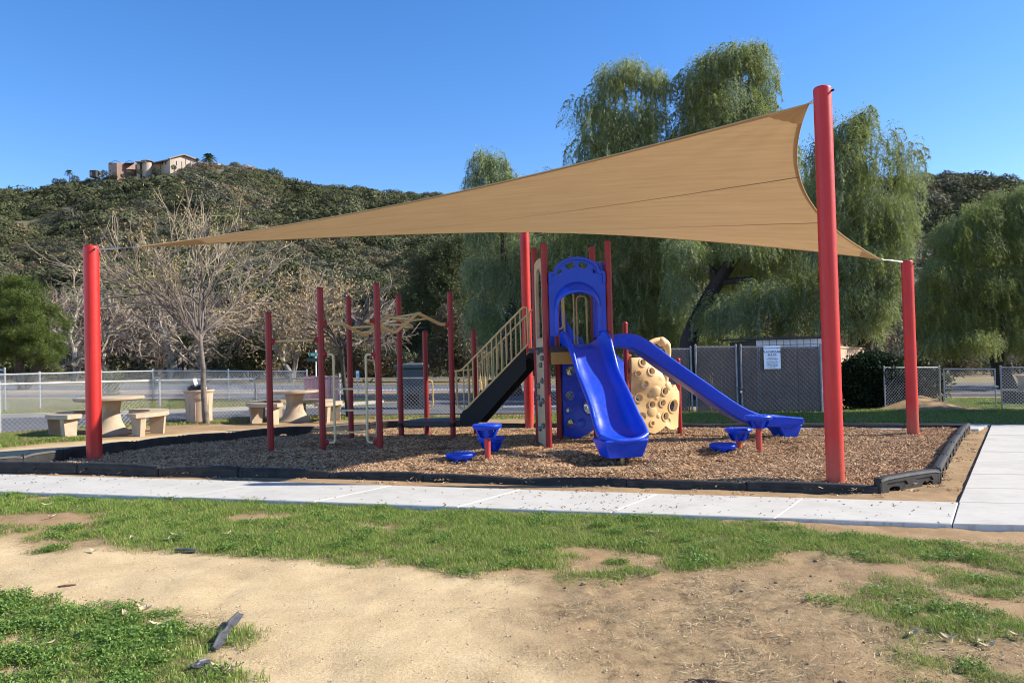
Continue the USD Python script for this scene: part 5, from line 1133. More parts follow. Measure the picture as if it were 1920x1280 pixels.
def dome(rng, n, r, leaf, wd, flat=.8, open_=.3):
    """A rounded shrub: leaves lie along its outside, so that it shades as a body."""
    d = unit(rng.normal(0, 1, (n, 3))); d = d[d[:, 2] > -.35]; n = len(d); lump = .72 + .5 * meshkit.fbm(d * 1.9 + r * 3, 3, 4)
    C = d * (r * lump * rng.uniform(.80, 1.04, n))[:, None] * [1, 1, flat]; t = unit(np.cross(d, rng.normal(0, 1, (n, 3)))); D = unit(t + d * rng.normal(open_, .35, n)[:, None]); W = unit(np.cross(d, D) + rng.normal(0, .25, (n, 3)))
    return quads(C, D, W, rng.uniform(.6, 1.3, n) * leaf, rng.uniform(.7, 1.3, n) * wd)
def lobes_at(spec, Y0):
    """(px, py, rx, ry[, dy]) of the picture -> centres and radii at depth Y0 + dy."""
    out = []
    for s in spec:
        Y = Y0 + (s[4] if len(s) > 4 else 0); c = at(s[0], s[1], Y); k = Y / FPX
        out.append((c, np.array([s[2] * k, (s[2] + s[3]) / 2 * k * .9, s[3] * k])))
    return out
def lobe_points(rng, lobes, dens, shell=(.55, 1.0), up=-.5):
    P, O = [], []
    for c, r in lobes:
        area = 4 * PI * ((r[0] * r[1]) ** 1.6 / 3 + (r[0] * r[2]) ** 1.6 / 3 + (r[1] * r[2]) ** 1.6 / 3) ** (1 / 1.6)
        n = int(area * dens); d = unit(rng.normal(0, 1, (n, 3))); d = d[d[:, 2] > up]
        wob = .62 + .76 * meshkit.fbm(d * 2.2 + c * .7, 3, 5)
        P.append(c + d * r * (rng.uniform(*shell, len(d)) * wob)[:, None]); O.append(d)
    return np.vstack(P), np.vstack(O)
def hang_rot(rng, O, tilt=.12):
    a = np.arctan2(O[:, 1], O[:, 0]) + rng.normal(0, .7, len(O)); t = rng.normal(0, tilt, len(O))
    return qmul(rotz_q(a), np.stack([np.cos(t / 2), np.sin(t / 2), 0 * t, 0 * t], 1))
def rand_rot(rng, n):
    q = rng.normal(0, 1, (n, 4)); return q / np.linalg.norm(q, axis=1, keepdims=True)
def limb(p, q, r0, r1, rng, bend=.15, n=8):
    p, q = np.array(p, float), np.array(q, float); t = np.linspace(0, 1, n); L = np.linalg.norm(q - p)
    off = rng.normal(0, bend * L, 3) * [1, 1, .3]; mid = np.sin(t * PI)[:, None] * off + rng.normal(0, .012 * L, (n, 3)) * np.sin(t * PI)[:, None]
    return tube(p + (q - p) * t[:, None] + mid, r0 + (r1 - r0) * t, 8)
rng = np.random.default_rng(77)
STRANDS = [('frond', strand(rng, L, n), PEPPER, False, tn) for (L, n), tn in zip(((.40, 54), (.62, 66), (.90, 80), (1.25, 98)), ((0, .8), (.2, 1), (0, .6), (.1, .9)))]
PUFF = [('leaf_mass', (lambda q: tris(*q))((lambda d, n: (d * (.42 * rng.uniform(.2, 1, n) ** .5)[:, None] * [1, 1, 1.25], unit(d * .5 + rng.normal(0, .5, (n, 3)) - [0, 0, .75]), unit(rng.normal(0, 1, (n, 3))), rng.uniform(.09, .17, n), rng.uniform(.010, .017, n)))(unit(rng.normal(0, 1, (110, 3))), 110)), m, False, tn) for m, tn in ((PEPPER, (0, .8)), (PEPPER, (.2, 1)), (PEPPERY, (0, 1)))]
STRANDS_Y = [('frond', s[1], PEPPERY, False, s[4]) for s in STRANDS]
def pepper_tree(label, base_, lobes, limbs, dens, yellow=.3, seed=1, up=-.55, group=None, scale=(.50, .95), dense_below=6.5):
    r = np.random.default_rng(seed); t = thing('pepper_tree', label, 'tree', base_, group=group)
    tr = MB()
    for (a, b, r0, r1) in limbs: tr.add(tube(a, b, 12) if np.ndim(a) == 2 else limb(a, b, r0, r1, r, .07))
    obj('trunk', tr, BARK, t, smooth=True)
    P, O = lobe_points(r, lobes, dens, (.35, 1.0), up); n = len(P)
    gap = meshkit.fbm(P * [.75, .75, .5] + seed * 7, 3, seed); ok = (r.random(n) < np.clip((gap - .33) * 6, .12, 1)) | ((P[:, 2] < dense_below) & (r.random(n) < .8)); P, O = P[ok], O[ok]; n = len(P)
    w = np.where(r.random(n) < yellow, 4, 0) + np.clip(r.integers(0, 4, n), 0, 3); pf = r.random(n) < .45; w = np.where(pf, np.where(r.random(n) < yellow, 10, r.integers(8, 10, n)), w)
    scatter('crown', t, STRANDS + STRANDS_Y + PUFF, w, P + np.where(pf, 0, .25)[:, None] * [0, 0, 1], hang_rot(r, O), r.uniform(*scale, n) * np.where(pf, 1.25, 1))
    return t
# ---------------------------------------------------------------- pepper trees
YA = 30.0; ba = gp(1296, 748)
A_ = lobes_at([(1105, 220, 46, 42), (1150, 165, 42, 36), (1185, 140, 30, 24), (1230, 172, 28, 38), (1228, 225, 24, 26), (1120, 275, 60, 36), (1185, 250, 62, 56), (1095, 300, 42, 24), (1165, 310, 80, 40), (1225, 300, 38, 30),
               (1310, 165, 40, 44), (1345, 130, 40, 34), (1385, 125, 46, 40), (1412, 110, 32, 28), (1435, 150, 28, 34), (1300, 215, 34, 36), (1365, 195, 80, 56), (1420, 205, 36, 44), (1330, 250, 66, 40), (1400, 250, 70, 44), (1275, 262, 22, 20)], YA) + \
     lobes_at([(1090, 380, 80, 60, 1), (1190, 380, 90, 60), (1300, 330, 90, 70, 1), (1420, 320, 90, 70, 1), (1490, 400, 80, 80, .5), (1360, 430, 110, 60, 1), (1220, 460, 110, 60, 2), (1085, 480, 80, 60, 2), (1470, 500, 80, 60, 0), (1520, 560, 60, 60, -1), (1440, 575, 60, 46, -1.5), (1380, 600, 40, 36, -1.5),
               (1120, 560, 80, 60, 3), (1200, 540, 80, 60, 4), (1060, 560, 60, 60, 2.5), (1250, 600, 60, 60, 4), (1160, 640, 70, 60, 4.5), (1080, 650, 70, 50, 4), (1310, 640, 70, 40, 5), (1490, 610, 40, 30, -1), (1560, 600, 36, 40, -.5), (1420, 640, 30, 24, 0), (1240, 520, 70, 60, 2.5), (1330, 500, 60, 40, 2.5), (1390, 520, 50, 50, 2), (1270, 660, 60, 40, 3), (1350, 640, 50, 40, 3), (1200, 600, 60, 60, 3), (1285, 480, 40, 40, -1.2), (1400, 470, 50, 30, -1.2), (1335, 600, 22, 40, -1.2), (1270, 560, 26, 50, -1)], YA)
f1_, f2_, f3_ = at(1302, 610, YA), at(1348, 525, YA), at(1392, 462, YA)
from scipy.interpolate import CubicSpline
STEM = CubicSpline([0, 1, 1.8, 2.5, 3], np.array([ba + [0, 0, -.2], at(1292, 660, YA), f1_, f2_, f3_]))(np.linspace(0, 3, 14))
pepper_tree('huge weeping pepper tree behind the sail, with dark leaning trunk', ba, A_, [(STEM, np.linspace(.46, .22, 14), 0, 0), (at(1345, 530, YA), at(1425, 520, YA), .13, .07), (f2_, at(1225, 400, YA + 1), .2, .14), (at(1225, 420, YA + 1), at(1175, 240, YA), .15, .05), (at(1225, 420, YA + 1), at(1120, 270, YA), .12, .04), (at(1185, 280, YA), at(1225, 180, YA), .08, .03),
             (f3_, at(1385, 260, YA), .22, .10), (at(1385, 300, YA), at(1410, 130, YA), .10, .04), (at(1380, 280, YA), at(1325, 170, YA), .09, .03), (f3_, at(1480, 380, YA), .16, .06), ], 21, .4, 3)
YE = 27.0; be = np.array([13.6, 29.0, G(13.6)])
E_ = lobes_at([(1590, 262, 44, 40), (1625, 235, 24, 26), (1660, 275, 36, 30), (1700, 300, 34, 30), (1565, 310, 50, 50), (1640, 330, 64, 50), (1705, 350, 38, 40), (1550, 390, 50, 60), (1620, 410, 76, 60), (1668, 440, 44, 60), (1560, 470, 50, 60), (1625, 500, 66, 56), (1660, 530, 30, 50), (1590, 560, 50, 50), (1640, 580, 36, 44), (1570, 610, 40, 30), (1625, 612, 32, 24), (1690, 400, 26, 36)], YE)
pepper_tree('weeping pepper tree between the two right shade poles, over the dark bush', be, E_, [(be, at(1610, 560, YE), .34, .26), (at(1610, 560, YE), at(1620, 400, YE), .24, .12), (at(1618, 430, YE), at(1590, 280, YE), .12, .04), (at(1618, 430, YE), at(1690, 330, YE), .10, .03), (at(1610, 520, YE), at(1550, 400, YE), .12, .04)], 27, .45, 4)
YC = 33.0; bc = gp(968, 741)
C_ = lobes_at([(905, 310, 22, 22), (932, 318, 22, 24), (905, 345, 34, 22), (945, 345, 26, 18), (925, 380, 50, 26), (985, 352, 20, 10), (1015, 345, 14, 8), (960, 410, 60, 36), (915, 450, 40, 40), (980, 470, 46, 46), (905, 520, 34, 50), (955, 540, 46, 56), (1000, 540, 40, 60), (900, 600, 24, 46), (940, 620, 46, 46), (990, 630, 46, 46), (960, 680, 50, 24), (1030, 660, 40, 40)], YC)
pepper_tree('dark weeping pepper tree left of the tower, behind the stair rail', bc, C_, [(bc, at(962, 560, YC), .30, .22), (at(962, 560, YC), at(940, 420, YC), .2, .1), (at(940, 430, YC), at(915, 320, YC), .09, .03), (at(962, 540, YC), at(1000, 470, YC), .12, .05)], 21, .15, 5)
YD = 34.5; bd = gp(1893, 737)
D_ = lobes_at([(1810, 425, 30, 30), (1845, 415, 36, 34), (1790, 465, 46, 40), (1880, 410, 30, 24), (1905, 395, 26, 26), (1935, 410, 40, 36), (1840, 480, 60, 46), (1905, 460, 46, 40), (1775, 530, 50, 46), (1850, 550, 66, 50), (1920, 540, 50, 60), (1755, 590, 40, 40), (1810, 600, 50, 40), (1875, 600, 46, 36), (1935, 600, 40, 40), (1735, 630, 34, 30), (1790, 640, 40, 22), (1905, 640, 30, 20), (1970, 480, 60, 70), (1985, 580, 50, 60), (1765, 655, 34, 20, -1), (1835, 650, 36, 18, -1.5), (1925, 650, 36, 26, -1), (1985, 640, 50, 40), (1918, 372, 20, 20), (1800, 402, 18, 20), (1752, 520, 22, 24, -.5), (1735, 575, 20, 26, -.5), (1870, 382, 18, 18), (1960, 400, 30, 36)], YD)
pepper_tree('rounded pepper tree at the right edge, with dark trunk by the gate', bd, D_, [(bd, at(1868, 660, YD), .42, .34), (at(1868, 660, YD), at(1850, 560, YD), .30, .18), (at(1868, 660, YD), at(1905, 540, YD), .22, .12), (at(1850, 570, YD), at(1800, 480, YD), .14, .05), (at(1905, 560, YD), at(1930, 430, YD), .10, .04)], 23, .6, 6)
# pepper tree that stands just outside the picture at the right and shades the rear lawn
bo = np.array([25.5, 20.7, G(25.5)]); r_ = np.random.default_rng(8)
O_ = [(bo + np.array([dx, dy, z]), np.array([2.1, 1.6, 1.5])) for dx, dy, z in ((-5, .2, 4.4), (-3, .6, 6), (-3.4, -.3, 8), (-1, .4, 5), (1.5, -.3, 6.4), (-1, .2, 8.6), (2.2, .3, 8.8), (0, 0, 10.6), (-2.6, .3, 11.2), (-.6, -.2, 12.6), (3.2, .2, 5), (4, .3, 10), (1.8, .4, 12))]
pepper_tree('pepper tree right of the picture that shades the rear lawn', bo, O_, [(bo, bo + [0, 0, 4], .35, .25), (bo + [0, 0, 3.5], bo + [-3, .3, 5], .15, .05), (bo + [0, 0, 3.8], bo + [.5, 0, 9], .2, .06)], 5, .4, 9, dense_below=30, scale=(1.7, 2.6))

# ---------------------------------------------------------------- bare trees
def grow(rng, p, d, L, r, level, levels, S, T, spread, upw, kids, wob=.16):
    n = 4 if level < levels else 3; q = np.array(p, float); d = np.array(d, float); step = L / n; pts = [q.copy()]; ds = []
    for k in range(n):
        d = unit(d + rng.normal(0, wob, 3) + [0, 0, upw]); q = q + d * step; pts.append(q.copy()); ds.append(d)
        S.append((pts[-2], pts[-1], r * (1 - .5 * k / n), r * (1 - .5 * (k + 1) / n), level))
    if level == levels: T.append((pts[-1], d)); return
    m = kids[level]
    for k in range(m):
        t = rng.uniform(.3, 1.0) if k else 1.0; i = min(n - 1, int(t * n)); b = pts[i] + (pts[i + 1] - pts[i]) * (t * n - i) if t < 1 else pts[-1]
        u, w, _ = frame(ds[i]); a = rng.uniform(0, 2 * PI); sp = spread * rng.uniform(.5, 1.25)
        nd = unit(ds[i] * math.cos(sp) + (u * math.cos(a) + w * math.sin(a)) * math.sin(sp))
        grow(rng, b, nd, L * rng.uniform(.55, .8), r * (.62 if k else .7), level + 1, levels, S, T, spread, upw, kids, wob)
def seg_mesh(S, n=4, rmin=.004):
    P0, P1 = np.array([s[0] for s in S]), np.array([s[1] for s in S]); return segs(P0, P1, np.maximum([s[2] for s in S], rmin), np.maximum([s[3] for s in S], rmin), n)
def split_tree(S, thr):
    return [s for s in S if s[4] <= thr], [s for s in S if s[4] > thr]
# the young street tree by the litter bin
rg = np.random.default_rng(14); tb_ = gp(388, 794); fork = at(374, 628, tb_[1])
t = thing('young_bare_tree', 'young bare tree with yellow buds in front of the litter bin', 'tree', tb_)
SS, T = [], []
trunk_pts = np.array([tb_ + [0, 0, -.1], lerp(tb_, fork, .3) + [-.02, 0, 0], lerp(tb_, fork, .65) + [.02, 0, 0], fork])
for k in range(9):
    a = 2 * PI * k / 9 + rg.uniform(-.3, .3); el = rg.uniform(.35, 1.05) if k % 3 else 1.3
    st = fork + [0, 0, rg.uniform(-.35, .25)]
    S = []; grow(rg, st, [math.cos(a) * math.cos(el), math.sin(a) * math.cos(el), math.sin(el)], rg.uniform(1.35, 1.8), .034, 1, 4, S, T, .55, .045, [0, 5, 4, 4]); SS.append(S)
for a in (2.9, 3.6):
    S = []; grow(rg, lerp(tb_, fork, .62), [math.cos(a) * .8, .1, .55], 1.1, .03, 2, 4, S, T, .5, .05, [0, 5, 4, 3]); SS.append(S)
obj('trunk', MB().add(tube(trunk_pts, [.085, .068, .058, .052], 12)), GREYBARK, t, smooth=True)
for S in SS: obj('limb', seg_mesh(split_tree(S, 2)[0], 5), GREYBARK, t)
small = split_tree(sum(SS, []), 2)[1]; obj('twigs', seg_mesh(small, 3, .0024), TWIG, t)
E_p = np.array([q for q, d in T]); keep = (E_p[:, 2] > tb_[2] + 2.9) & (rg.random(len(T)) < .9); C = np.repeat(E_p[keep], 4, 0) + rg.normal(0, .06, (keep.sum() * 4, 3)); D = unit(rg.normal(0, .7, C.shape) + [0, 0, -.3])
obj('leaves', quads(C, D, unit(np.cross(D, rg.normal(0, 1, C.shape))), rg.uniform(.04, .09, len(C)), .010), BUDS, t)
# second young tree with tan leaves behind the ladder
rg = np.random.default_rng(21); tb2 = gp(655, 783); fork = at(640, 652, tb2[1])
t = thing('young_tan_tree', 'slim dark trunked young tree seen through the loop ladder', 'tree', tb2)
SS, T = [], []
for k in range(6):
    S = []
    a = 2 * PI * k / 6 + rg.uniform(-.3, .3); el = rg.uniform(.5, 1.2)
    grow(rg, fork + [0, 0, rg.uniform(-.2, .3)], [math.cos(a) * math.cos(el), math.sin(a) * math.cos(el), math.sin(el)], 1.05, .032, 1, 4, S, T, .65, .02, [0, 4, 4, 4]); SS.append(S)
obj('trunk', MB().add(tube(np.array([tb2 + [0, 0, -.1], lerp(tb2, fork, .5) + [-.03, 0, 0], fork, fork + [-.05, 0, .4]]), [.07, .055, .048, .03], 10)), BARK, t, smooth=True)
for S in SS: obj('limb', seg_mesh(split_tree(S, 2)[0], 5), BARK, t)
small = split_tree(sum(SS, []), 2)[1]; obj('twigs', seg_mesh(small, 3, .0024), TWIG, t)
E_p = np.array([q for q, d in T]); keep = rg.random(len(T)) < .25; C = E_p[keep]; D = unit(rg.normal(0, .7, C.shape) + [0, 0, -.6])
obj('leaves', quads(C, D, unit(np.cross(D, rg.normal(0, 1, C.shape))), rg.uniform(.08, .15, len(C)), .022), TANLEAF, t)

# prototypes of the bare trees of the thicket, first of each kind stands where it is built
def bare_tree(name, label, loc, H, bark, twig, seed, kids=(4, 4, 4, 4), spread=.6, upw=.03, trunks=1, leaves=None, leaf_n=0, group=None, wob=.2, lean=.25, twr=.008):
    r = np.random.default_rng(seed); t = thing(name, label, 'tree', loc, group=group); SS, T = [], []
    for k in range(trunks):
        S = []; SS.append(S); a = r.uniform(0, 2 * PI); grow(r, np.array([0, 0, -.2]), [math.cos(a) * lean, math.sin(a) * lean, 1], H * .42, H * .022, 0, 4, S, T, spread, upw, list(kids), wob)
    for S in SS: obj('trunk', seg_mesh(split_tree(S, 1)[0], 6), bark, t, local=True)
    small = split_tree(sum(SS, []), 1)[1]; obj('twigs', seg_mesh(small, 3, twr), twig, t, local=True)
    if leaves is not None:
        E_ = np.array([q for q, d in T]); C = np.repeat(E_, leaf_n, 0) + r.normal(0, .22, (len(E_) * leaf_n, 3)); D = unit(r.normal(0, .8, C.shape) + [0, 0, -.4])
        obj('leaves', quads(C, D, unit(np.cross(D, r.normal(0, 1, C.shape))), r.uniform(.12, .22, len(C)), .05), leaves, t, local=True)
    return t
rg = np.random.default_rng(31)
def spot(px, Y): x = (px - 960) / FPX * Y; return np.array([x, Y, G(x)])
syc = bare_tree('sycamore_tree', 'white barked bare sycamore left of the red pole, behind the pine', spot(135, 52), 8.6, SYCAMORE, TWIG, 41, (4, 4, 4, 4), .62, .01, 2, wob=.26, lean=.5, twr=.008)
for k, (px, Y, s, a, lb) in enumerate(((315, 50, .72, 1.9, 'small white barked bare sycamore behind the young bare tree'), (205, 58, 1.0, 4.0, 'white barked bare sycamore just right of the left red pole'), (465, 54, .8, 2.8, 'white barked bare sycamore right of the litter bin'))):
    copy_of(syc, 'sycamore_tree', spot(px, Y), a, lb, 'tree', scale=s)
tanb = bare_tree('tan_leaved_tree', 'broad tree full of dry tan leaves behind the chinning bar', spot(545, 50), 8.8, SYCAMORE, TWIG, 43, (4, 4, 4, 3), .7, .0, 2, TANLEAF, 16, wob=.24, twr=.007)
copy_of(tanb, 'tan_leaved_tree', spot(425, 57), 2.2, 'smaller tan leaved tree behind the young bare tree', 'tree', scale=.85)
THK = 'bare trees of the thicket beyond the street'
p1_ = bare_tree('thicket_tree', 'grey brown bare tree in the thicket beyond the street', spot(260, 60), 8.4, DARKTWIG, DARKTWIG, 51, (5, 4, 4, 4), .6, .02, 2, group=THK, twr=.009)
p2_ = bare_tree('thicket_tree', 'grey brown bare tree in the thicket beyond the street', spot(355, 64), 8.0, DARKTWIG, TWIG, 52, (5, 5, 4, 3), .7, .03, 3, group=THK, twr=.008)
p3_ = bare_tree('thicket_tree', 'grey brown bare tree in the thicket beyond the street', spot(60, 66), 8.5, GREYBARK, DARKTWIG, 53, (5, 4, 4, 4), .55, .04, 2, group=THK, twr=.009)
for k in range(60):
    px = rg.uniform(-60, 700) if k < 50 else rg.uniform(1640, 2000); Y = rg.uniform(56, 84); s = rg.uniform(.55, 1.0) * (.8 if px > 600 else 1) * (.6 if px > 1600 else 1)
    copy_of((p1_, p2_, p3_)[k % 3], 'thicket_tree', spot(px, Y), rg.uniform(0, 2 * PI), 'grey brown bare tree in the thicket beyond the street', 'tree', THK, s)

# ---------------------------------------------------------------- evergreen shrubs and the pine
CL = {k: [('leaf_clump', clump(rng, n, r, lf, wd, up, fl), m, False) for m in ms] for k, (n, r, lf, wd, up, fl, ms) in {
    'pine': (110, .36, .20, .010, .7, .55, (PINE, PINE)), 'hedge': (46, .17, .07, .028, .2, 1, (HEDGE, HEDGE)), 'olive': (60, .42, .20, .035, .3, .9, (OLIVE, OLIVE)), 'dark': (60, .42, .20, .04, .3, .9, (CHAP1, OLIVE)), 'grey': (70, .45, .24, .03, .5, .9, (CHAP2, CHAP3))}.items()}
def bush(name, label, cat, base_, lobes, kind, dens, seed, group=None, stems=5, shell=(.45, 1.0), stem_r=.05, scale=(.7, 1.3), bark=None, gappy=0.0):
    r = np.random.default_rng(seed); t = thing(name, label, cat, base_, group=group)
    m = MB()
    for k in range(stems):
        c, rr = lobes[r.integers(0, len(lobes))]; m.add(limb(base_ + [r.normal(0, .1), r.normal(0, .1), -.1], c + r.normal(0, .2, 3) * rr, stem_r, stem_r * .35, r, .08, 6))
    obj('trunk' if 'tree' in name else 'stems', m, bark or BARK, t, smooth=True)
    P, O = lobe_points(r, lobes, dens, shell, -.8); P = P[P[:, 2] > G(P[:, 0]) + .05]
    if gappy: g_ = meshkit.fbm(P * [1.0, 1.0, 2.0] + seed, 2, seed); P = P[g_ > gappy]
    scatter('crown' if 'tree' in name else 'foliage', t, CL[kind], r.integers(0, len(CL[kind]), len(P)), P, rand_rot(r, len(P)), r.uniform(*scale, len(P)))
    return t
YP = 39.0
bush('pine_tree', 'dense dark green pine at the left edge behind the fences', 'tree', spot(38, YP), lobes_at([(18, 533, 26, 13), (48, 540, 26, 12), (-6, 548, 24, 14), (76, 552, 20, 11), (30, 562, 34, 13, -1), (62, 572, 26, 12, -1.2), (0, 575, 34, 14, -1), (92, 580, 22, 12, -.4), (40, 592, 32, 13, -1.6), (78, 602, 26, 12, -1.2), (112, 606, 18, 11), (8, 605, 34, 14, -1.5), (50, 622, 34, 13, -1.8), (95, 630, 26, 12, -1), (122, 636, 14, 9), (20, 638, 34, 13, -1.4), (66, 650, 34, 12, -1.6), (108, 655, 16, 9), (30, 665, 36, 12, -1), (85, 670, 26, 9, -.8), (-50, 600, 50, 60, 1), (40, 600, 40, 50, 1.5)], YP), 'pine', 22, 61, stems=6, stem_r=.16, shell=(.55, 1.12), scale=(.45, 1.0), gappy=.47)
YH = 23.9
hl = lobes_at([(1608, 705, 34, 34), (1640, 700, 40, 34), (1672, 708, 26, 32), (1610, 740, 30, 26), (1648, 745, 34, 24), (1675, 740, 22, 24), (1622, 685, 30, 18), (1660, 684, 26, 16), (1590, 715, 14, 26)], YH)
bush('clipped_bush', 'dense black green clipped bush between the two right red poles', 'bush', gp(1640, 767), hl, 'hedge', 95, 62, stems=8, stem_r=.03)
kinds = [('olive_tree', 'tall olive green tree right of the overhead ladder, at the hill foot', 'olive', 66, [(815, 500, 50, 46), (850, 470, 40, 36), (795, 560, 46, 50), (850, 560, 50, 60), (830, 620, 60, 46), (780, 640, 40, 36), (860, 650, 40, 30), (800, 682, 60, 22)], 4.5),
         ('dark_oak_tree', 'dark evergreen oak behind the middle posts of the ladder', 'dark', 70, [(730, 560, 46, 40), (700, 600, 50, 40), (760, 600, 50, 44), (720, 650, 60, 36), (770, 660, 44, 30), (690, 660, 40, 30)], 4.5),
         ('olive_bush', 'olive green bush behind the farther picnic table', 'olive', 50, [(440, 655, 34, 22), (475, 650, 34, 24), (505, 665, 30, 22), (460, 680, 50, 16)], 6),
         ('olive_bush', 'small yellow green bush behind the bin, above the fence', 'olive', 50, [(345, 635, 11, 13)], 8),
         ('grey_bush', 'grey brushy bush right of the chinning bar, beyond the street', 'grey', 52, [(590, 660, 30, 30), (620, 680, 30, 20), (570, 690, 30, 14)], 6),
         ('grey_bush', 'pale grey brush behind the shortest post of the ladder', 'grey', 50, [(840, 610, 26, 40), (860, 650, 34, 36), (820, 670, 40, 26), (880, 680, 34, 20)], 6),
         ('grey_bush', 'grey brush between the ladder posts, above the notice sign', 'grey', 49, [(665, 650, 24, 26), (690, 672, 30, 24), (650, 685, 26, 16), (735, 680, 30, 18)], 6),
         ('green_bush', 'grey green bush left of the gate, behind the fence', 'grey', 38, [(1740, 672, 26, 20), (1775, 676, 26, 18), (1712, 684, 20, 14), (1800, 684, 20, 12)], 8),
         ('dark_bush', 'dark bush behind the fence between the bush and the gate', 'dark', 27.5, [(1712, 700, 26, 18), (1745, 712, 24, 24), (1715, 730, 26, 18)], 14),
         ('low_bush', 'small yellow flowered bush behind the nearer table and fence', 'olive', 31, [(208, 715, 10, 10), (200, 728, 12, 8)], 12),
         ('dark_bush', 'dark low brush at the left edge under the pine', 'dark', 46, [(20, 685, 40, 14), (70, 690, 40, 12)], 6)]
for k, (nm, lb, kd, Y, lo, dn) in enumerate(kinds):
    L_o = lobes_at(lo, Y); c = np.mean([q[0] for q in L_o], 0); bush(nm, lb, 'tree' if 'tree' in nm else 'bush', np.array([c[0], Y, G(c[0])]), L_o, kd, dn, 70 + k, stems=5, stem_r=.02 * math.sqrt(Y / 10), scale=(.7, 1.2))
# background brush along the creek, alike and uncounted
r = np.random.default_rng(90); n = 900
bxs = np.concatenate([r.uniform(-52, 4, 620), r.uniform(2, 75, 280)]); bys = r.uniform(58, 95, n); P = np.column_stack([bxs, bys, G(bxs) + .1])
BUSHP = [('brush', dome(rng, 300, 1.3, .36, .08, .85), m, False) for m in (CHAP1, CHAP2, CHAP3, OLIVE)]
scatter('creek_brush', '/World', BUSHP, r.choice(4, n, p=[.3, .3, .25, .15]), P + [0, 0, .5], rotz_q(r.uniform(0, 6.28, n)), np.column_stack([r.uniform(.7, 1.6, n), r.uniform(.7, 1.6, n), r.uniform(.7, 1.5, n)]), label='grey green brush massed along the creek at the foot of the hill', category='brush', kind='stuff')

# ---------------------------------------------------------------- chaparral on the hill
r = np.random.default_rng(91); n = 60000
ys_ = np.sqrt(r.uniform(HY0 ** 2, 395 ** 2, n)); tt = r.uniform(-.80, .80, n); xs_ = tt * ys_
s_ = (ys_ - HY0) / (ridge_y(tt) - HY0); zz_ = hill_z(xs_, ys_)
clear = np.zeros(n, bool)
# the mown slope under the houses stays open
hx_, hy_ = at(330, 335, 362)[:2]
opn = (tt > -.56) & (tt < -.425) & (s_ > .82) & (s_ < .98)
dn = meshkit.fbm(np.stack([xs_ * .03, ys_ * .03, 0 * xs_ + 4], -1), 4, 61)
keep = (s_ > -.02) & (s_ < 1.012) & (r.random(n) < np.clip((dn - .30) * 4.5, .25, 1)) & ~(opn & (r.random(n) < .93)) & ~((s_ > .93) & (r.random(n) < .45)); keep &= r.random(n) < .46
xs_, ys_, zz_, s_, dn, tt = xs_[keep], ys_[keep], zz_[keep], s_[keep], dn[keep], tt[keep]; n = len(xs_)
CHB = [('shrub', dome(rng, 620, 1.3, .30, .065, .78), m, False, tn) for m, tn in ((CHAP1, (0, .6)), (CHAP1, (.35, 1)), (CHAP2, (0, .5)), (CHAP2, (.3, 1)), (CHAP3, (0, 1)), (OLIVE, (0, 1)))]
mixn = meshkit.fbm(np.stack([xs_ * .02, ys_ * .02, 0 * xs_ + 9], -1), 3, 66) + r.normal(0, .12, n) + np.where(tt > .35, .17, 0)
kind = np.where(mixn < .46, r.choice([0, 1, 5], n), np.where(mixn < .64, r.choice([2, 3, 1], n), 4)); kind = np.where((kind == 4) & (tt < .3) & (r.random(n) < .5), 2, kind)
sc = 1.12 * r.lognormal(0, .34, n) * (1.0 + .5 * np.clip(ys_ / 380, 0, 1)) * np.where(s_ > .88, .62, 1) * (.35 + 1.4 * meshkit.fbm(np.stack([xs_ * .07, ys_ * .07, 0 * xs_ + 2], -1), 3, 68)) * np.where((kind < 2) | (kind == 5), 1.2, .9)
scatter('hillside_brush', '/World', CHB, kind, np.column_stack([xs_, ys_, zz_ + .3]), rotz_q(r.uniform(0, 6.28, n)), np.column_stack([sc * r.uniform(.9, 1.4, n), sc * r.uniform(.9, 1.4, n), sc * r.uniform(.7, 1.15, n)]), label='dark green and grey chaparral covering the hill', category='brush', kind='stuff')
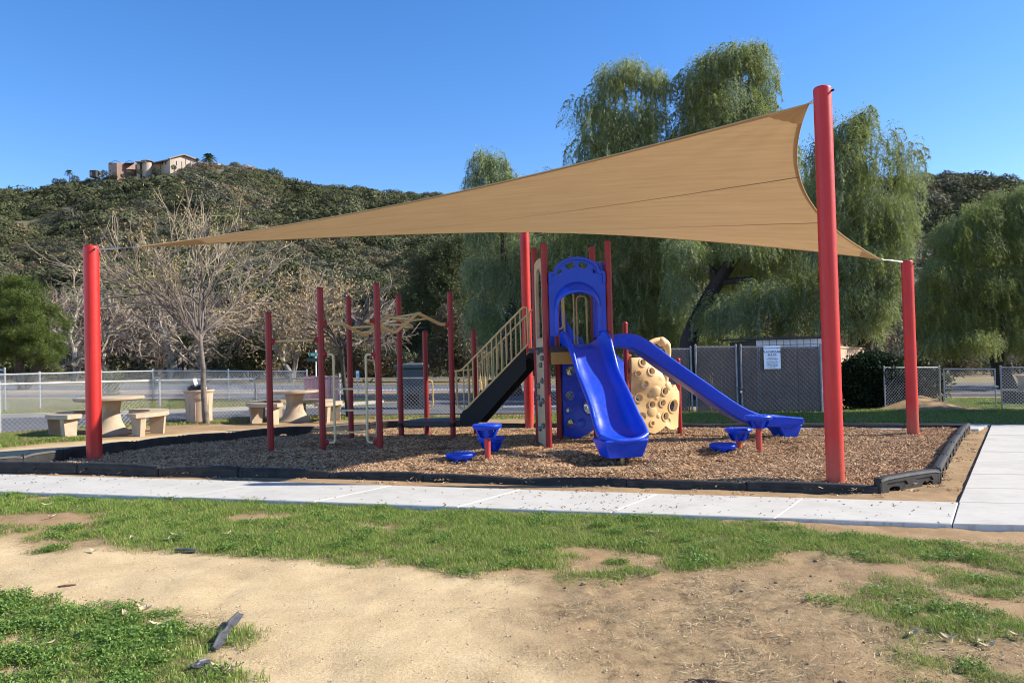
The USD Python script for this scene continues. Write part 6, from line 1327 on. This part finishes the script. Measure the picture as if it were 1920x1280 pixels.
# boulders
def hill_at(px, py):
    d = ray(px, py); Ys = np.linspace(HY0, 395, 1500); Q = EYE + d * (Ys / d[1])[:, None]; hz = hill_z(Q[:, 0], Ys); k = np.argmax(Q[:, 2] < hz)
    return np.array([Q[k, 0], Ys[k], hz[k]]) if (Q[:, 2] < hz).any() else np.array([Q[-1, 0], ridge_y(Q[-1, 0] / 395) - 4, hill_z(Q[-1, 0], np.array(ridge_y(Q[-1, 0] / 395) - 4.0))])
def boulder_mesh(seed, r0):
    s = trimesh.creation.icosphere(3, 1.0); v = np.array(s.vertices); v = np.sign(v) * np.abs(v) ** .62
    v *= (.45 + 1.1 * meshkit.fbm(v * 1.5 + seed * 3.7, 3, seed))[:, None] * [1.25, 1, .85]; v *= r0; return v, s.faces
BL = [(700, 556, 11, 'lone pale boulder outcrop behind the loop ladder posts'), (725, 540, 8, 'pale boulder just right of the third ladder post'), (738, 556, 7, 'dark sided boulder lowest of the group behind the ladder'), (688, 548, 8, 'jagged pale rock left of the third ladder post'),
      (143, 478, 7, 'round pale boulder left of the left pole top'), (122, 490, 4, 'small pale stone beside the round boulder left of the pole'), (44, 385, 4, 'pale rock high on the left shoulder of the hill'), (5, 355, 4, 'pale rock on the skyline at the left edge'),
      (395, 307, 9, 'pinkish boulder on the crest below the big palm'), (378, 310, 7, 'pinkish boulder left of the big palm'), (410, 305.5, 8, 'white boulder on the crest right of the big palm'), (420, 309, 7, 'lower white boulder right of the big palm'), (432, 305, 5, 'dark sided boulder at the end of the crest rocks'), (474, 318, 4, 'small pink boulder on the slope right of the crest'), (482, 313, 6, 'white rock slab on the right descent of the skyline'), (492, 320, 5, 'last white rock on the right descent of the skyline'), (372, 314, 4, 'small rock below the house entrance'), (357, 316, 5, 'pale rock under the house terrace'),
      (1742, 380, 6, 'larger pale rock on the right hill beside the pepper tree'), (1756, 382, 5, 'pale rock right of the larger one on the right hill'), (1734, 402, 5, 'lower pale rock on the right hill'), (1728, 378, 3, 'smallest pale rock on the right hill')]
for k, (px, py, rp, lb) in enumerate(BL):
    c = hill_at(px, py); R = rp * c[1] / FPX; v, f = boulder_mesh(k, np.array([R * 1.15, R, R * .9])); tk = thing('boulder', lb, 'boulder', c, group='pale boulders on the hills'); obj('rock', (c + v + [0, 0, R * .35], f), BOULDER, tk, smooth=50)

# ---------------------------------------------------------------- houses and palms on the hilltop
yh = 366.0; K = yh / FPX
def hp(px, py, dy=0): return at(px, py, yh + dy)
def hill_house():
    c = hp(230, 326); t = thing('hilltop_house', 'brick and cream house with round tower and gabled wing on the hilltop', 'house', c)
    def block(name, x0, x1, ytop, ybot, d0, d1, m):
        a, b = hp(x0, ytop, d0), hp(x1, ybot, d0); zb_ = b[2] - 8; return obj(name, bx(((a[0] + b[0]) / 2, yh + (d0 + d1) / 2, (a[2] + zb_) / 2), (b[0] - a[0], d1 - d0, a[2] - zb_)), m, t)
    def face(name, x0, d0, x1, d1, yt, m, par=None, depth=.5, drop=9, peak=None):
        a, b = hp(x0, yt[0], d0), hp(x1, yt[1], d1); nb = unit(np.array([-(b - a)[1], (b - a)[0], 0])) * depth
        pts = [a, b, a * [1, 1, 0] + [0, 0, a[2] - drop], b * [1, 1, 0] + [0, 0, b[2] - drop]] + ([hp(peak[0], peak[1], d0 + (d1 - d0) * (peak[0] - x0) / (x1 - x0))] if peak else [])
        return obj(name, trimesh.convex.convex_hull(np.array(pts + [p + nb for p in pts])), m, par or t)
    w = face('brick_wall', 219, -3, 257, 9, (305.5, 305.5), HOUSEB, depth=3); face('brick_wall', 203, 4, 218.6, -3, (305.5, 305.5), HOUSEB, depth=3)
    for px in (207, 211, 215): q = hp(px, 320, 4 - 7 * (px - 203) / 16); obj('window', bx((q[0], q[1] - .1, q[2]), (.5, .1, 1.1), -.5), WINDOW, w)
    q = hp(236, 320.5, -3 + 12 * 17 / 38); obj('garage_window', bx((q[0], q[1] - .02, q[2]), (5.0, .12, .9), .86), HOUSEW, w)
    for (x0, xm, x1) in ((204, 217, 226), (234, 243, 252)):
        p = [hp(x0, 305.5, -1), hp(xm, 300, -1), hp(x1, 305.5, -1), hp(x1, 305.5, 12), hp(xm, 300, 12), hp(x0, 305.5, 12)]
        m = MB().add((np.array([p[0], p[1], p[4], p[5], p[0] - [0, 0, .3], p[1] - [0, 0, .3], p[4] - [0, 0, .3], p[5] - [0, 0, .3]]), np.array([[0, 1, 2], [0, 2, 3], [4, 6, 5], [4, 7, 6], [0, 4, 5], [0, 5, 1]])))
        m.add((np.array([p[1], p[2], p[3], p[4], p[1] - [0, 0, .3], p[2] - [0, 0, .3], p[3] - [0, 0, .3], p[4] - [0, 0, .3]]), np.array([[0, 1, 2], [0, 2, 3], [4, 6, 5], [4, 7, 6], [0, 4, 5], [0, 5, 1]])))
        obj('roof', m, HOUSER, w)
    block('entrance_wall', 256, 262, 306, 320, 3, 8, HOUSEW); block('entrance_wall', 266, 271, 306, 318, 3, 8, HOUSEW); block('link_wall', 256, 300, 307, 320, 8, 16, HOUSEW)
    a, b = hp(255, 305, 2), hp(275, 305, 2); obj('roof', rbox(((a[0] + b[0]) / 2, yh + 5, a[2] + .2), (b[0] - a[0], 8, .5), .15), HOUSER, t)
    q = hp(276, 318, 4); qt = hp(276, 303.5, 4); rr = 7.2 * K * 1.1
    tw_ = obj('round_tower', lathe([(rr, -6), (rr, qt[2] - q[2]), (0, qt[2] - q[2])], 28, q), HOUSEW, t, smooth=40)
    obj('roof', lathe([(rr * 1.35, 0), (rr * 1.4, .2), (0, 1.3)], 28, qt), HOUSER, tw_, smooth=30)
    face('middle_wall', 284, 8, 300, 9, (305, 303.5), HOUSEW); sw_ = face('side_wall', 297, 10, 318.5, 1, (303.5, 298.5), HOUSEW, depth=2)
    for px in (305, 311): q = hp(px, 306, 10 - 9 * (px - 297) / 21.5); obj('window', bx((q[0], q[1] - .08, q[2]), (.8, .12, 1.5), -.75), WINDOW, sw_)
    a = [hp(282, 305.5, 8), hp(319.5, 297, -.5), hp(326, 295.5, 9), hp(300, 301.5, 16)]; obj('roof', trimesh.convex.convex_hull(np.array(a + [k - [0, 0, .5] for k in a])), HOUSER, t)
    gw = face('gabled_wall', 318.5, 1, 369, 13, (298, 302), HOUSEW, depth=1.5, peak=(344, 292))
    for px, py, ww_, hh_ in ((330, 306, .9, 2.0), (347.5, 304, .7, 2.8)): q = hp(px, py, 1 + 12 * (px - 318.5) / 50.5); obj('window', bx((q[0], q[1] - .06, q[2]), (ww_, .14, hh_), .75), WINDOW, gw)
    e0_, e1_, e2_ = hp(316, 298.5, .2), hp(344, 291.3, 6.6), hp(372.5, 302, 13.4); bk = np.array([-9, 11, 0]); fr = np.array([.7, -.9, 0])
    for p, q in ((e0_, e1_), (e1_, e2_)): A_4 = [p + fr, q + fr, q + bk, p + bk]; obj('roof', trimesh.convex.convex_hull(np.array(A_4 + [k + [0, 0, .5] for k in A_4])), HOUSER, t)
    for px in (341, 358): a = hp(px, 303, 3); obj('porch_post', bx((a[0], a[1], a[2] - 2), (.45, .45, 4)), HOUSEW, t)
hill_house()
c = hp(177, 328, -8); t = thing('hilltop_shed', 'small dark shed left of the brick wing on the hilltop', 'shed', c); obj('shed_body', rbox(c + [0, 0, .3], (3.0, 3, 3.2), .1), ROOFDARK, t); obj('shed_door', bx(c + [-.7, -1.52, .2], (.9, .06, 1.8)), HOUSEB, t)
c = hp(184, 327, -6); t = thing('arched_shelter', 'dark arched shelter next to the brick wing on the hilltop', 'shelter', c); obj('shelter_shell', plate(Polygon([(1.7 * math.cos(a), 2.2 * math.sin(a)) for a in np.linspace(0, PI, 16)] + [(1.2 * math.cos(a), 1.6 * math.sin(a)) for a in np.linspace(PI, 0, 16)]), 3, c + [0, 0, -.6], (1, 0, 0), (0, 0, 1)), ROOFDARK, t)
def palm(label, c, H, R, n, seed, tr=.35):
    r = np.random.default_rng(seed); t = thing('palm_tree', label, 'palm tree', c); obj('trunk', MB().add(tube(np.array([c - [0, 0, 2], c + [0, 0, H * .5], c + [0, 0, H]]), [tr, tr * .8, tr * .8], 10)), BARK, t, smooth=True)
    C, D, W = [], [], []; m = MB()
    for k in range(n):
        a = r.uniform(0, 2 * PI); el = r.uniform(-.5, 1.4); s = np.linspace(0, 1, 8); x = R * s * math.cos(el) ; z = R * (s * math.sin(el) - .5 * s ** 2)
        P = c + [0, 0, H] + np.stack([x * math.cos(a), x * math.sin(a), z], 1); m.add(segs(P[:-1], P[1:], np.full(7, .05), np.full(7, .03), 3))
        for i in range(1, 8):
            tdir = unit(P[i] - P[i - 1]); side = unit(np.cross(tdir, [0, 0, 1]))
            for sg in (-1, 1): C.append(P[i]); D.append(unit(tdir * .6 + side * sg - [0, 0, .3])); W.append(unit(tdir))
    m.add(quads(np.array(C), np.array(D), np.array(W), R * .28, R * .055)); obj('fronds', m, PALMM, t)
palm('broad palm on the crest right of the hilltop house', hp(392, 300, 2), 1.0, 3.9, 60, 1)
palm('slim palm on the skyline left of the hilltop house', hp(130, 336, 0), 3.4, 2.1, 34, 2, .22)
palm('low palm on the left shoulder of the skyline', hp(79, 356, 0), .6, 2.2, 26, 3, .25)
palm('small dark palm beside the house porch', hp(370, 306, -2), 1.6, 1.5, 20, 4, .2)
r = np.random.default_rng(95); k = 0
GS = 'rounded shrubs of the hilltop garden'
g0 = None
for px, py, s in ((104, 340, 1.6), (118, 342, 1.2), (140, 336, 1.2), (195, 325, 1.0), (206, 333, .9), (215, 331, .8), (230, 330, .7), (293, 321, 1.1), (262, 322, .9), (326, 314, .8), (182, 333, .8), (246, 326, .7)):
    c = hp(px, py, -4)
    if g0 is None:
        g0 = thing('garden_shrub', 'rounded dark shrub in the garden of the hilltop house', 'shrub', c, group=GS); obj('foliage', clump(rng, 420, 1.6, .5, .12, .5, .85), CHAP1, g0, local=True); obj('stems', MB().add(tube([[0, 0, -1.5], [0, 0, .5]], .1, 6)), BARK, g0, local=True)
    else: copy_of(g0, 'garden_shrub', c, r.uniform(0, 6), 'rounded dark shrub in the garden of the hilltop house', 'shrub', GS, s)
# ---------------------------------------------------------------- grass and small things in front
def tuft(rng, n, rad, h, wd, lean=.5):
    """A patch of curved blades."""
    r = rad * np.sqrt(rng.random(n)); a = rng.uniform(0, 2 * PI, n); B = np.stack([r * np.cos(a), r * np.sin(a), np.full(n, -.006)], 1)
    b = rng.uniform(0, 2 * PI, n); d = np.stack([np.cos(b), np.sin(b), 0 * b], 1); L = h * rng.uniform(.45, 1.25, n)[:, None]; ln = (lean * rng.uniform(.2, 1.4, n))[:, None]
    s = np.stack([-np.sin(b), np.cos(b), 0 * b], 1) * (wd * rng.uniform(.6, 1.2, n))[:, None]; up_ = np.array([0, 0, 1.])
    M = B + d * L * ln * .35 + up_ * L * .6; T = B + d * L * ln * 1.0 + up_ * L * np.clip(1 - ln * .35, .2, 1)
    V = np.stack([B - s, B + s, M + s * .8, M - s * .8, T], 1).reshape(-1, 3); f = np.array([[0, 1, 2], [0, 2, 3], [3, 2, 4]])
    return V, (f[None] + (np.arange(n) * 5)[:, None, None]).reshape(-1, 3)
def clover(rng, n, rad):
    m = MB()
    r = rad * np.sqrt(rng.random(n)); a = rng.uniform(0, 2 * PI, n); C = np.stack([r * np.cos(a), r * np.sin(a), rng.uniform(.008, .045, n)], 1)
    for k in range(3):
        b = rng.uniform(0, 2 * PI, n) * 0 + a * 3 + k * 2.1; D = unit(np.stack([np.cos(b), np.sin(b), rng.uniform(-.5, .9, n)], 1)); W = unit(np.cross(D, [0, 0, 1.]) + rng.normal(0, .5, (n, 3))); m.add(quads(C, D, W, rng.uniform(.010, .019, n), rng.uniform(.0045, .008, n)))
    m.add(tuft(rng, n // 2, rad, .042, .0016)); return m.get()
rg = np.random.default_rng(101)
n = 30000; xy = np.column_stack([rg.uniform(-7.6, 7.6, n), rg.uniform(3.1, 9.6, n)])
am = lawn_amount(xy[:, 0], xy[:, 1]); vis = np.abs(xy[:, 0]) < xy[:, 1] * .70 + .4
keep = (rg.random(n) < am ** 1.1 * 1.0) & vis & (am > .10); xy, am = xy[keep], am[keep]; n = len(xy)
TU = [('grass_tuft', tuft(rg, 54, .085, .034, .0019, .9), GRASS, False), ('grass_tuft', tuft(rg, 46, .085, .045, .0020, .7), GRASS, False), ('grass_tuft', tuft(rg, 40, .10, .030, .0018, 1.2), DRYGRASS, False), ('clover_patch', clover(rg, 74, .09), CLOVER, False), ('grass_tuft', tuft(rg, 60, .09, .055, .0020, .8), GRASS, False)]
pn = meshkit.fbm(np.stack([xy[:, 0] * 1.5, xy[:, 1] * 1.5, 0 * xy[:, 0] + 2], -1), 3, 71)
left_ = inside(LAWN_LEFT, xy[:, 0], xy[:, 1], .1) > .5; right_ = xy[:, 0] > 1.6
u = rg.random(n); idx = np.where(u < .40, 0, np.where(u < .80, 1, 4))
idx = np.where((rg.random(n) < np.clip(.42 - am * .32 + np.where(right_, .12, 0) + np.where(left_, .16, 0), .08, .7)), 2, idx)
cl_p = np.where(left_, np.clip((pn - .46) * 4, .03, .30), .02); cl_p = np.where(left_ & (xy[:, 0] < -1.9) & (xy[:, 1] < 4.9), np.maximum(cl_p, .22), cl_p); idx = np.where(rg.random(n) < cl_p, 3, idx)
sc = rg.uniform(.7, 1.15, n) * (.6 + .55 * am)
scatter('lawn_grass', '/World', TU, idx, np.column_stack([xy, ground_z(xy[:, 0], xy[:, 1])]), rotz_q(rg.uniform(0, 6.28, n)), np.column_stack([rg.uniform(.85, 1.2, n), rg.uniform(.85, 1.2, n), sc]), label='patchy green grass and clover on both sides of the dirt path', category='grass', kind='stuff')
# dry thatch in the trampled part and sparse blades elsewhere
n = 9000; xy = np.column_stack([rg.uniform(-6, 7.6, n), rg.uniform(3.1, 8.6, n)]); d_ = inside(DRY, xy[:, 0], xy[:, 1], .4, .35, 7); d2_ = lawn_amount(xy[:, 0], xy[:, 1])
pz = meshkit.fbm(np.stack([xy[:, 0] * 2.2, xy[:, 1] * 2.6, 0 * xy[:, 0] + 5], -1), 3, 73)
keep = (rg.random(n) < np.maximum(d_ * np.clip((pz - .42) * 4, .02, .8), np.where((d2_ > .02) & (d2_ < .5), .45, 0))) & (np.abs(xy[:, 0]) < xy[:, 1] * .70 + .4); xy = xy[keep]; n = len(xy)
def thatch(rng, n, rad):
    r = rad * np.sqrt(rng.random(n)); a = rng.uniform(0, 6.28, n); C = np.stack([r * np.cos(a), r * np.sin(a), rng.uniform(.0, .014, n)], 1); b = rng.uniform(0, 6.28, n); D = unit(np.stack([np.cos(b), np.sin(b), rng.normal(0, .22, n)], 1)); return quads(C, D, unit(np.cross(D, [0, 0, 1.]) + rng.normal(0, .3, (n, 3))), rng.uniform(.02, .07, n), .0016)
THM = per_island('thatch_mix', [(0, (0.07, 0.045, 0.025)), (.25, (0.18, 0.125, 0.065)), (.55, (0.38, 0.29, 0.16)), (1, (0.55, 0.44, 0.26))], .9)
scatter('dry_thatch', '/World', [('thatch_patch', thatch(rg, 40, .12), THM, False), ('thatch_patch', thatch(rg, 26, .14), THM, False), ('dry_tuft', tuft(rg, 26, .09, .022, .0016, 1.5), DRYGRASS, False)], rg.choice(3, n, p=[.4, .3, .3]), np.column_stack([xy, ground_z(xy[:, 0], xy[:, 1]) + .004]), rotz_q(rg.uniform(0, 6.28, n)), rg.uniform(.8, 1.3, n), label='dry trampled grass scattered over the brown soil', category='dry grass', kind='stuff')
# gravel grains on the path
OCT = trimesh.convex.convex_hull(np.array([[1, 0, 0], [-1, 0, 0], [0, 1, 0], [0, -1, 0], [0, 0, 1], [0, 0, -1.]]))
def grit(rng, n, rad):
    m = MB()
    for _ in range(n):
        s = rng.uniform(.0013, .003) * (1 + 1.3 * (rng.random() < .08)); q = OCT; r = rad * math.sqrt(rng.random()); a = rng.uniform(0, 6.28)
        m.add((np.array(q.vertices) * rng.uniform(.7, 1.3, 3) * [1, 1, .7] * s + [r * math.cos(a), r * math.sin(a), s * .4], q.faces))
    return m.get()
GRITM = per_island('grit_mix', [(0, (0.22, 0.15, 0.09)), (.2, (0.42, 0.31, 0.17)), (.6, (0.56, 0.43, 0.25)), (1, (0.68, 0.55, 0.38))], .9)
n = 9000; xy = np.column_stack([rg.uniform(-6, 7.6, n), rg.uniform(3.1, 8.0, n)]); g_ = np.maximum(inside(GRANITE, xy[:, 0], xy[:, 1], .15), .8 * inside(DRY, xy[:, 0], xy[:, 1], .2)); keep = (rg.random(n) < g_ * np.clip(6.0 / xy[:, 1] ** 1.2, .2, .9)) & (np.abs(xy[:, 0]) < xy[:, 1] * .70 + .4); xy = xy[keep]; n = len(xy)
scatter('path_grit', '/World', [('grit_patch', grit(rg, 32, .13), GRITM, False) for _ in range(3)], rg.integers(0, 3, n), np.column_stack([xy, ground_z(xy[:, 0], xy[:, 1])]), rotz_q(rg.uniform(0, 6.28, n)), rg.uniform(.8, 1.2, n), label='loose tan grit on the decomposed granite path', category='grit', kind='stuff')
# grass of the farther lawns
def far_grass(poly, n, name, label, h=1.0, mats=(GRASS, DRYGRASS), pdry=.25, seed=1):
    r = np.random.default_rng(seed); b = poly.bounds; xy = np.column_stack([r.uniform(b[0], b[2], n * 4), r.uniform(b[1], b[3], n * 4)]); xy = xy[(inside(poly, xy[:, 0], xy[:, 1], .2, .3, seed) > r.random(len(xy))) & (MOUND(xy[:, 0], xy[:, 1]) < .05)][:n]; m = len(xy)
    scatter(name, '/World', [('grass_tuft', tuft(r, 32, .22, .07 * h, .008, .8), mm, False) for mm in mats], (r.random(m) < pdry).astype(int), np.column_stack([xy, ground_z(xy[:, 0], xy[:, 1])]), rotz_q(r.uniform(0, 6.28, m)), r.uniform(.7, 1.2, m), label=label, category='grass', kind='stuff')
vis_clip = Polygon([(-.75 * 12, 12), (.75 * 12, 12), (.75 * 32, 32), (-.75 * 32, 32)])
far_grass(LAWN_TABLES.intersection(vis_clip), 900, 'table_lawn', 'green grass strip in front of the picnic table', seed=2)
far_grass(LAWN_FENCE.intersection(vis_clip).difference(ACCESS), 1200, 'fence_lawn', 'thin green grass along the foot of the chain link fence', .9, pdry=.4, seed=3)
far_grass(LAWN_SHADE.intersection(vis_clip), 3800, 'rear_lawn', 'shaded green lawn behind the playground bed', .9, pdry=.2, seed=4)
far_grass(LAWN_GATE.intersection(vis_clip), 1400, 'gate_lawn', 'sunlit green lawn behind the gate', .9, pdry=.15, seed=5)
far_grass(LAWN_FAR.intersection(vis_clip), 2600, 'far_lawn', 'half dry lawn between the access road and the far fence', 1.0, pdry=.6, seed=6)
# torn garden edging strips
def strip(pts, w, label, tilt=.5):
    pts = [np.array(p) for p in pts]; t = thing('edging_strip', label, 'garden edging', pts[0]); P = []
    c = fillet(pts, .08, 4); n = len(c); T = np.gradient(c, axis=0)
    for i in range(n):
        u = unit(np.cross(T[i], [0, 0, 1])); q = u * math.cos(tilt) + np.array([0, 0, 1]) * math.sin(tilt); wi = w * (.8 + .35 * math.sin(i * 1.9)); P.append([c[i] + q * wi * .5, c[i] - q * wi * .5 + [0, 0, .012]])
    P = np.array(P); P[..., 2] += w * .35; m = MB().add(grid_mesh(P)).add(grid_mesh(P[:, ::-1] - [0, 0, .004])); m.add(tube(P[:, 0], .009, 8)); obj('strip', m, EDGING, t, smooth=30)
gpz = lambda px, py, dz=0: (lambda p: np.array([p[0], p[1], float(ground_z(p[0], p[1])) + dz]))(gp(px, py))
strip([gpz(452, 1166, .03), gpz(428, 1190, .015), gpz(405, 1222, .0)], .05, 'grey torn edging strip sticking out of the left lawn corner', .55)
strip([gpz(392, 1248), gpz(376, 1256), gpz(366, 1262)], .06, 'short grey edging scrap near the bottom, below the torn strip', .2)
strip([gpz(331, 1033, .0), gpz(350, 1034, .01), gpz(370, 1035.5)], .05, 'dark edging scrap at the far side of the dirt path', .3)
st = thing('dry_stick', 'small dark stick lying on the dirt path at the left', 'stick', gpz(125, 1098)); obj('stick_body', MB().add(tube(np.array([gpz(108, 1099, .006), gpz(124, 1098, .010), gpz(142, 1096, .007)]), [.006, .009, .005], 6)), STICK, st)
st = thing('dry_stick', 'long dark twig in the dirt at the bottom right', 'stick', gpz(1330, 1272)); obj('stick_body', MB().add(tube(np.array([gpz(1290, 1271, .006), gpz(1330, 1275, .012), gpz(1378, 1279, .006)]), [.008, .012, .006], 6)), STICK, st)
# dry leaves and paper bits
lf = [(330, 1008), (247, 1016), (314, 1017), (95, 1184), (270, 1151), (232, 1162), (95, 1216), (300, 1180), (408, 1262), (430, 1268), (392, 1268), (1225, 1006), (1778, 1202), (1838, 1205), (1712, 1192), (1850, 1212), (1905, 1200), (98, 975), (88, 952), (175, 1040), (145, 957), (426, 1006), (312, 980)]
first = None
for k, (px, py) in enumerate(lf):
    p = gpz(px, py, .012)
    if first is None:
        r = np.random.default_rng(4); first = thing('dry_leaf', 'curled pale dry leaf lying on the grass', 'leaf', p, group='pale dry leaves on the ground')
        t = np.linspace(0, 1, 7); w = .022 * np.sin(np.clip(t * .94 + .05, 0, 1) * PI) ** .8; c = np.stack([(t - .5) * .11, .01 * np.sin(t * 5), .022 * (2 * t - 1) ** 2], 1)
        P = np.stack([c + np.stack([0 * t, w, .012 + 0 * t], 1), c, c + np.stack([0 * t, -w, .016 + 0 * t], 1)], 1); obj('blade', grid_mesh(P), LITTER, first, local=True, smooth=True); obj('stalk', MB().add(tube([[.05, 0, .02], [.075, .006, .03]], .0015, 5)), STICK, first, local=True)
    else: copy_of(first, 'dry_leaf', p, k * 2.3, 'curled pale dry leaf lying on the grass', 'leaf', 'pale dry leaves on the ground', .6 + .5 * ((k * 37) % 10) / 10)
# clods on the trampled soil
r = np.random.default_rng(6); n = 260; xy = np.column_stack([r.uniform(0, 5, n), r.uniform(3.3, 7.2, n)]); k_ = inside(DRY, xy[:, 0], xy[:, 1], .3, .2, 7) > r.random(n); xy = xy[k_]
def clod(seed): v, f = boulder_mesh(seed + 40, .009); return v, f
CLODM = principled('soil_clod', (0.24, 0.16, 0.09), 0.95, noise=(90, (0.15, 0.10, 0.06)))
scatter('soil_clods', '/World', [('clod', clod(k), CLODM, True) for k in range(3)], r.integers(0, 3, len(xy)), np.column_stack([xy, ground_z(xy[:, 0], xy[:, 1]) + .003]), rotz_q(r.uniform(0, 6.28, len(xy))), r.lognormal(-.35, .35, len(xy)), label='small dark clods of soil in the trampled corner', category='soil clods', kind='stuff')

# chips, soil and bits carried onto the pavement
r = np.random.default_rng(12); n = 420; u = r.random(n); w = np.abs(r.normal(0, .33, n)) % 1; w = np.where(r.random(n) < .35, 1 - w * .6, w)
pa, pb, qa, qb = gp(0, 888, .05)[:2], gp(1797, 941, .05)[:2], gp(0, 920, .05)[:2], gp(1785, 981, .05)[:2]
uu_ = np.where(r.random(n) < .3, .68 + .05 * r.normal(0, 1, n), u)[:, None]; xy = (pa + (pb - pa) * uu_) * (1 - w[:, None]) + (qa + (qb - qa) * uu_) * w[:, None]
scatter('pavement_debris', '/World', [('chip', chip_patch(1, .001), CHIPS, False, (.0, .6)) for _ in range(4)], r.integers(0, 4, n), np.column_stack([xy, G(xy[:, 0]) + .046]), rotz_q(r.uniform(0, 6.28, n)), r.uniform(.3, .8, n), label='stray chips and soil bits on the front path', category='debris', kind='stuff')

r = np.random.default_rng(13); n = 4200; ring = BED.buffer(.55).difference(BED.buffer(.02)); xy = np.column_stack([r.uniform(-8, 12, n), r.uniform(7.5, 19, n)]); d_ = shapely.distance(shapely.points(xy), BED); xy = xy[shapely.contains_xy(ring, xy[:, 0], xy[:, 1]) & (r.random(n) < np.exp(-d_ * 5))]
scatter('stray_wood_chips', '/World', [('chip_patch', chip_patch(12, .12), CHIPS, False) for _ in range(3)], r.integers(0, 3, len(xy)), np.column_stack([xy, ground_z(xy[:, 0], xy[:, 1])]), rotz_q(r.uniform(0, 6.28, len(xy))), r.uniform(.7, 1.1, len(xy)), label='wood chips kicked out over the border onto the soil', category='wood chips', kind='stuff')
n = 500; xy = np.column_stack([r.uniform(4.2, 11.5, n), r.uniform(8.6, 18, n)]); side_ = world_poly([(1655, 930), (1790, 938), (1852, 806), (1822, 806), (1765, 905)]); xy = xy[shapely.contains_xy(side_, xy[:, 0], xy[:, 1])]
scatter('soil_litter', '/World', [('litter_patch', thatch(r, 40, .16), THM, False), ('litter_patch', grit(r, 36, .16), GRITM, False)], r.integers(0, 2, len(xy)), np.column_stack([xy, ground_z(xy[:, 0], xy[:, 1]) + .003]), rotz_q(r.uniform(0, 6.28, len(xy))), r.uniform(.8, 1.4, len(xy)), label='needle litter and grit on the soil strip beside the right path', category='litter', kind='stuff')
